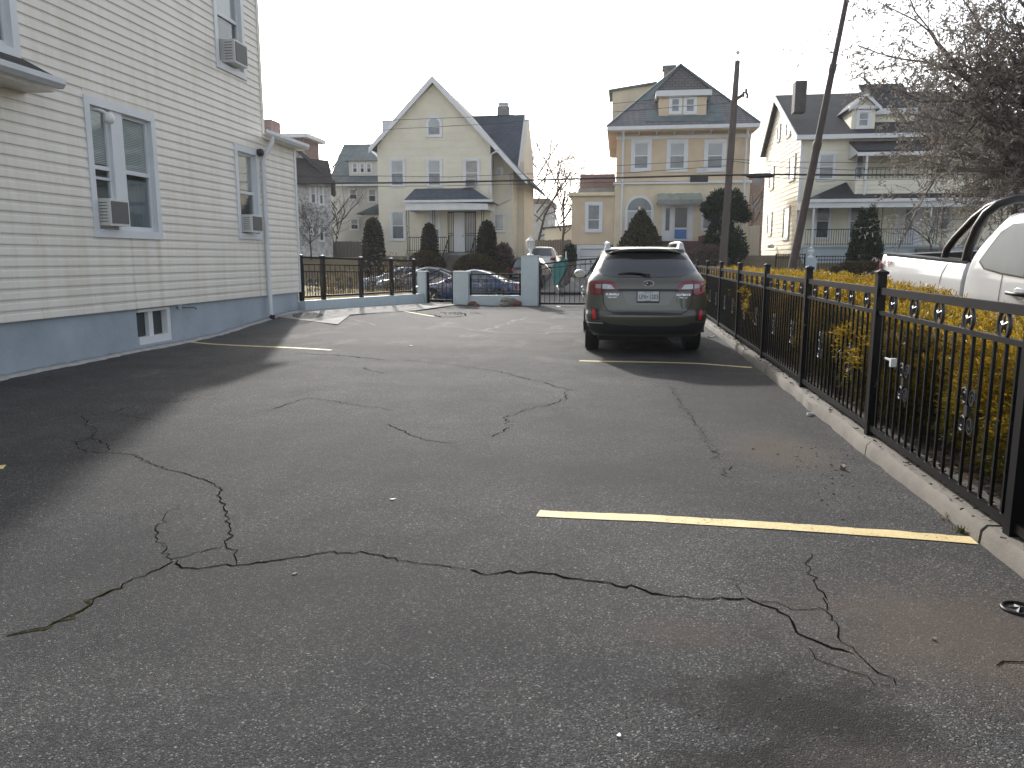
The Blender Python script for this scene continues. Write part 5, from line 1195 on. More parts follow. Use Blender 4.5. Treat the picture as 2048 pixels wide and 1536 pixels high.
# ---------------- ochre stucco house with slate roof
h2 = thing('stucco_house', 'ochre stucco house with slate hip roof and white trimmed dormer', 'house', (5, 50, 1.4))
Y2 = 46.0; F2 = FY(Y2)
xl, xr = q(1231, 400)[0], q(1496, 400)[0]; zb = .9; ze = q(1360, 258)[1]; zbelt = q(1360, 367)[1]
MB().box(xl, xr, Y2, Y2 + 10, zbelt, ze).build('upper_wall', MAT['stucco'], h2)
MB().box(xl - .06, xr + .06, Y2 - .06, Y2 + 10, zb - .8, zbelt).build('lower_wall', MAT['stucco_l'], h2)
MB().box(xl - .14, xr + .14, Y2 - .2, Y2 + 10.1, zbelt - .02, zbelt + .12).build('belt_course', MAT['trim_far'], h2)
zc = q(1360, 272)[1]
MB().fbox(F2, xl - .02, xr + .02, zc - .14, zc + .04, .0, .05).build('frieze_band', MAT['trim_far'], h2)
# cornice and brackets
e0, e1 = q(1214, 252, Y2 - .9)[0], q(1520, 252, Y2 - .9)[0]; zE = q(1360, 250, Y2 - .9)[1]
MB().box(e0, e1, Y2 - .95, Y2 + 10.9, zE - .20, zE).build('cornice', MAT['trim_far'], h2)
MB().box(e0 + .1, e1 - .1, Y2 - .85, Y2 + 10.8, zE - .26, zE - .20).build('soffit', MAT['stucco'], h2)
for i in range(8):
    x = xl + .25 + (xr - xl - .5) * i / 7; MB().prism([(x - .04, Y2 - .8, zE - .26), (x - .04, Y2, zE - .26), (x - .04, Y2, zc + .06), (x - .04, Y2 - .12, zc + .06)], (.08, 0, 0)).build('bracket', MAT['trim_far'], h2)
# hip roof
xap, zap = PY(1361, 130, Y2 + 5)[0], PY(1361, 130, Y2 + 5)[2]
yb0, yb1 = Y2 - .9, Y2 + 10.9
c0, c1, c2, c3 = (e0, yb0, zE), (e1, yb0, zE), (e1, yb1, zE), (e0, yb1, zE); ap = (xap, Y2 + 5, zap)
MB().add([c0, c1, c2, c3, ap], [(0, 1, 4), (1, 2, 4), (2, 3, 4), (3, 0, 4), (3, 2, 1, 0)]).build('roof', MAT['slate'], h2)
# felt patches following the front slope
def roofp(px, py):                         # pixel onto the front slope plane
    o = np.array(c0); n = np.cross(np.array(c1) - o, np.array(ap) - o); d = ray(px, py); return Vector(_C + d * (((o - _C) @ n) / (d @ n)))
nrm = (Vector(c1) - Vector(c0)).cross(Vector(ap) - Vector(c0)).normalized(); nrm = nrm if nrm.z > 0 else -nrm
for i, pts in enumerate([[(1290, 243), (1450, 244), (1448, 226), (1414, 227), (1318, 229), (1293, 207)], [(1272, 207), (1293, 208), (1310, 186), (1335, 152), (1322, 160)], [(1414, 226), (1446, 226), (1440, 212), (1418, 196)]]):
    P = [roofp(*p) + nrm * .012 for p in pts]; MB().prism(P, nrm * .015).build('felt_patch', MAT['slate_patch'], h2)
for a, b in ((c0, ap), (c1, ap)): MB().tube([Vector(a) + Vector((0, 0, .03)), Vector(b) + Vector((0, 0, .03))], .07, 6).build('ridge_cap', MAT['slate_patch'], h2)
# front dormer with pediment
YD = Y2 - .1; FD = FY(YD)
d0, d1 = q(1318, 210, YD)[0], q(1413, 210, YD)[0]; dz0, dz1 = q(1365, 233, YD)[1], q(1365, 192, YD)[1]
MB().box(d0, d1, YD, YD + 4.2, dz0 - .3, dz1).build('dormer_wall', MAT['stucco'], h2)
cc0, cc1 = q(1312, 185, YD - .2)[0], q(1424, 185, YD - .2)[0]; cz = q(1365, 180, YD - .2)[1]
MB().box(cc0, cc1, YD - .25, YD + 4, dz1 - .02, cz).build('dormer_cornice', MAT['trim_far'], h2)
gA = q(1361, 127, YD - .15)
MB().prism([(cc0 + .05, YD - .1, cz), (cc1 - .05, YD - .1, cz), (gA[0], YD - .1, gA[1] - .06)], (0, 4.8, 0)).build('pediment', MAT['slate'], h2)
for a in ((cc0 - .05, cz), (cc1 + .05, cz)): slab('dormer_roof', [(a[0], YD - .3, a[1]), (gA[0], YD - .3, gA[1]), (gA[0], YD + 5, gA[1]), (a[0], YD + 5, a[1])], .07, MAT['slate_patch'], h2)
for x0, x1 in ((1338, 1364), (1367, 1394)): qwin(h2, x0, 192, x1, 229, Y=YD, n0=.0, up='pane_m', lo='pane_m', trim=.14)
# left side dormer, chimney
a = PY(1225, 200, 50.5); b = PY(1312, 200, 50.5); z0 = PY(1260, 240, 50.5)[2]
MB().add([(a[0], 50, z0 - .5), (b[0], 50, z0 - .5), (b[0], 50, PY(1312, 165, 50)[2]), (a[0], 50, PY(1225, 181, 50)[2]), (a[0], 53, z0 - .5), (b[0], 53, z0 - .5), (b[0], 53, PY(1312, 165, 50)[2]), (a[0], 53, PY(1225, 181, 50)[2])], [(0, 1, 2, 3), (7, 6, 5, 4), (0, 4, 5, 1), (1, 5, 6, 2), (2, 6, 7, 3), (3, 7, 4, 0)]).build('side_dormer', MAT['stucco_l'], h2)
slab('side_dormer_roof', [(a[0] - .25, 49.8, PY(1222, 180, 50)[2]), (b[0], 49.8, PY(1312, 164, 50)[2]), (b[0], 53.2, PY(1312, 164, 50)[2]), (a[0] - .25, 53.2, PY(1222, 180, 50)[2])], .12, MAT['slate_patch'], h2)
x = PY(1338, 145, 52)[0]; MB().box(x - .32, x + .32, 51.7, 52.4, zap - 2.6, PY(1338, 139, 52)[2]).build('chimney', MAT['brick_f'], h2); MB().box(x - .42, x + .42, 51.6, 52.5, PY(1338, 140, 52)[2], PY(1338, 133, 52)[2]).build('chimney_cap', MAT['slate_patch'], h2)
# windows
for x0, x1 in ((1262, 1303), (1333, 1376), (1408, 1452)): qwin(h2, x0, 279, x1, 344, Y=Y2, up='pane_l', lo='pane_m', n0=.0, trim=.17, sash_w=.06)
for x0, x1 in ((1250, 1307), (1402, 1458)):
    a_, b_ = q(x0, 430, Y2 - .06)[0], q(x1, 430, Y2 - .06)[0]; o = arch_window(h2, Y2 - .06, a_, b_, q(1278, 462, Y2)[1], q(1278, 391, Y2)[1], .14, 'pane_m', 'pane_l', q(1278, 421, Y2)[1])
    MB().fbox(FY(Y2 - .06), (a_ + b_) / 2 - .05, (a_ + b_) / 2 + .05, q(1278, 462, Y2)[1], q(1278, 413, Y2)[1], .064, .08).build('mullion', MAT['trim_far'], o)
for x0 in (1250, 1320, 1420): u = q(x0 + 26, 380)[0]; MB().fbox(FY(Y2 - .06), u - .2, u + .2, q(1278, 389)[1], q(1278, 371)[1] , .0, .03).build('keystone', MAT['stucco_l'], h2)
# door, awning, steps
d0, d1 = q(1324, 440, Y2)[0], q(1386, 440, Y2)[0]; dz0, dz1 = q(1355, 482, Y2)[1], q(1355, 409, Y2)[1]; FD2 = FY(Y2 - .06)
MB().fbox(FD2, d0, d1, dz0, dz1, 0, .05).build('door_surround', MAT['trim_far'], h2)
e0_, e1_ = q(1346, 440)[0], q(1377, 440)[0]
dr = MB().fbox(FD2, e0_, e1_, dz0 + .02, dz1 - .08, .05, .09).build('door', MAT['doorw'], h2)
MB().fbox(FD2, e0_ + .1, e1_ - .1, dz0 + .75, dz1 - .18, .09, .095).build('door_glass', MAT['doordark'], dr); MB().fbox(FD2, e0_ + .1, e1_ - .1, dz0 + .12, dz0 + .65, .09, .095).build('door_panel', MAT['doorblue'], dr)
MB().fbox(FD2, q(1331, 440)[0], q(1339, 440)[0], dz0 + .6, dz1 - .2, .05, .058).build('sidelight', MAT['doordark'], h2)
a_, b_ = q(1316, 400, Y2 - 1.0)[0], q(1405, 400, Y2 - 1.0)[0]; zt, zl2 = q(1360, 387, Y2)[1], q(1360, 405, Y2 - 1)[1]
AWM = M('stained_awning', (.42, .44, .40), .6, .25, 2.5, col2=(.22, .27, .22))
nst = 12
awn = empty('awning'); adopt(awn, h2)
for i in range(nst):
    u0 = a_ + (b_ - a_) * i / nst; u1 = a_ + (b_ - a_) * (i + .96) / nst; dzz = .02 * (i % 2)
    MB().prism([(u0, Y2 - .07, zt + dzz), (u1, Y2 - .07, zt + dzz), (u1, Y2 - 1.0, zl2 + .12 + dzz), (u0, Y2 - 1.0, zl2 + .12 + dzz)], (0, 0, -.02)).build('awning_slat', AWM, h2)
bpy.data.objects.remove(awn)
MB().box(a_, b_, Y2 - 1.04, Y2 - 1.0, zl2 - .1, zl2 + .16).box(a_ - .03, a_, Y2 - 1.0, Y2 - .07, zl2 - .06, zl2 + .06).box(b_, b_ + .03, Y2 - 1.0, Y2 - .07, zl2 - .06, zl2 + .06).build('awning_edge', MAT['concrete_l'], h2)
s0, s1 = q(1322, 480, Y2 - 1)[0], q(1400, 480, Y2 - 1)[0]
MB().box(s0 - .3, s0, Y2 - 1.8, Y2 - .08, .3, dz0 + .25).box(s1, s1 + .3, Y2 - 1.8, Y2 - .08, .3, dz0 + .25).build('step_cheek', MAT['brickdark'], h2)
for i in range(5): MB().box(s0 + .003, s1 - .003, Y2 - .9 - .28 * i, Y2 - (.08 if i == 0 else .9 + .28 * (i - 1)) - .004, .2, dz0 - .03 - .17 * i).build('step', MAT['brickdark'], h2)
# downspouts
for px in (1244, 1486): x = q(px, 400)[0]; downspout(h2, [(x, Y2 - .8, zE - .2), (x, Y2 - .7, zE - .35), (x, Y2 - .28, zc - .3), (x, Y2 - .28, 1.3)], .06)
# annexe over the garage
xa0, xa1 = q(1143, 440)[0], xl - .07; az0, az1 = q(1180, 489)[1], q(1180, 392)[1]
MB().box(xa0, xa1, Y2 + .0, Y2 + 7, az0, az1).build('annexe_wall', MAT['stucco'], h2)
MB().box(xa0 - .2, xa1, Y2 - .2, Y2 + 7.2, az1, q(1180, 385)[1]).build('annexe_cornice', MAT['stucco_l'], h2)
MB().box(q(1161, 365, 48)[0], xa1, 47.5, 53, q(1180, 386)[1], q(1190, 350, 48)[1]).build('annexe_penthouse', MAT['brick_f'], h2)
MB().box(q(1157, 378, 47)[0], xa1, 47.0, 47.5, q(1180, 385)[1], q(1190, 376, 47)[1]).build('parapet', MAT['concrete_l'], h2)
qwin(h2, 1170, 404, 1205, 465, Y=Y2, n0=0, up='pane_m', lo='pane_m', trim=.16, mid=.4)
g0, g1 = q(1153, 530)[0], xa1; gz0 = .35
MB().box(xa0, g0 - .02, Y2 + .02, Y2 + 6.9, gz0 - .5, az0 - .003).box(g1 - .2, xa1, Y2 + .02, Y2 + 6.9, gz0 - .5, az0 - .003).build('garage_wall', MAT['concrete'], h2)
MB().box(g0, g0 + .2, Y2 + .03, Y2 + .25, gz0, az0 - .01).box(g1 - .42, g1 - .21, Y2 + .03, Y2 + .25, gz0, az0 - .01).box(g0 + .2, g1 - .42, Y2 + .03, Y2 + .25, az0 - .25, az0 - .01).build('garage_frame', MAT['trim_far'], h2)
MB().box(g0 + .05, g1 - .25, Y2 + .21, Y2 + .3, gz0 - .4, az0 - .02).build('garage_light_block', MAT['dark'], h2)  # added dark panel, stops sunlight showing through the door gaps
gdz = (az0 - .26 - gz0) / 4
for i in range(4): MB().box(g0 + .21, g1 - .43, Y2 + .12, Y2 + .2, gz0 + gdz * i, gz0 + gdz * (i + 1) - .02).build('garage_door_panel', MAT['doorw'], h2)
# ---------------- pale yellow clapboard house, right
h3 = thing('clapboard_house', 'pale yellow clapboard house with dark roof, dormer and two-storey porch at right', 'house', (22, 50, 1.6))
Y3 = 46.5; F3 = FY(Y3); X3 = q(1600, 350, Y3)[0]; XR3 = q(2030, 350, Y3)[0]
YB = PX(1527, 420, X3)[1]
zE3 = q(1600, 270, Y3)[1]; zb3 = q(1600, 497, Y3)[1]
YR = (Y3 + YB) / 2; zR3 = PX(1561, 190, X3)[2]
yrg = PX(1561, 190, X3)[1]
zEb = PX(1523, 308, X3)[2]
yrg = min(max(yrg, Y3 + 2.5), YB - 2.5)
MB().prism([(X3, Y3, .6), (X3, YB, .6), (X3, YB, zEb), (X3, yrg, zR3 - .1), (X3, Y3, zE3)], (XR3 - X3, 0, 0)).build('wall', MAT['clap'], h3)
def rf3(z):
    a = Y3 if z < zE3 else lineX(z, (Y3, zE3), (yrg, zR3 - .1)); b = YB if z < zEb else lineX(z, (YB, zEb), (yrg, zR3 - .1)); return a, b
courses(h3, FXm(X3), Y3, YB, zb3, zR3 - .3, .27, MAT['clap'], 0, .035, rangef=rf3, name='clapboard')
courses(h3, F3, X3 + .1, XR3, zb3, zE3, .27, MAT['clap'], 0, .03, name='clapboard')
MB().fbox(F3, X3 - .05, X3 + .1, zb3, zE3, -.05, .05).build('corner_board', MAT['trim_far'], h3)
MB().box(X3 + .02, XR3, Y3 + .02, YB, 0.2, zb3).build('foundation', MAT['concrete'], h3)
slab('roof', [(X3 - .35, Y3 - .5, zE3 - .1), (XR3 + .3, Y3 - .5, zE3 - .1), (XR3 - 2, yrg, zR3), (X3 - .35, yrg, zR3)], .16, MAT['shingle_d'], h3)
slab('roof', [(X3 - .35, YB + .5, zEb - .3), (XR3 + .3, YB + .5, zEb - .3), (XR3 - 2, yrg, zR3), (X3 - .35, yrg, zR3)], .16, MAT['shingle_d'], h3)
for (ya, za_) in ((Y3 - .5, zE3 - .1), (YB + .5, zEb - .3)):
    MB().prism([(X3 - .40, ya, za_), (X3 - .40, yrg, zR3 + .02), (X3 - .40, yrg, zR3 - .34), (X3 - .40, ya, za_ - .30)], (.06, 0, 0)).build('rake_board', MAT['trim_far'], h3)
MB().box(X3 - .4, XR3, Y3 - .6, Y3 - .45, zE3 - .32, zE3 - .08).box(X3 - .3, XR3, Y3 - .45, Y3, zE3 - .3, zE3 - .26).build('gutter', MAT['trim_far'], h3)
xc = q(1598, 190, Y3 + 2)[0]; MB().box(xc - .32, xc + .32, Y3 + 1.5, Y3 + 2.3, zE3 + 1.5, q(1598, 165, Y3 + 2)[1]).build('chimney', brickmat('blackish_brick', (.05, .04, .04), (.035, .03, .03), (.08, .07, .07), .24, .085), h3)  # chimney brick near-black on every face
# dormer
YDm = Y3 + .35; a_, b_ = q(1703, 240, YDm)[0], q(1750, 240, YDm)[0]; z0_, z1_ = q(1727, 264, YDm)[1], q(1727, 213, YDm)[1]; zp_ = q(1733, 188, YDm)[1]; xm_ = (a_ + b_) / 2
MB().prism([(a_, YDm, z0_ - .4), (b_, YDm, z0_ - .4), (b_, YDm, z1_), (xm_, YDm, zp_ - .1), (a_, YDm, z1_)], (0, 3.2, 0)).build('dormer_wall', MAT['clap'], h3)
for s_, xx in ((-1, a_ - .25), (1, b_ + .25)): slab('dormer_roof', [(xx, YDm - .25, z1_ - .12), (xm_, YDm - .25, zp_ + .05), (xm_, YDm + 3.5, zp_ + .05), (xx, YDm + 3.5, z1_ - .12)], .10, MAT['shingle_d'], h3); MB().prism([(xx, YDm - .28, z1_ - .10), (xm_, YDm - .28, zp_ + .07), (xm_, YDm - .28, zp_ - .16), (xx, YDm - .28, z1_ - .30)], (0, .025, 0)).build('rake_board', MAT['trim_far'], h3)
MB().fbox(FY(YDm), a_ - .2, b_ + .2, z1_ - .15, z1_ + .02, .0, .2).build('dormer_cornice', MAT['trim_far'], h3)
qwin(h3, 1712, 220, 1742, 258, Y=YDm, n0=.0, up='pane_m', lo='pane_m', trim=.14)
MB().box(b_, q(1835, 225, Y3 + 1)[0], Y3 + 1.4, Y3 + 4, zE3 + .8, q(1790, 216, Y3 + 1.4)[1]).build('shed_dormer', MAT['clap'], h3)
slab('shed_dormer_roof', [(b_, Y3 + 1.2, q(1790, 218, Y3 + 1.2)[1]), (q(1838, 218, Y3 + 1)[0], Y3 + 1.2, q(1790, 218, Y3 + 1.2)[1]), (q(1838, 218, Y3 + 1)[0], Y3 + 4, zR3 - .1), (b_, Y3 + 4, zR3 - .1)], .1, MAT['shingle_d'], h3)
MB().box(b_, q(1838, 218, Y3 + 1)[0], Y3 + 1.12, Y3 + 1.19, q(1790, 218, Y3 + 1.2)[1] - .28, q(1790, 218, Y3 + 1.2)[1] + .03).build('fascia', MAT['trim_far'], h3)
# porch roof, lower
YP = Y3 - 2.4
p0, p1 = q(1612, 400, YP)[0], q(2040, 405, YP)[0]; pz = q(1800, 398, YP)[1]; tz0 = q(1690, 365, Y3)[1]
xt = q(1690, 365, Y3)[0]
slab('porch_roof', [(p0, YP, pz), (xt, Y3 - .06, tz0), (X3 + .15, Y3 - .06, pz + .1)], .1, MAT['shingle_d'], h3)
slab('porch_roof', [(p0, YP, pz), (p1, YP, pz), (p1, Y3 - .06, pz + .75), (xt + 1.0, Y3 - .06, pz + .75), (xt, Y3 - .06, tz0)], .1, MAT['shingle_d'], h3)
MB().box(p0, p1, YP - .02, YP + .14, pz - .42, pz - .02).box(p0, p0 + .14, YP + .14, Y3 - .06, pz - .42, pz - .02).build('porch_beam', MAT['trim_far'], h3)
MB().box(p0, p1, YP - .14, YP - .02, pz - .14, pz + .03).build('gutter', MAT['trim_far'], h3)
fz = q(1700, 494, YP)[1]
MB().box(p0, p1, YP, Y3 - .06, .9, fz - .02).build('porch_base', MAT['paleblue'], h3)
MB().box(p0 - .08, p1, YP - .1, Y3 - .07, fz - .02, fz + .08).build('porch_floor', MAT['paleblue'], h3)
for px in (1627, 1862): x = q(px, 440, YP)[0]; MB().tube([(x, YP + .08, fz + .08), (x, YP + .08, pz - .42)], .055, 8).build('porch_column', MAT['trim_far'], h3)
for px in (1760, 1882): x = q(px, 440, YP)[0]; MB().box(x - .14, x - .11, YP + .06, YP + .09, fz + .08, pz - .42).box(x + .11, x + .14, YP + .06, YP + .09, fz + .08, pz - .42).build('porch_post', MAT['iron'], h3)
r0, r1 = p0 + .1, q(1826, 480, YP)[0]; rl3 = MB().box(r0, r1, YP + .05, YP + .08, fz + .92, fz + .96).box(r0, r1, YP + .05, YP + .08, fz + .14, fz + .17)
for i in range(46): x = r0 + (r1 - r0) * i / 45; rl3.box(x - .01, x + .01, YP + .056, YP + .074, fz + .08, fz + .93)
rl3.bar((r1, YP + .065, fz + .95), (r1 + .6, YP - .8, fz + .2), .04)
rl3.build('porch_railing', MAT['iron'], h3)
for i in range(6): MB().box(r1 + .1, r1 + 1.5, YP - .11 - .3 * (i + 1), YP - .11 - .3 * i - .004, .4, fz - .1 - .17 * i).build('step', MAT['concrete'], h3)
# upper balcony
YU = Y3 - 1.7; u0 = q(1712, 340, YU)[0]; u1 = q(1960, 340, YU)[0]; zu1 = q(1800, 300, YU)[1]; zw = q(1705, 283, Y3)[1]
slab('balcony_roof', [(u0, YU - .2, zu1), (u1, YU - .2, zu1), (u1, Y3 - .05, zw), (u0, Y3 - .05, zw)], .1, MAT['shingle_d'], h3)
MB().box(u0, u1, YU - .16, YU - .02, zu1 - .28, zu1 - .08).prism([(u0 + .02, YU - .15, zu1 - .1), (u0 + .02, Y3 - .06, zu1 - .25), (u0 + .02, Y3 - .06, zw - .1)], (.08, 0, 0)).build('balcony_beam', MAT['trim_far'], h3)
zq0, zq1 = q(1800, 386, YU)[1], q(1800, 357, YU)[1]
MB().box(u0, u1, YU, Y3 - .06, zq0 - .1, zq0).box(u0, u1, YU, YU + .08, zq0, zq1).box(u0, u0 + .08, YU + .08, Y3 - .06, zq0, zq1).build('balcony_apron', MAT['clap'], h3)
courses(h3, FY(YU), u0, u1, zq0, zq1, .22, MAT['clap'], 0, .03, name='clapboard')
br = MB().box(u0, u1, YU + .02, YU + .06, zq1 + .55, zq1 + .6)
for i in range(30): x = u0 + (u1 - u0) * i / 29; br.box(x - .012, x + .012, YU + .03, YU + .05, zq1, zq1 + .56)
br.build('balcony_railing', MAT['iron'], h3)
x = q(1731, 340, YU)[0]; MB().tube([(x, YU - .06, pz + .2), (x + .03, YU - .06, zu1 - .2)], .06, 8).build('balcony_column', MAT['trim_far'], h3)
# windows, door
qwin(h3, 1634, 306, 1671, 362, Y=Y3, up='pane_l', lo='pane_m'); qwin(h3, 1628, 404, 1662, 480, Y=Y3, up='pane_m', lo='pane'); qwin(h3, 1695, 404, 1730, 480, Y=Y3, up='pane_m', lo='pane'); qwin(h3, 1872, 408, 1902, 463, Y=Y3, up='pane_l', lo='pane')
qwin(h3, 1708, 306, 1730, 360, Y=Y3, up='pane_m', lo='pane')
a_, b_ = q(1790, 450, Y3)[0], q(1846, 450, Y3)[0]; zt = q(1818, 407, Y3)[1]
MB().fbox(F3, a_, b_, fz + .08, zt, .0, .05).build('door_surround', MAT['trim_far'], h3)
e0_, e1_ = q(1800, 450, Y3)[0], q(1832, 450, Y3)[0]
dr = MB().fbox(F3, e0_, e1_, fz + .1, zt - .1, .05, .08).build('door', MAT['doorw'], h3); MB().fbox(F3, e0_ + .22, e1_ - .22, fz + .95, zt - .3, .08, .086).build('door_glass', MAT['pane_l'], dr); MB().fbox(F3, e0_ + .26, e1_ - .26, fz + 1.02, zt - .37, .086, .09).build('door_pattern', MAT['pane_m'], dr)
for (px0, px1, py0, py1) in ((1580, 1592, 310, 362), (1540, 1549, 335, 380), (1568, 1580, 412, 480), (1536, 1545, 425, 472), (1574, 1583, 238, 275), (1556, 1562, 250, 283)):
    A = PX(px1, (py0 + py1) / 2, X3); Bq = PX(px0, (py0 + py1) / 2, X3); zt_ = PX((px0 + px1) / 2, py0, X3)[2]; zb_ = PX((px0 + px1) / 2, py1, X3)[2]
    if Bq[1] - A[1] > .3: window(h3, FXm(X3), A[1], Bq[1], zb_, zt_, n0=.04, up='pane_m', lo='pane', trim=.13)
mt = PX(1552, 490, X3); MB().lathe([(.2, 0), (.22, .1), (.2, .2), (.1, .25)], (X3 - .3, PX(1552, 490, X3)[1], zb3 + .1), 10).build('meter', MAT['alu'], h3)
# front fence of the clapboard house
FYY = 40.9; za0 = q(1621, 515, FYY)[1]
px0, px1 = q(1612, 530, FYY)[0], q(1633, 530, FYY)[0]
gp = thing('gate_pillar', 'pale blue pillar with white urn in front of the clapboard house porch', 'pillar', ((px0 + px1) / 2, FYY, .4), 'pale blue pillars of the street front')
MB().box(px0, px1, FYY, FYY + .5, zst(14), za0).build('shaft', MAT['paleblue'], gp)
ur = thing('pillar_urn', 'white urn finial on the pale blue pillar across the street', 'finial', ((px0 + px1) / 2, FYY + .25, za0))
MB().lathe([(.16, 0), (.15, .05), (.06, .1), (.12, .2), (.17, .32), (.12, .40), (.2, .46), (.05, .5), (.04, .56)], ((px0 + px1) / 2, FYY + .25, za0), 12).build('urn_body', MAT['whitelamp'], ur, True, 50)
wl = thing('low_wall', 'pale blue low wall with black railing in front of the clapboard house', 'wall', (px1 + 3, FYY + .2, .4))
zwl = q(1680, 545, FYY)[1]; MB().box(px1, q(1900, 540, FYY)[0], FYY + .1, FYY + .35, zst(14) - .1, zwl).build('wall_body', MAT['paleblue'], wl)
def far_rail(label, x0, x1, z0, z1, y, n):
    r = thing('iron_railing', label, 'railing', ((x0 + x1) / 2, y, z0))
    for z in (z1 - .04, z1 - .22, z0 + .04): MB().box(x0, x1, y - .02, y + .02, z - .02, z + .02).build('rail', MAT['iron'], r)
    for i in range(n + 1): x = x0 + (x1 - x0) * i / n; w_ = .03 if i in (0, n) else .01; MB().box(x - w_, x + w_, y - w_ * .8, y + w_ * .8, z0 - .02, z1).build('picket', MAT['iron'], r)
far_rail('black iron railing on the wall right of the pillar at the clapboard house', px1 + .02, q(1880, 530, FYY)[0], zwl, q(1680, 511, FYY)[1], FYY + .22, 44)
far_rail('short black iron railing left of the pillar at the clapboard house', q(1553, 530, FYY)[0], px0 - .03, q(1580, 542, FYY)[1] - .2, q(1580, 507, FYY)[1], FYY + .22, 12)
# white vinyl fence between the houses
vf = thing('vinyl_fence', 'tall pale vinyl fence between the stucco house and the clapboard house', 'fence', (11, 52, 1.5))
for i in range(5):
    x0, x1 = q(1484, 490, 50)[0], q(1519, 490, 50)[0]; a_ = x0 + (x1 - x0) * i / 5; MB().box(a_, a_ + (x1 - x0) / 5 - .02, 50 - .03 * (i % 2), 50.06, 1.2, q(1500, 452 + 4 * (i == 0), 50)[1]).build('board', MAT['pvc'], vf)
# pinkish block far behind, brick block on the right
pk_ = thing('apartment_block', 'faded pink brick block far behind, between stucco and clapboard houses', 'building', (16, 85, 0)); a_, b_ = q(1488, 400, 85)[0], q(1545, 400, 85)[0]
MB().box(a_, b_ + 4, 85, 97, -.5, q(1510, 352, 85)[1]).build('wall', MAT['brick_f'], pk_)
for r_ in range(4):
    for c_ in range(2): x = a_ + .9 + c_ * 1.5; z = q(1510, 372, 85)[1] - r_ * 2.6; MB().box(x, x + .8, 84.93, 85.02, z, z + 1.3).build('window', MAT['pane_m'], pk_)
bb_ = thing('brick_building', 'orange brick apartment block behind the bare tree at the right edge', 'building', (48, 62, 0)); a_ = q(2005, 350, 60)[0]
MB().box(a_, a_ + 22, 60, 75, -.5, q(2030, 235, 60)[1]).build('wall', MAT['brick'], bb_)
MB().box(a_ - .2, a_ + 22.2, 59.7, 75.2, q(2030, 235, 60)[1], q(2030, 228, 60)[1]).build('cornice', MAT['concrete_l'], bb_)
for r_ in range(4):
    for c_ in range(5): window(bb_, FY(60), a_ + 1.2 + c_ * 3, a_ + 2.5 + c_ * 3, 1.8 + r_ * 3.0, 3.6 + r_ * 3.0, n0=.0)
# ---------------- left: weathered house and white house
h4 = thing('weathered_house', 'peeling white shingled house with brown roof beyond the left fence', 'house', (-19, 48, 1.5))
Y4 = 45.5; xr4 = q(663, 420, Y4)[0]; xl4 = xr4 - 9; z4 = q(663, 362, Y4)[1]
ridge = q(590, 283, Y4); SK = xr4 / Y4 * 1.04     # the house stands askew to the street
MB().prism([(xl4, Y4, .8), (xr4, Y4, .8), (xr4, Y4, z4), (ridge[0], Y4, ridge[1]), (xl4, Y4, z4)], (9 * SK, 9, 0)).build('wall', MAT['peel'], h4)
courses(h4, FY(Y4), xl4 + 3, xr4, q(640, 490, Y4)[1], z4, .2, MAT['peel'], 0, .025, name='shingle_course')
e = q(671, 364, Y4 - .5)
slab('roof', [(e[0], Y4 - .5, e[1]), (ridge[0], Y4 - .5, q(600, 283, Y4 - .5)[1]), (ridge[0] + 9 * SK, Y4 + 9, q(600, 283, Y4 - .5)[1]), (e[0] + 9 * SK, Y4 + 9, e[1])], .18, MAT['shingle_br'], h4)
slab('roof', [(2 * ridge[0] - e[0], Y4 - .5, e[1]), (ridge[0], Y4 - .5, q(600, 283, Y4 - .5)[1]), (ridge[0] + 9 * SK, Y4 + 9, q(600, 283, Y4 - .5)[1]), (2 * ridge[0] - e[0] + 9 * SK, Y4 + 9, e[1])], .18, MAT['shingle_br'], h4)
slab('pent_roof', [(xl4, Y4 - .9, q(630, 357, Y4 - .9)[1]), (e[0], Y4 - .9, q(668, 366, Y4 - .9)[1]), (e[0] - .6, Y4, z4 + 1.2), (xl4, Y4, z4 + 2.1)], .12, MAT['shingle_br'], h4)
MB().fbox(FY(Y4), xl4 + 3, xr4, z4 - .05, z4 + .55, .0, .05).build('gable_board', M('bare_tan_board', (.30, .20, .12), .8), h4)
for x0, x1, y0, y1 in ((620, 634, 367, 408), (637, 649, 368, 411), (638, 650, 449, 484), (618, 628, 449, 470)): qwin(h4, x0, y0, x1, y1, Y=Y4, n0=.02, trim=.07)
tx0, tx1 = q(524, 280, 50)[0], q(614, 280, 50)[0]; MB().box(tx0 - 2, tx1, 49.5, 52, q(600, 330, 50)[1] - 1, q(600, 274, 49.5)[1]).build('tower', MAT['brick_f'], h4)
MB().box(tx0 - 2.4, tx1 + .35, 49.1, 52.4, q(600, 274, 49.1)[1], q(600, 266, 49.1)[1]).build('tower_cornice', MAT['trim_far'], h4)
MB().box(q(523, 250, 51)[0] - 2, q(548, 250, 51)[0], 50.5, 52, q(540, 268, 51)[1], q(540, 241, 51)[1]).build('tower_chimney', MAT['brick_f'], h4)
h5 = thing('white_house', 'white house with grey-green roof and triple dormer window behind the weathered house', 'house', (-22, 60, 1.5))
Y5 = 56.; F5 = FY(Y5); xl5, xr5 = q(640, 420, Y5)[0], q(790, 420, Y5)[0]; z5 = q(700, 368, Y5)[1]
MB().box(xl5, xr5, Y5, Y5 + 10, .8, z5).build('wall', MAT['whitehouse'], h5)
courses(h5, F5, xl5, xr5, q(700, 500, Y5)[1], z5, .34, MAT['whitehouse'], 0, .02, name='siding_plank')
zr5 = PY(720, 288, Y5 + 5)[2]
e0, e1 = q(655, 366, Y5 - .5), q(800, 366, Y5 - .5)
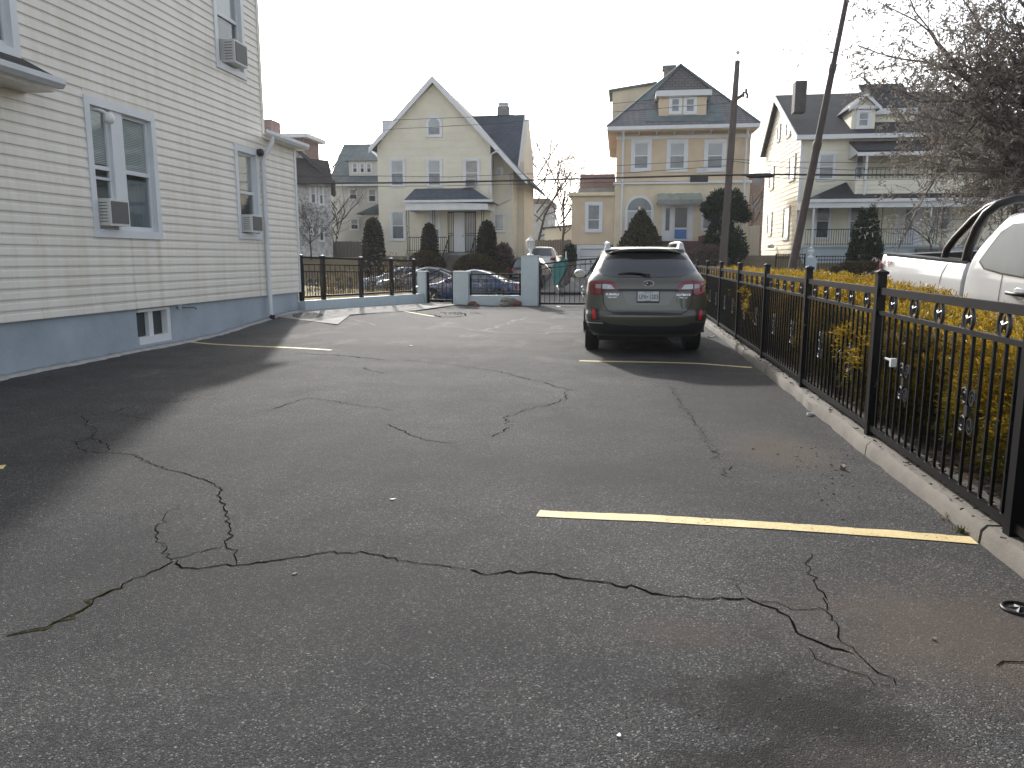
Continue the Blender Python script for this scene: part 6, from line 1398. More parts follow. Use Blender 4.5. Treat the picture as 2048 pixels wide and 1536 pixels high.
MB().add([(e0[0], Y5 - .5, e0[1]), (e1[0], Y5 - .5, e0[1]), (e1[0], Y5 + 10.5, e0[1]), (e0[0], Y5 + 10.5, e0[1]), (PY(688, 288, Y5 + 5)[0], Y5 + 5, zr5), (PY(790, 288, Y5 + 5)[0], Y5 + 5, zr5)], [(0, 1, 5, 4), (1, 2, 5), (2, 3, 4, 5), (3, 0, 4), (3, 2, 1, 0)]).build('roof', MAT['shingle_g'], h5)
MB().box(e0[0], e1[0], Y5 - .6, Y5 - .5, e0[1] - .25, e0[1] + .02).build('gutter', MAT['trim_far'], h5)
YD5 = Y5 + .4; a_, b_ = q(698, 345, YD5)[0], q(757, 345, YD5)[0]; z0_, z1_ = q(725, 366, YD5)[1], q(725, 322, YD5)[1]
MB().box(a_, b_, YD5, YD5 + 3, z0_ - .3, z1_).build('dormer_wall', MAT['whitehouse'], h5)
am, zm_ = q(733, 297, YD5 + 1)
MB().add([(a_ - .3, YD5 - .3, z1_), (b_ + .3, YD5 - .3, z1_), (b_ + .3, YD5 + 4, z1_), (a_ - .3, YD5 + 4, z1_), (am, YD5 + 1.5, zm_), (am, YD5 + 4, zm_)], [(0, 1, 4), (1, 2, 5, 4), (3, 0, 4, 5), (2, 3, 5), (3, 2, 1, 0)]).build('dormer_roof', MAT['shingle_g'], h5)
for x0, x1 in ((704, 716), (719, 730), (732, 744)): qwin(h5, x0, 325, x1, 347, Y=YD5, n0=0, trim=.06)
for x0, x1, y0, y1 in ((697, 716, 376, 401), (735, 754, 376, 406), (662, 674, 423, 444), (700, 719, 436, 461)): qwin(h5, x0, y0, x1, y1, Y=Y5, n0=.02, trim=.09)
a_, b_ = q(711, 428, Y5 - 1.5)[0], xr5; MB().add([(a_, Y5 - 1.5, q(712, 428, Y5 - 1.5)[1]), (b_, Y5 - 1.5, q(712, 428, Y5 - 1.5)[1]), (b_, Y5, q(750, 408, Y5)[1]), (a_ + 1.2, Y5, q(750, 408, Y5)[1]), (a_, Y5, q(712, 428, Y5 - 1.5)[1])], [(0, 1, 2, 3), (0, 3, 4), (0, 4, 2, 1)]).build('porch_roof', MAT['shingle_g'], h5)
MB().box(a_ + .5, b_, Y5 - 1.3, Y5 - .03, .9, q(712, 429, Y5 - 1.5)[1]).build('porch_wall', MAT['whitehouse'], h5)
# board fence between them and the cream house
bf = thing('board_fence', 'grey weathered board fence left of the cream gabled house', 'fence', (-16, 47, 1.2))
x0, x1 = q(615, 500, 47.5)[0], q(738, 500, 47.5)[0]; nb = 34
for i in range(nb):
    a_ = x0 + (x1 - x0) * i / nb; MB().box(a_, a_ + (x1 - x0) / nb - .012, 47.5 + .008 * (i % 2), 47.53 + .008 * (i % 2), 1.1, q(690, 483, 47.5)[1] + random.gauss(0, .012)).build('board', MAT['plank'], bf)
# white garage and shed in the gap between cream and stucco houses
wg_ = thing('white_outbuilding', 'white outbuilding at the end of the driveway between the houses', 'building', (-3, 68, 0)); a_, b_ = q(1035, 430, 66)[0], q(1096, 430, 66)[0]
MB().box(a_ - 2, b_, 66, 74, -.2, q(1070, 408, 66)[1]).build('wall', M('pale_blue_white', (.55, .60, .66), .7), wg_)
MB().box(a_ - 2, b_ + .1, 65.8, 74.2, q(1070, 408, 66)[1], q(1070, 397, 66)[1]).build('parapet', MAT['concrete_l'], wg_)
window(wg_, FY(66), q(1048, 430, 66)[0], q(1053, 430, 66)[0], q(1050, 438, 66)[1], q(1050, 420, 66)[1])
sh = thing('white_shed', 'low white shed with sloping roof beside the stucco house annexe', 'shed', (1, 62, 0)); a_, b_ = q(1089, 470, 60)[0], q(1142, 470, 60)[0]
MB().prism([(a_, 60, 0), (b_, 60, 0), (b_, 60, q(1140, 452, 60)[1]), (a_, 60, q(1090, 457, 60)[1])], (0, 5, 0)).build('wall', MAT['whitehouse'], sh)
slab('roof', [(a_ - .2, 59.8, q(1088, 457, 59.8)[1] + .08), (b_ + .2, 59.8, q(1143, 451, 59.8)[1] + .08), (b_ + .2, 65.2, q(1143, 451, 59.8)[1] + .08), (a_ - .2, 65.2, q(1088, 457, 59.8)[1] + .08)], .12, MAT['shingle_br'], sh)
df = thing('board_fence', 'brown board fence across the back of the driveway', 'fence', (-3, 56, .5)); x0, x1 = q(1062, 490, 56)[0], q(1143, 490, 56)[0]
for i in range(24): a_ = x0 + (x1 - x0) * i / 24; MB().box(a_, a_ + (x1 - x0) / 24 - .012, 56 + .01 * (i % 2), 56.04 + .01 * (i % 2), .3, q(1100, 480, 56)[1] + random.gauss(0, .02)).build('board', MAT['plank'], df)
# ================================================================== vegetation
def leaf_quads(P, D, L, Wd, rng, curl=.25):
    """P base points, D directions (n,3), L lengths, Wd widths -> quads"""
    n = len(P); D = D / np.linalg.norm(D, axis=1, keepdims=True); r = rng.normal(size=(n, 3)); A = np.cross(D, r); A /= np.linalg.norm(A, axis=1, keepdims=True)
    L = L[:, None]; Wd = Wd[:, None]; Nn = np.cross(A, D)
    v = np.stack([P - A * Wd * .35, P + A * Wd * .35, P + D * L + A * Wd * .5 + Nn * L * curl, P + D * L - A * Wd * .5 + Nn * L * curl], 1).reshape(-1, 3)
    f = np.arange(4 * n).reshape(n, 4); return v, f
def blob_points(n, fn, rng):
    """fn(theta, t)->(r, z) profile of revolution; returns points and normals"""
    th = rng.uniform(0, 2 * math.pi, n); t = rng.uniform(0, 1, n); return th, t
def shrub_rev(name, label, cat, loc, prof, mleaf, mcore, n, size, group=None, sx=1., sy=1., jit=.06, seed=0, aspect=.5, lump=.0, parentless=False, up=.4):
    """clipped shrub: profile list (r,z) turned round z, dressed with leaves"""
    rng = np.random.default_rng(seed + 5); th_ = thing(name, label, cat, loc, group)
    pr = np.array(prof); seg = np.hypot(np.diff(pr[:, 0]), np.diff(pr[:, 1])); cum = np.concatenate([[0], np.cumsum(seg * (pr[:-1, 0] + pr[1:, 0] + .02))]); t = rng.uniform(0, cum[-1], n)
    r = np.interp(t, cum, pr[:, 0]); z = np.interp(t, cum, pr[:, 1]); i = np.clip(np.searchsorted(cum, t) - 1, 0, len(seg) - 1); dr = np.diff(pr[:, 0])[i] / np.maximum(seg[i], 1e-6); dz = np.diff(pr[:, 1])[i] / np.maximum(seg[i], 1e-6)
    th = rng.uniform(0, 2 * math.pi, n)
    lum = 1 + lump * (np.sin(th * 3 + z * 5 + seed) * .5 + np.sin(th * 7 - z * 9 + seed * 2) * .35 + np.sin(th * 13 + z * 14) * .2)
    rr = r * lum * (1 + rng.normal(0, jit, n) * .5) - rng.exponential(jit * .5, n) * r
    P = np.stack([np.cos(th) * rr * sx, np.sin(th) * rr * sy, z + rng.normal(0, jit * .3, n)], 1) + np.array(loc)
    Dn = np.stack([np.cos(th) * dz, np.sin(th) * dz, -dr], 1) + rng.normal(0, .55, (n, 3)) + np.array([0, 0, up])
    v, f = leaf_quads(P, Dn, size * rng.uniform(.6, 1.3, n), size * aspect * rng.uniform(.7, 1.2, n), rng); npmesh('foliage', v, f, mleaf, th_)
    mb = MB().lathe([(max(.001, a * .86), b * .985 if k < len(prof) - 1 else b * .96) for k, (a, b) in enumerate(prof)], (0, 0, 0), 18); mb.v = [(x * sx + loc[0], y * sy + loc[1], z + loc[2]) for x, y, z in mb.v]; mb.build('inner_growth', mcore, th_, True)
    return th_
L_yew = leafmat('yew_leaf', [(.018, .022, .010), (.032, .036, .016), (.05, .05, .024), (.026, .03, .014)], .6, .1)
L_green = leafmat('evergreen_leaf', [(.012, .028, .014), (.022, .045, .022), (.04, .065, .03)], .5, .1)
L_olive = leafmat('spruce_leaf', [(.03, .036, .012), (.055, .058, .02), (.085, .08, .03)], .55, .12)
L_brown = leafmat('winter_hedge_leaf', [(.045, .032, .016), (.075, .055, .026), (.10, .075, .035), (.05, .05, .02)], .7, .15)
L_bare = leafmat('dry_twig_leaf', [(.11, .075, .065), (.16, .115, .10), (.21, .16, .14)], .8, .2)
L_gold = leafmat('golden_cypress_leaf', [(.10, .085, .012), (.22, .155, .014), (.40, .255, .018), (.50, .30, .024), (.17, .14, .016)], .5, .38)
L_dead = leafmat('dead_leaf', [(.16, .14, .12), (.23, .20, .17), (.30, .265, .225), (.13, .115, .10)], .75, .25)
L_straw = leafmat('straw', [(.22, .17, .08), (.32, .25, .13), (.16, .14, .06)], .8, .25)
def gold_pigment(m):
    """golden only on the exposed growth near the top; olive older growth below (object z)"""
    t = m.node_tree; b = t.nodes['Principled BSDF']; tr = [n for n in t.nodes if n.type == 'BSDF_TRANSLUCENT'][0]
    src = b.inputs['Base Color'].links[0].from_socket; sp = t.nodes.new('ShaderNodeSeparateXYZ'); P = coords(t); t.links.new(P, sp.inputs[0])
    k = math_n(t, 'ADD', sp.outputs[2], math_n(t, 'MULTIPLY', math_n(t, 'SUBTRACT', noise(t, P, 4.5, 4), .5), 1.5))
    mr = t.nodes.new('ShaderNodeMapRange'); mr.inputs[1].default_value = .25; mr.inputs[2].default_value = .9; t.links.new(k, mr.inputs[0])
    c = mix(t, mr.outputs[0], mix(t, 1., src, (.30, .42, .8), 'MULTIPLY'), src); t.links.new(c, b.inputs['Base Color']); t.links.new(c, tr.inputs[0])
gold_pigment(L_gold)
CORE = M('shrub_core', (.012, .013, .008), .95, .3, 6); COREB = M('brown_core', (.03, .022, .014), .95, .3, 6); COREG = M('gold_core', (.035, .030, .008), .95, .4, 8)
# clipped columns in front of the cream house
yewp = [(.0, .0), (.55, .0), (.66, .4), (.72, .9), (.66, 1.5), (.56, 2.0), (.42, 2.35), (.22, 2.5), (.0, 2.53)]
def yew(px, py0, py1, Y, label, wpx, seed):
    x = PY(px, py1, Y)[0]; zt = PY(px, py0, Y)[2]; zb_ = min(PY(px, py1, Y)[2], yz(x, Y) ); wd = wpx * Y / FPX / 2; hs = (zt - zb_) / 2.53
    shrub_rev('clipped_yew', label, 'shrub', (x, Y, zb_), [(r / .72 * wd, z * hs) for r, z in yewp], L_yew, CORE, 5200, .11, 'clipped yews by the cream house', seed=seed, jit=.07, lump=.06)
yew(748, 438, 522, 43.6, 'tall clipped yew column left of the cream house porch', 41, 1); yew(859, 449, 512, 42.9, 'middle clipped yew column in front of the porch railing', 33, 2); yew(974, 444, 527, 43.2, 'clipped yew column right of the white front door', 40, 3)
def mound(name, label, cat, px0, px1, py0, py1, Y, mleaf, core, n, size, seed, group=None, sy=.7, lump=.06, jit=.06, flat=2.6):
    x0, x1 = PY(px0, py1, Y)[0], PY(px1, py1, Y)[0]; zt = PY((px0 + px1) / 2, py0, Y)[2]; zb_ = PY((px0 + px1) / 2, py1, Y)[2]; r = (x1 - x0) / 2; h = zt - zb_
    prof = [(r * .92, 0)] + [(r * math.cos(t) ** (2 / flat), h * math.sin(t) ** (2 / flat)) for t in np.linspace(.12, math.pi / 2, 9)]; prof[-1] = (0, h)
    return shrub_rev(name, label, cat, ((x0 + x1) / 2, Y, zb_), [(0, 0)] + prof, mleaf, core, n, size, group, 1, sy, jit, seed, .5, lump)
mound('clipped_hedge', 'rounded brown-green hedge mound right of the cream house steps', 'hedge', 910, 992, 512, 548, 42.2, L_brown, COREB, 6500, .11, 4, 'rounded hedges by the cream house')
mound('clipped_hedge', 'low brown hedge left of the cream house steps', 'hedge', 818, 888, 506, 540, 42.2, L_brown, COREB, 5500, .11, 5, 'rounded hedges by the cream house')
mound('bare_shrub', 'thin bare shrub at the right corner of the cream house', 'shrub', 992, 1024, 490, 530, 44.0, L_bare, COREB, 1500, .13, 6, None, .7, .2, .2)
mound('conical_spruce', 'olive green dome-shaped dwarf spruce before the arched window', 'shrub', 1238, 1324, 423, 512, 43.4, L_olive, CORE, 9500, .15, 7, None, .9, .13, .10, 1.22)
mound('bare_shrub', 'pinkish brown bare rounded shrub beside the utility pole', 'shrub', 1376, 1450, 494, 536, 42.6, L_bare, COREB, 7500, .12, 8, None, .8, .08, .12)
mound('clipped_hedge', 'long low brown hedge in front of the clapboard house railing', 'hedge', 1655, 1790, 527, 562, 33.5, L_brown, COREB, 9000, .09, 9, None, .35, .05, .06, 2.4)
# evergreen with round head and skirt near the pole
ex = PY(1450, 500, 43.8)[0]; et = thing('evergreen_tree', 'dark round-headed evergreen tree behind the wooden utility pole', 'tree', (ex, 43.8, 1.3))
MB().tube([(ex, 43.8, .8), (ex + .05, 43.8, 2.4), (ex - .05, 43.8, 4.0)], [.14, .11, .06], 8).build('trunk', MAT['bark'], et, True)
rng = np.random.default_rng(21); Ps = []; Ds = []
for (px, py, rpx, k) in [(1440, 405, 22, 1500), (1465, 400, 18, 1200), (1425, 420, 16, 1000), (1475, 420, 18, 1300), (1445, 430, 26, 1500), (1488, 432, 10, 700), (1412, 415, 8, 400), (1440, 470, 24, 1200), (1462, 480, 24, 1200), (1425, 495, 18, 900), (1475, 500, 18, 900), (1450, 510, 28, 1400)]:
    c = PY(px, py, 43.8); r = rpx * 43.8 / FPX; d = rng.normal(size=(k, 3)); d /= np.linalg.norm(d, axis=1, keepdims=True); Ps.append(c + d * r * rng.uniform(.55, 1.08, k)[:, None]); Ds.append(d + rng.normal(0, .5, (k, 3)))
P = np.concatenate(Ps); D = np.concatenate(Ds); v, f = leaf_quads(P, D, rng.uniform(.1, .2, len(P)), rng.uniform(.05, .08, len(P)), rng); npmesh('crown', v, f, L_green, et)
# twin arborvitae
ax_ = PY(1728, 530, 41.6)[0]; zb_ = PY(1728, 535, 41.6)[2]; at_ = thing('arborvitae', 'dark green twin-tipped conical arborvitae before the clapboard porch', 'tree', (ax_, 41.6, zb_)); rng = np.random.default_rng(31); Ps = []; Ds = []
for dx, top, r0, k in ((-.22, 2.95, .62, 5200), (.20, 3.1, .66, 5600)):
    t = 1 - np.sqrt(rng.uniform(0, 1, k)); th = rng.uniform(0, 2 * math.pi, k); r = r0 * (1 - t) ** .75 * rng.uniform(.75, 1.08, k) * (1 + .1 * np.sin(th * 5 + t * 30)); Ps.append(np.stack([ax_ + dx + r * np.cos(th), 41.6 + r * np.sin(th), zb_ + t * top], 1)); Ds.append(np.stack([np.cos(th), np.sin(th), np.full(k, 1.6)], 1) + rng.normal(0, .4, (k, 3)))
P = np.concatenate(Ps); D = np.concatenate(Ds); v, f = leaf_quads(P, D, rng.uniform(.1, .2, len(P)), rng.uniform(.03, .06, len(P)), rng); npmesh('crown', v, f, L_green, at_)
MB().tube([(ax_ - .05, 41.6, zb_ - .3), (ax_ - .05, 41.6, zb_ + 2.4)], [.12, .04], 6).build('trunk', MAT['bark'], at_)
cc_ = MB()
for dx, top, r0 in ((-.22, 2.7, .5), (.20, 2.85, .54)): cc_.lathe([(r0, .05), (r0 * .8, top * .35), (r0 * .45, top * .7), (.02, top)], (ax_ + dx, 41.6, zb_), 12)
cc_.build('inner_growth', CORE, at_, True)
# golden hedge along the fence: seven cypress shrubs
def gold_mesh(seed, n):
    rng = np.random.default_rng(seed); rx, ry, hz = .62, 1.10, 1.0
    u = rng.uniform(-1, 1, n); th = rng.uniform(0, 2 * math.pi, n); z01 = (u + 1) / 2
    pr = (1 - np.abs(u) ** 3.2) ** (1 / 3.2) * (.93 + .07 * z01); lum = 1 + .06 * np.sin(th * 4 + seed + z01 * 6) + .07 * np.sin(th * 9 - z01 * 11 + seed) + .06 * np.sin(z01 * 23 + th * 3)
    dep = 1 - rng.exponential(.05, n)
    ct, st = np.cos(th), np.sin(th); sq = (np.abs(ct) ** 3 + np.abs(st) ** 3) ** (-1 / 3)
    P = np.stack([rx * pr * ct * sq * lum * dep, ry * pr * st * sq * lum * dep, hz * (z01 ** .8) * (1 + .05 * np.sin(th * 5 + seed)) * (.92 + .08 * dep) + .02], 1)
    D = np.stack([ct * pr, st * pr * .8, .25 + .9 * z01 ** 2 + 0 * u], 1) + rng.normal(0, .45, (n, 3))
    # little fans of three blades each
    k = 7; D /= np.linalg.norm(D, axis=1, keepdims=True); A = np.cross(D, rng.normal(size=(n, 3))); A /= np.linalg.norm(A, axis=1, keepdims=True)
    L = rng.uniform(.06, .13, n); s_ = (np.arange(k) / (k - 1))[None, :]; sg = np.where(np.arange(k) % 2, 1., -1.)[None, :]     # flat drooping sprays
    P2 = P[:, None] + D[:, None] * (s_ * L[:, None])[..., None] - np.array([0, 0, 1.]) * ((s_ * L[:, None]) ** 2 * 2.2)[..., None]
    D2 = D[:, None] * .8 + A[:, None] * (sg * (1 - s_ * .6))[..., None] + rng.normal(0, .18, (n, k, 3))
    v, f = leaf_quads(P2.reshape(-1, 3), D2.reshape(-1, 3), rng.uniform(.016, .040, n * k), rng.uniform(.005, .011, n * k), rng, .2); return v, f
gm = []
for s_ in range(3):
    v, f = gold_mesh(40 + s_, 12000); o = npmesh('foliage', v, f, L_gold); COL.objects.unlink(o); gm.append(o.data)
cor = MB(); rr = random.Random(2)
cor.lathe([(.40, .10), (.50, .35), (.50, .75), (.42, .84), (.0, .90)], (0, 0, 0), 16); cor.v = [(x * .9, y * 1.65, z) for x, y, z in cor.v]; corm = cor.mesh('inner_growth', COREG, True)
stm = MB().tube([(0, 0, -.05), (.03, .02, .5), (0, 0, .9)], [.05, .04, .02], 7).mesh('stem', MAT['bark'])
gy = [2.9, 4.75, 6.75, 8.6, 10.5, 12.4, 14.3, 16.3, 18.4, 20.6]
glab = ['nearest', 'second', 'third', 'fourth', 'fifth', 'sixth', 'seventh', 'eighth', 'ninth', 'farthest']
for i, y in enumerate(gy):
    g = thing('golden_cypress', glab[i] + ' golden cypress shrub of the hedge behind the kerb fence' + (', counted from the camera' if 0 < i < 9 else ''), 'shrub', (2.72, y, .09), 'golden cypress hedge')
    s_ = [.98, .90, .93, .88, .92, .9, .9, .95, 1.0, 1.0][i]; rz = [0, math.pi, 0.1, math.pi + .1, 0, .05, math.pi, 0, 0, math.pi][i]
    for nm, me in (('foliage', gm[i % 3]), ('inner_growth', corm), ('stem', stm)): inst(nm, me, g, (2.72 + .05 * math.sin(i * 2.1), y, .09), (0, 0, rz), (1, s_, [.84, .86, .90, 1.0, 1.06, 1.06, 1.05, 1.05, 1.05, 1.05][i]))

# ---------------------------------------------------------------- bare trees
def tree_segments(rng, base, trunk, spec, droop=0.):
    """trunk: list of (pos, radius); spec per level: (children, length, spread, radius ratio)"""
    segs = []; tips = []
    def grow(p, d, L, r, lvl):
        n = 4 if lvl < 3 else 3; pts = [p]; cur = p.copy(); dd = d.copy()
        for i in range(n):
            dd = dd + rng.normal(0, .16, 3) + np.array([0, 0, -droop if lvl >= 3 else .06]); dd /= np.linalg.norm(dd); nx = cur + dd * L / n; r1 = r * (1 - .18 * (i + 1) / 1.5 * .8); segs.append((cur.copy(), nx.copy(), r * (1 - .55 * i / n), r * (1 - .55 * (i + 1) / n))); cur = nx; pts.append(cur.copy())
        if lvl >= len(spec): tips.append((pts, dd)); return
        k, ll, spread, rat = spec[lvl]
        for c in range(k):
            t = .25 + .75 * (c + rng.uniform(0, 1)) / k; i = min(n - 1, int(t * n)); q0 = pts[i] + (pts[i + 1] - pts[i]) * (t * n - i); nd = dd * .6 + rng.normal(0, spread, 3); nd /= np.linalg.norm(nd); grow(q0, nd, L * ll * rng.uniform(.7, 1.2), max(.006, r * rat * (1 - .4 * t)), lvl + 1)
    for p, d, L, r in trunk: grow(np.array(p, float), np.array(d, float) / np.linalg.norm(d), L, r, 0)
    return segs, tips
def seg_mesh(name, segs, m, parent, sides=4):
    n = len(segs); A = np.array([s[0] for s in segs]); Bv = np.array([s[1] for s in segs]); ra = np.array([s[2] for s in segs])[:, None]; rb = np.array([s[3] for s in segs])[:, None]
    D = Bv - A; D /= np.linalg.norm(D, axis=1, keepdims=True); X = np.cross(D, np.where(np.abs(D[:, 2:3]) > .9, [[1., 0, 0]], [[0, 0, 1.]])); X /= np.linalg.norm(X, axis=1, keepdims=True); Yv = np.cross(D, X); vs = []
    for P, r in ((A, ra), (Bv, rb)):
        for k in range(sides): t = 2 * math.pi * k / sides; vs.append(P + (X * math.cos(t) + Yv * math.sin(t)) * r)
    V = np.stack(vs, 1).reshape(-1, 3); b = np.arange(n)[:, None] * 2 * sides; f = np.concatenate([np.stack([b[:, 0] + k, b[:, 0] + (k + 1) % sides, b[:, 0] + sides + (k + 1) % sides, b[:, 0] + sides + k], 1) for k in range(sides)]); return npmesh(name, V, f, m, parent)
def bare_tree(label, loc, trunk, spec, seed, leaves=0, droop=0., name='bare_tree', lmat=None, lsize=.09, group=None, tm='bark', twm='twig', leafall=False):
    rng = np.random.default_rng(seed); t = thing(name, label, 'tree', loc, group); segs, tips = tree_segments(rng, loc, trunk, spec, droop)
    big = [s for s in segs if s[2] > .03]; small = [s for s in segs if s[2] <= .03]
    seg_mesh('trunk', big, MAT[tm], t, 7); seg_mesh('branches', small, MAT[twm], t, 3)
    if leaves:
        P = []; D = []
        for pts, dd in tips:
            for _ in range(leaves): i = rng.integers(0, len(pts) - 1); P.append(pts[i] + (pts[i + 1] - pts[i]) * rng.uniform()); D.append(dd * .4 + rng.normal(0, .7, 3) + np.array([0, 0, -.25]))
        P = np.array(P); D = np.array(D); v, f = leaf_quads(P, D, lsize * rng.uniform(.6, 1.4, len(P)), lsize * .42 * rng.uniform(.7, 1.2, len(P)), rng, .3); npmesh('crown', v, f, lmat, t)
    return t, segs
# magnolia-like tree at the right edge
TX, TY = 11.7, 22.0
trunk = [((TX, TY, 0.1), (-.05, 0, 1), 3.2, .24)]
for i in range(9):
    a = R(90 + i * 40 + 12); trunk.append(((TX - .1, TY, 2.3 + .26 * i), (math.cos(a) * 1.0, math.sin(a) * .8, .55 + .10 * i), 3.6 - .08 * i, .11))
trunk += [((TX - .1, TY, 3.2), (-1, -.15, .42), 4.4, .10), ((TX - .1, TY, 3.4), (-1, .1, .8), 5.2, .11), ((TX - .1, TY, 3.6), (-.5, -.1, 1.1), 5.4, .12), ((TX, TY, 3.4), (.5, -.1, 1.1), 5.4, .12), ((TX - .1, TY, 3.4), (-1, .25, .65), 4.2, .10), ((TX - .1, TY, 2.5), (-.3, -.5, 1.0), 4.6, .12), ((TX - .1, TY, 2.5), (.1, .3, 1.1), 4.8, .12), ((TX - .1, TY, 3.0), (-.9, -.6, .85), 4.2, .11)]
bare_tree('large spreading tree with dry grey-brown leaves at the right edge', (TX, TY, .1), trunk, [(8, .52, .62, .45), (7, .54, .60, .5), (6, .55, .62, .55)], 5, 8, .07, 'magnolia_tree', L_dead, .085)
# slimmer bare trees behind the houses
def small_tree(label, px, py_base, Y, hgt, seed, spec=None, lean=0, r=.14, leaves=0):
    p = PY(px, py_base, Y); b = (p[0], Y, max(-.3, min(p[2], 1.4))); tr = [(b, (lean, 0, 1), hgt * .55, r)]
    rng = np.random.default_rng(seed)
    for i in range(7): a = rng.uniform(0, 2 * math.pi); tr.append(((b[0] + lean * hgt * .25, Y, b[2] + hgt * (.22 + .05 * i)), (math.cos(a) * .8 + lean, math.sin(a) * .6, .75), hgt * .42, r * .5))
    bare_tree(label, b, tr, spec or [(7, .58, .5, .45), (6, .58, .55, .5), (5, .55, .6, .55)], seed, leaves, 0, 'bare_tree', L_dead, .1, 'bare trees behind the houses')
small_tree('dark bare tree behind the driveway, left of the stucco annexe', 1128, 480, 58, 9.5, 12, None, -.10, .11)
small_tree('taller bare tree behind the cream house rear wing', 1068, 480, 64, 14.0, 13, None, .06, .12)
small_tree('spindly bare tree behind the weathered house roof', 632, 480, 62, 12.5, 14, [(5, .5, .5, .5), (4, .5, .55, .55), (3, .5, .6, .6)], .02, .15)
small_tree('bare branches between the weathered house and the white house', 672, 480, 52, 6.5, 15, [(5, .5, .5, .5), (4, .5, .5, .55)], .08, .09)
small_tree('bare tree between the stucco house and the clapboard house', 1502, 470, 66, 8.5, 16, None, 0, .14)
small_tree('grey bare tree behind the clapboard house, left of the big tree', 1870, 300, 66, 17.0, 17, None, -.05, .22)
small_tree('leafless scrubby bush before the clapboard house door', 1862, 520, 43.2, 3.0, 18, [(5, .6, .5, .5), (4, .6, .55, .55)], 0, .05)
small_tree('scrubby bush with dry leaves by the weathered house wall', 622, 505, 43.5, 3.6, 19, [(6, .6, .5, .5), (5, .6, .55, .55)], 0, .05, 5)
# dry weeds and flower stalks behind the left fence
for i, (px, py, Y, hh) in enumerate([(690, 560, 22.6, .9), (744, 575, 23.4, .9), (789, 585, 24.4, 1.15), (800, 580, 24.6, 1.2), (665, 575, 22.2, .6)]):
    rng = np.random.default_rng(60 + i); p = PY(px, py, Y); b = np.array([p[0], Y, .36]); wd = thing('dry_weed', ['brown dry stalks behind the second fence panel', 'brown weed beside the third fence post', 'tall tan flower stalks by the pillar end of the fence', 'tallest tan stalk clump next to the short pillar', 'low brown weeds behind the first fence panel'][i], 'plant', tuple(b), 'dry weeds behind the left fence')
    segs = []; P = []; D = []
    for k in range(26):
        d = np.array([rng.normal(0, .22), rng.normal(0, .22), 1.]); c = b + np.array([rng.normal(0, .1), rng.normal(0, .1), 0]); L = hh * rng.uniform(.5, 1.15)
        for s_ in range(4): nx = c + d / np.linalg.norm(d) * L / 4; segs.append((c, nx, .006, .005)); P += [nx, nx]; D += [d + rng.normal(0, .8, 3), d + rng.normal(0, .8, 3)]; c = nx; d = d + rng.normal(0, .12, 3)
    seg_mesh('stalks', segs, MAT['twig'], wd, 3); P = np.array(P); D = np.array(D); v, f = leaf_quads(P, D, rng.uniform(.04, .1, len(P)), rng.uniform(.015, .03, len(P)), rng); npmesh('leaves', v, f, L_bare if i % 2 else L_straw, wd)
# dry grass in the front yard
rng = np.random.default_rng(77); n = 9000; P = np.stack([rng.uniform(-16, -6.6, n), rng.uniform(18.2, 25.4, n), np.full(n, .40)], 1); keep = (P[:, 0] < A0[0] + (P[:, 1] - A0[1]) * (A1[0] - A0[0]) / (A1[1] - A0[1]) - .2); P = P[keep]; n = len(P)
v, f = leaf_quads(P, np.array([[0, 0, 1.]]) + rng.normal(0, .45, (n, 3)), rng.uniform(.05, .11, n), rng.uniform(.006, .012, n), rng); tag(npmesh('dry_grass', v, f, L_straw), 'short dry straw coloured grass in the front yard', 'grass', None, 'stuff')
# leaf litter and chips on the kerb and bed
rng = np.random.default_rng(78); n = 900; P = np.stack([rng.choice([1.93, 2.05, 2.12], n) + rng.normal(0, .05, n), rng.uniform(2, 16, n), np.full(n, .115)], 1); P[:, 0] = np.clip(P[:, 0], 1.90, 2.16); D = rng.normal(size=(n, 3)); D[:, 2] = np.abs(D[:, 2]) * .2; v, f = leaf_quads(P, D, rng.uniform(.012, .035, n), rng.uniform(.006, .015, n), rng); tag(npmesh('leaf_litter', v, f, leafmat('litter', [(.02, .016, .012), (.05, .035, .022), (.10, .075, .045)], .9, .1)), 'dark crumbs of leaf litter along the kerb top', 'litter', None, 'stuff')
n = 1600; P = np.stack([rng.uniform(2.15, 3.3, n), rng.uniform(2, 14, n), np.full(n, .11)], 1); D = rng.normal(size=(n, 3)); D[:, 2] = np.abs(D[:, 2]) * .3; v, f = leaf_quads(P, D, rng.uniform(.02, .06, n), rng.uniform(.015, .03, n), rng); tag(npmesh('fallen_leaves', v, f, leafmat('bed_litter', [(.05, .03, .018), (.12, .07, .035), (.16, .12, .07)], .9, .1)), 'brown fallen leaves on the soil under the hedge', 'leaves', None, 'stuff')
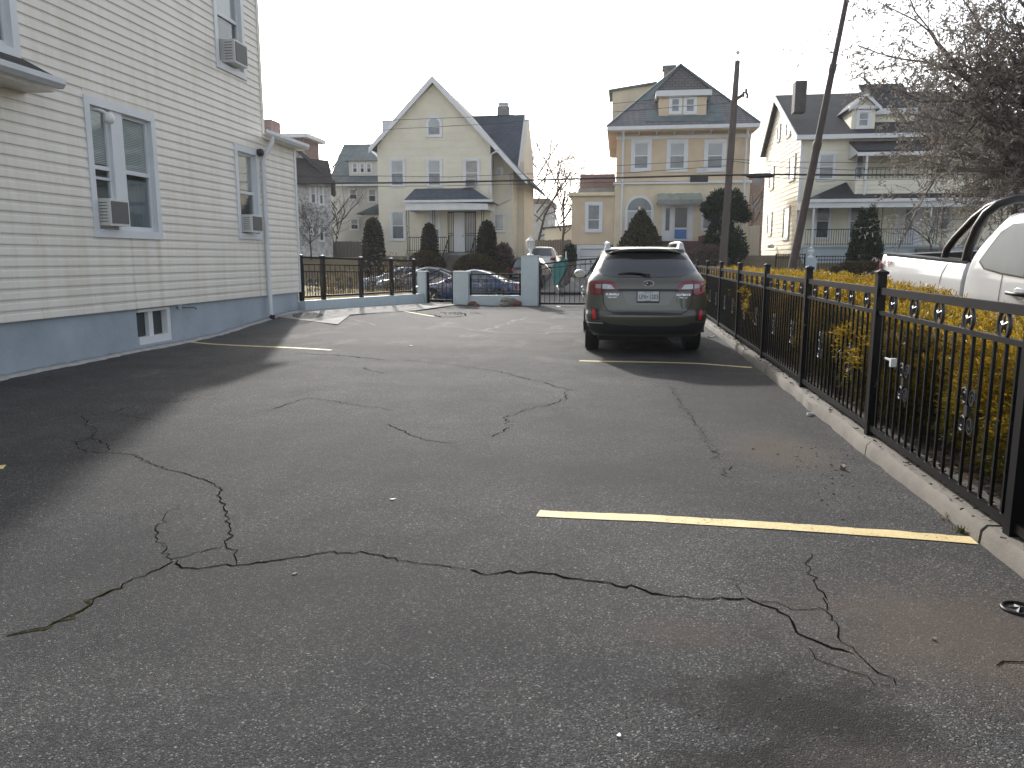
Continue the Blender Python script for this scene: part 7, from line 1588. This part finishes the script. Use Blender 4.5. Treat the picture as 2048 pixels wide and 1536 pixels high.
# crumbs of loose asphalt
rng = np.random.default_rng(79); V = []; Fc = []
def crumbs(n, cx, cy, sx, sy, s0, s1):
    for _ in range(n):
        x, y = rng.normal(cx, sx), rng.normal(cy, sy)
        if not (WX + .2 < x < CURBX - .02): continue
        s = rng.uniform(s0, s1); z = gz(x, y); b = len(V); a = rng.uniform(0, 6.28); c_, s__ = math.cos(a) * s, math.sin(a) * s
        V.extend([(x + c_, y + s__, z), (x - s__, y + c_, z), (x - c_, y - s__, z), (x + s__, y - c_, z), (x + rng.normal(0, s * .3), y + rng.normal(0, s * .3), z + s * .7)]); Fc.extend([(b, b + 1, b + 4), (b + 1, b + 2, b + 4), (b + 2, b + 3, b + 4), (b + 3, b, b + 4)])
crumbs(120, -2.9, 12.3, .9, .5, .005, .014); crumbs(80, -1.9, 14.5, 1.0, .9, .005, .013); crumbs(120, .55, 2.4, .35, .25, .003, .008); crumbs(140, 1.45, 5.6, .2, .5, .004, .016); crumbs(200, -1, 6, 2.2, 2.5, .003, .007); crumbs(60, -4.1, 20.4, .4, .25, .012, .035); crumbs(80, 1.75, 8, .05, 4, .005, .015)
for x_, y_, w_ in CRP[::2]:
    if y_ < 7: crumbs(2, x_, y_, .012, .012, .002, .005)
tag(npmesh('asphalt_crumbs', np.array(V), np.array(Fc), M('crumb', (.06, .056, .052), .95, .3, 30)), 'loose dark asphalt crumbs scattered on the lot', 'gravel', None, 'stuff')
# ================================================================== poles and wires
up0 = PY(1447, 505, 39.8); zt = PY(1475, 122, 39.8)
pole = thing('utility_pole', 'weathered wooden utility pole leaning slightly in front of the stucco house', 'pole', (up0[0], 39.8, zst(8)))
b0 = Vector(up0); t0 = Vector(zt); dd = (t0 - b0).normalized(); b1 = b0 - dd * (b0.z - zst(8) + .2) / dd.z
pp_ = [b1 + (t0 - b1) * k / 8 for k in range(9)]
MB().tube(pp_, [.215, .20, .19, .18, .17, .165, .16, .14, .12], 12).build('shaft', MAT['wood'], pole, True)
MB().tube([t0, t0 + Vector((0, 0, .32))], .03, 6).lathe([(.03, .3), (.09, .34), (.10, .42), (.05, .46), (.0, .5)], tuple(t0), 10).build('top_insulator', MAT['acw'], pole, True, 40)
k0 = Vector(PY(1470, 200, 39.7)); k1 = Vector(PY(1487, 189, 39.4)); MB().bar(k0, k1, .10, .12).build('bracket_arm', MAT['wood'], pole)
ins = MB()
for i, o in enumerate([(0, 0, 0), (.1, -.1, .12), (.18, 0, -.08)]): ins.lathe([(.03, -.12), (.07, -.05), (.05, .02), (.07, .08), (.03, .14)], tuple(k1 + Vector(o)), 8)
ins.build('insulators', MAT['acg'], pole, True, 50)
for i, (px, py, w_) in enumerate([(1398, 357, .34), ]):
    c = Vector(PY(px, py, 39.4)); MB().box(c.x - .42, c.x + .42, c.y - .14, c.y + .14, c.z - .16, c.z + .16).build('splice_box', MAT['black'], pole)
c = Vector(PY(1404, 342, 39.5)); MB().box(c.x - .25, c.x + .25, c.y - .1, c.y + .1, c.z - .1, c.z + .14).build('junction_box', MAT['alu'], pole)
# leaning telescopic steel mast
LYm = 27.4; m0 = Vector(PY(1583, 543, LYm)); m1 = Vector(PY(1693, 0, LYm)); dm = (m1 - m0).normalized()
mz = zst(m0.x) + .3; mb0 = m0 - dm * (m0.z - mz + .6) / dm.z; mtop = m1 + dm * 2.5
mast = thing('steel_mast', 'brown stepped steel mast leaning right in front of the clapboard house', 'pole', tuple(mb0))
def at_m(py): return Vector(PV(1583 + (543 - py) * 110 / 543, py, (m0.x, m0.y), (m0.x + 1, m0.y)))
for a_, b_, r0, r1 in ((mb0, at_m(290), .145, .125), (at_m(290), at_m(135), .115, .10), (at_m(135), mtop, .085, .075)): MB().tube([a_, b_], [r0, r1], 12).build('tube_section', MAT['rustpole'], mast, True, 50)
for py, r in ((290, .145), (135, .118)): c = at_m(py); MB().tube([c - dm * .16, c - dm * .05, c + dm * .06, c + dm * .12], [r * .92, r, r, r * .8], 12).build('collar', MAT['rustpole'], mast, True, 50)
def wire(label, pts, Ys, r, sagn=10, group='overhead wires'):
    P = [Vector(PY(px, py, Y)) for (px, py), Y in zip(pts, Ys)]; out = []
    for a, b in zip(P[:-1], P[1:]):
        for i in range(sagn): out.append(a + (b - a) * i / sagn)
    out.append(P[-1]); o = MB().tube(out, r, 5).build('overhead_wire', MAT['cable'], None, True); tag(o, label, 'wire', group)
    return o
YW = 39.6
wire('thick black cable crossing in front of the cream and stucco houses', [(420, 371), (600, 367), (870, 365), (1040, 361), (1150, 358), (1370, 352), (1460, 350), (1560, 349), (1700, 350), (2120, 348)], [YW] * 10, .045, 4)
wire('thin wire just above the thick cable across the cream house', [(560, 352), (757, 352), (900, 354), (1040, 348), (1250, 346), (1460, 331)], [YW + .1] * 6, .013, 4)
wire('thin wire running from the cream house gable up to the stucco dormer', [(640, 263), (790, 240), (1000, 232), (1200, 210), (1340, 196), (1460, 190)], [YW - .1] * 6, .011, 4)
wire('second thin wire below the gable wire', [(640, 275), (790, 258), (1000, 247), (1200, 226), (1460, 206)], [YW - .2] * 5, .011, 4)
wire('thin wire at second floor window level of the stucco house', [(1220, 332), (1330, 326), (1460, 318), (1560, 324), (1700, 325), (2100, 322)], [YW] * 6, .013, 4)
wire('wire sagging right from the pole across the clapboard house', [(1462, 322), (1560, 334), (1700, 340), (2100, 330)], [YW, YW, YW - .3, YW - .6], .013, 4)
wire('lower wire right of the pole over the clapboard porch', [(1460, 350), (1560, 356), (1700, 361), (2100, 352)], [YW, YW + .1, YW, YW], .013, 4)
wire('lowest thin wire left of the wooden pole', [(600, 374), (870, 372), (1150, 366), (1380, 362)], [YW + .2] * 4, .012, 4)
wire('faint high wire right of the steel mast', [(1640, 122), (1760, 130), (1900, 136)], [44, 44, 44], .012, 4)
c = thing('cable_closure', 'black cylindrical cable closure hanging on the thick cable right of the pole', 'cable box', tuple(PY(1520, 350, YW)))
MB().tube([Vector(PY(1493, 351.5, YW)), Vector(PY(1500, 351.5, YW)), Vector(PY(1540, 351, YW)), Vector(PY(1548, 351, YW))], [.06, .12, .12, .06], 10).build('closure_body', MAT['black'], c, True, 50)
# ================================================================== small things on the lot
# star ornament lying by the kerb
p = PZ(2040, 1216, .02); st = thing('star_ornament', 'black cast iron star ring lying on the asphalt by the kerb', 'ornament', (p[0], p[1], .0))
MB().tube([(p[0] + .065 * math.cos(t), p[1] + .065 * math.sin(t), .014) for t in [2 * math.pi * i / 24 for i in range(24)]], .011, 6, True).build('ring', MAT['iron'], st, True)
star_mb(MB(), (p[0], p[1], .014), .012, 1.0, True).build('star', MAT['iron'], st)
# paper scraps, pebbles, leaves
rr = random.Random(9)
def scrap(name, label, px, py, s, mname, cat, asp=.6, h=.004, group=None):
    p = PZ(px, py, 0); a = rr.uniform(0, 3.1); mb = MB(); k = 7; pts = []
    for i in range(k): t = 2 * math.pi * i / k; r = s * rr.uniform(.6, 1.1); pts.append((r * math.cos(t), r * asp * math.sin(t)))
    g0 = gz(p[0], p[1]); vs = [(p[0] + x * math.cos(a) - y * math.sin(a), p[1] + x * math.sin(a) + y * math.cos(a), g0 + .002) for x, y in pts]; vt = [(v[0], v[1], g0 + h * rr.uniform(.6, 1.6) + .002) for v in vs]
    mb.add(vs + vt, [tuple(range(k)), tuple(range(2 * k - 1, k - 1, -1))] + [(i, (i + 1) % k, (i + 1) % k + k, i + k) for i in range(k)]); o = mb.build(name, MAT[mname]); tag(o, label, cat, group); return o
scrap('paper_scrap', 'tiny white scrap at the bottom of the picture', 1238, 1478, .012, 'platew', 'scrap', .6)
scrap('paper_scrap', 'small white scrap in the middle of the lot', 787, 1000, .022, 'platew', 'scrap', .4)
scrap('paper_scrap', 'pale flattened scrap above the long crack, left of centre', 590, 1146, .018, 'concrete_l', 'scrap', .5)
scrap('paper_scrap', 'crumpled white litter beside the kerb', 1620, 830, .06, 'platew', 'litter', .35, .02)
scrap('bark_piece', 'grey bark chip on the brown silt by the kerb', 1683, 938, .055, 'concrete', 'bark', .3, .025)
scrap('paper_scrap', 'white scrap on the ground under the drive gate', 1117, 613, .16, 'platew', 'scrap', .5, .01)
scrap('leaf', 'curled tan leaf on the brown silt at lower right', 1867, 1284, .012, 'concrete_l', 'leaf', .5, .008)
scrap('cardboard_piece', 'white cardboard litter behind the wagon by the kerb', 1425, 676, .12, 'platew', 'litter', .3, .02)
for i, (px, py, s) in enumerate([(820, 692, .05), (905, 712, .018)]): scrap('tar_lump', ['flat dark lump of tar left of the wagon', 'small dark tar speck left of the wagon, right of the larger lump'][i], px, py, s, 'black', 'tar', .4, .008, 'lumps of broken tar')
# broken patch near the walk gate
p = PZ(900, 630, 0)
crack([(868, 628), (885, 626), (905, 625), (925, 627), (932, 631), (905, 634), (880, 634), (868, 630)], .03, seed=70, jit=.03, seg=.1)
# weed tuft at the kerb
for i, (px, py, s) in enumerate([(1900, 1040, .05), (1925, 1068, .035)]):
    rng = np.random.default_rng(90 + i); p = PZ(px, py, 0); n = 70; P = np.array([[p[0], p[1], 0]]) + rng.normal(0, s * .5, (n, 3)) * [1, 1, 0]; v, f = leaf_quads(P, np.array([[0, 0, 1.]]) + rng.normal(0, .8, (n, 3)), rng.uniform(.02, .05, n), rng.uniform(.003, .006, n), rng)
    tag(npmesh('weed_tuft', v, f, L_straw if i == 0 else leafmat('moss_green', [(.05, .06, .01), (.10, .10, .02)], .7, .2)), ['dry weed tuft at the foot of the kerb near the yellow line', 'green moss tuft at the kerb end of the yellow line'][i], 'weed', 'weeds at the kerb foot')
# teal tarp over something, clutter by the driveway
tp = thing('tarp', 'teal tarpaulin draped over a stack beside the driveway', 'tarp', tuple(PY(1120, 565, 42.0)))
def T(px, py, Y=42.0): return Vector(PY(px, py, Y))
vs = [T(1106, 530, 41.7), T(1133, 514, 41.9), T(1133, 534, 41.6), T(1115, 571, 41.2), T(1108, 571, 41.2), T(1104, 545, 41.4), T(1136, 516, 42.9), T(1112, 530, 42.9), T(1136, 560, 42.9), T(1110, 565, 42.9)]
MB().add(vs, [(0, 1, 2), (0, 2, 3, 4, 5), (1, 6, 8, 2), (0, 7, 6, 1), (5, 4, 9, 7, 0), (2, 8, 3), (3, 8, 9, 4)]).build('sheet', MAT['tarp'], tp)
MB().tube([T(1132, 540, 41.8), T(1132, 503, 41.9)], .035, 6).build('stake', MAT['whitelamp'], tp)
lg_ = thing('log_pile', 'pale leaning timber and brush beside the teal tarp', 'timber', tuple(PY(1128, 570, 41.6)))
for a, b, r in (((1122, 572), (1138, 540), .13), ((1130, 570), (1146, 538), .1), ((1138, 566), (1140, 530), .07)): MB().tube([T(*a, 41.4), T(*b, 41.9)], r, 7).build('log', MAT['wood'] if r < .12 else MAT['concrete'], lg_, True)
mound('ivy_bush', 'small dark green ivy bush at the corner of the annexe', 'shrub', 1130, 1150, 492, 518, 45.4, L_green, CORE, 900, .12, 33, None, .6, .2, .2)
# ================================================================== thin haze in the air (sun ahead, distant houses wash out)
hzm = bpy.data.materials.new('haze_air'); hzm.use_nodes = True; ht = hzm.node_tree; ht.nodes.clear()
ho = ht.nodes.new('ShaderNodeOutputMaterial'); hv = ht.nodes.new('ShaderNodeVolumePrincipled')
hv.inputs['Color'].default_value = (.93, .95, 1.0, 1); hv.inputs['Density'].default_value = HAZE; hv.inputs['Anisotropy'].default_value = .35
ht.links.new(hv.outputs[0], ho.inputs['Volume'])
tag(MB().box(-420, 420, -180, 660, -2.0, 19.0).build('haze', hzm), 'thin pale haze in the air over the street', 'haze', None, 'stuff')
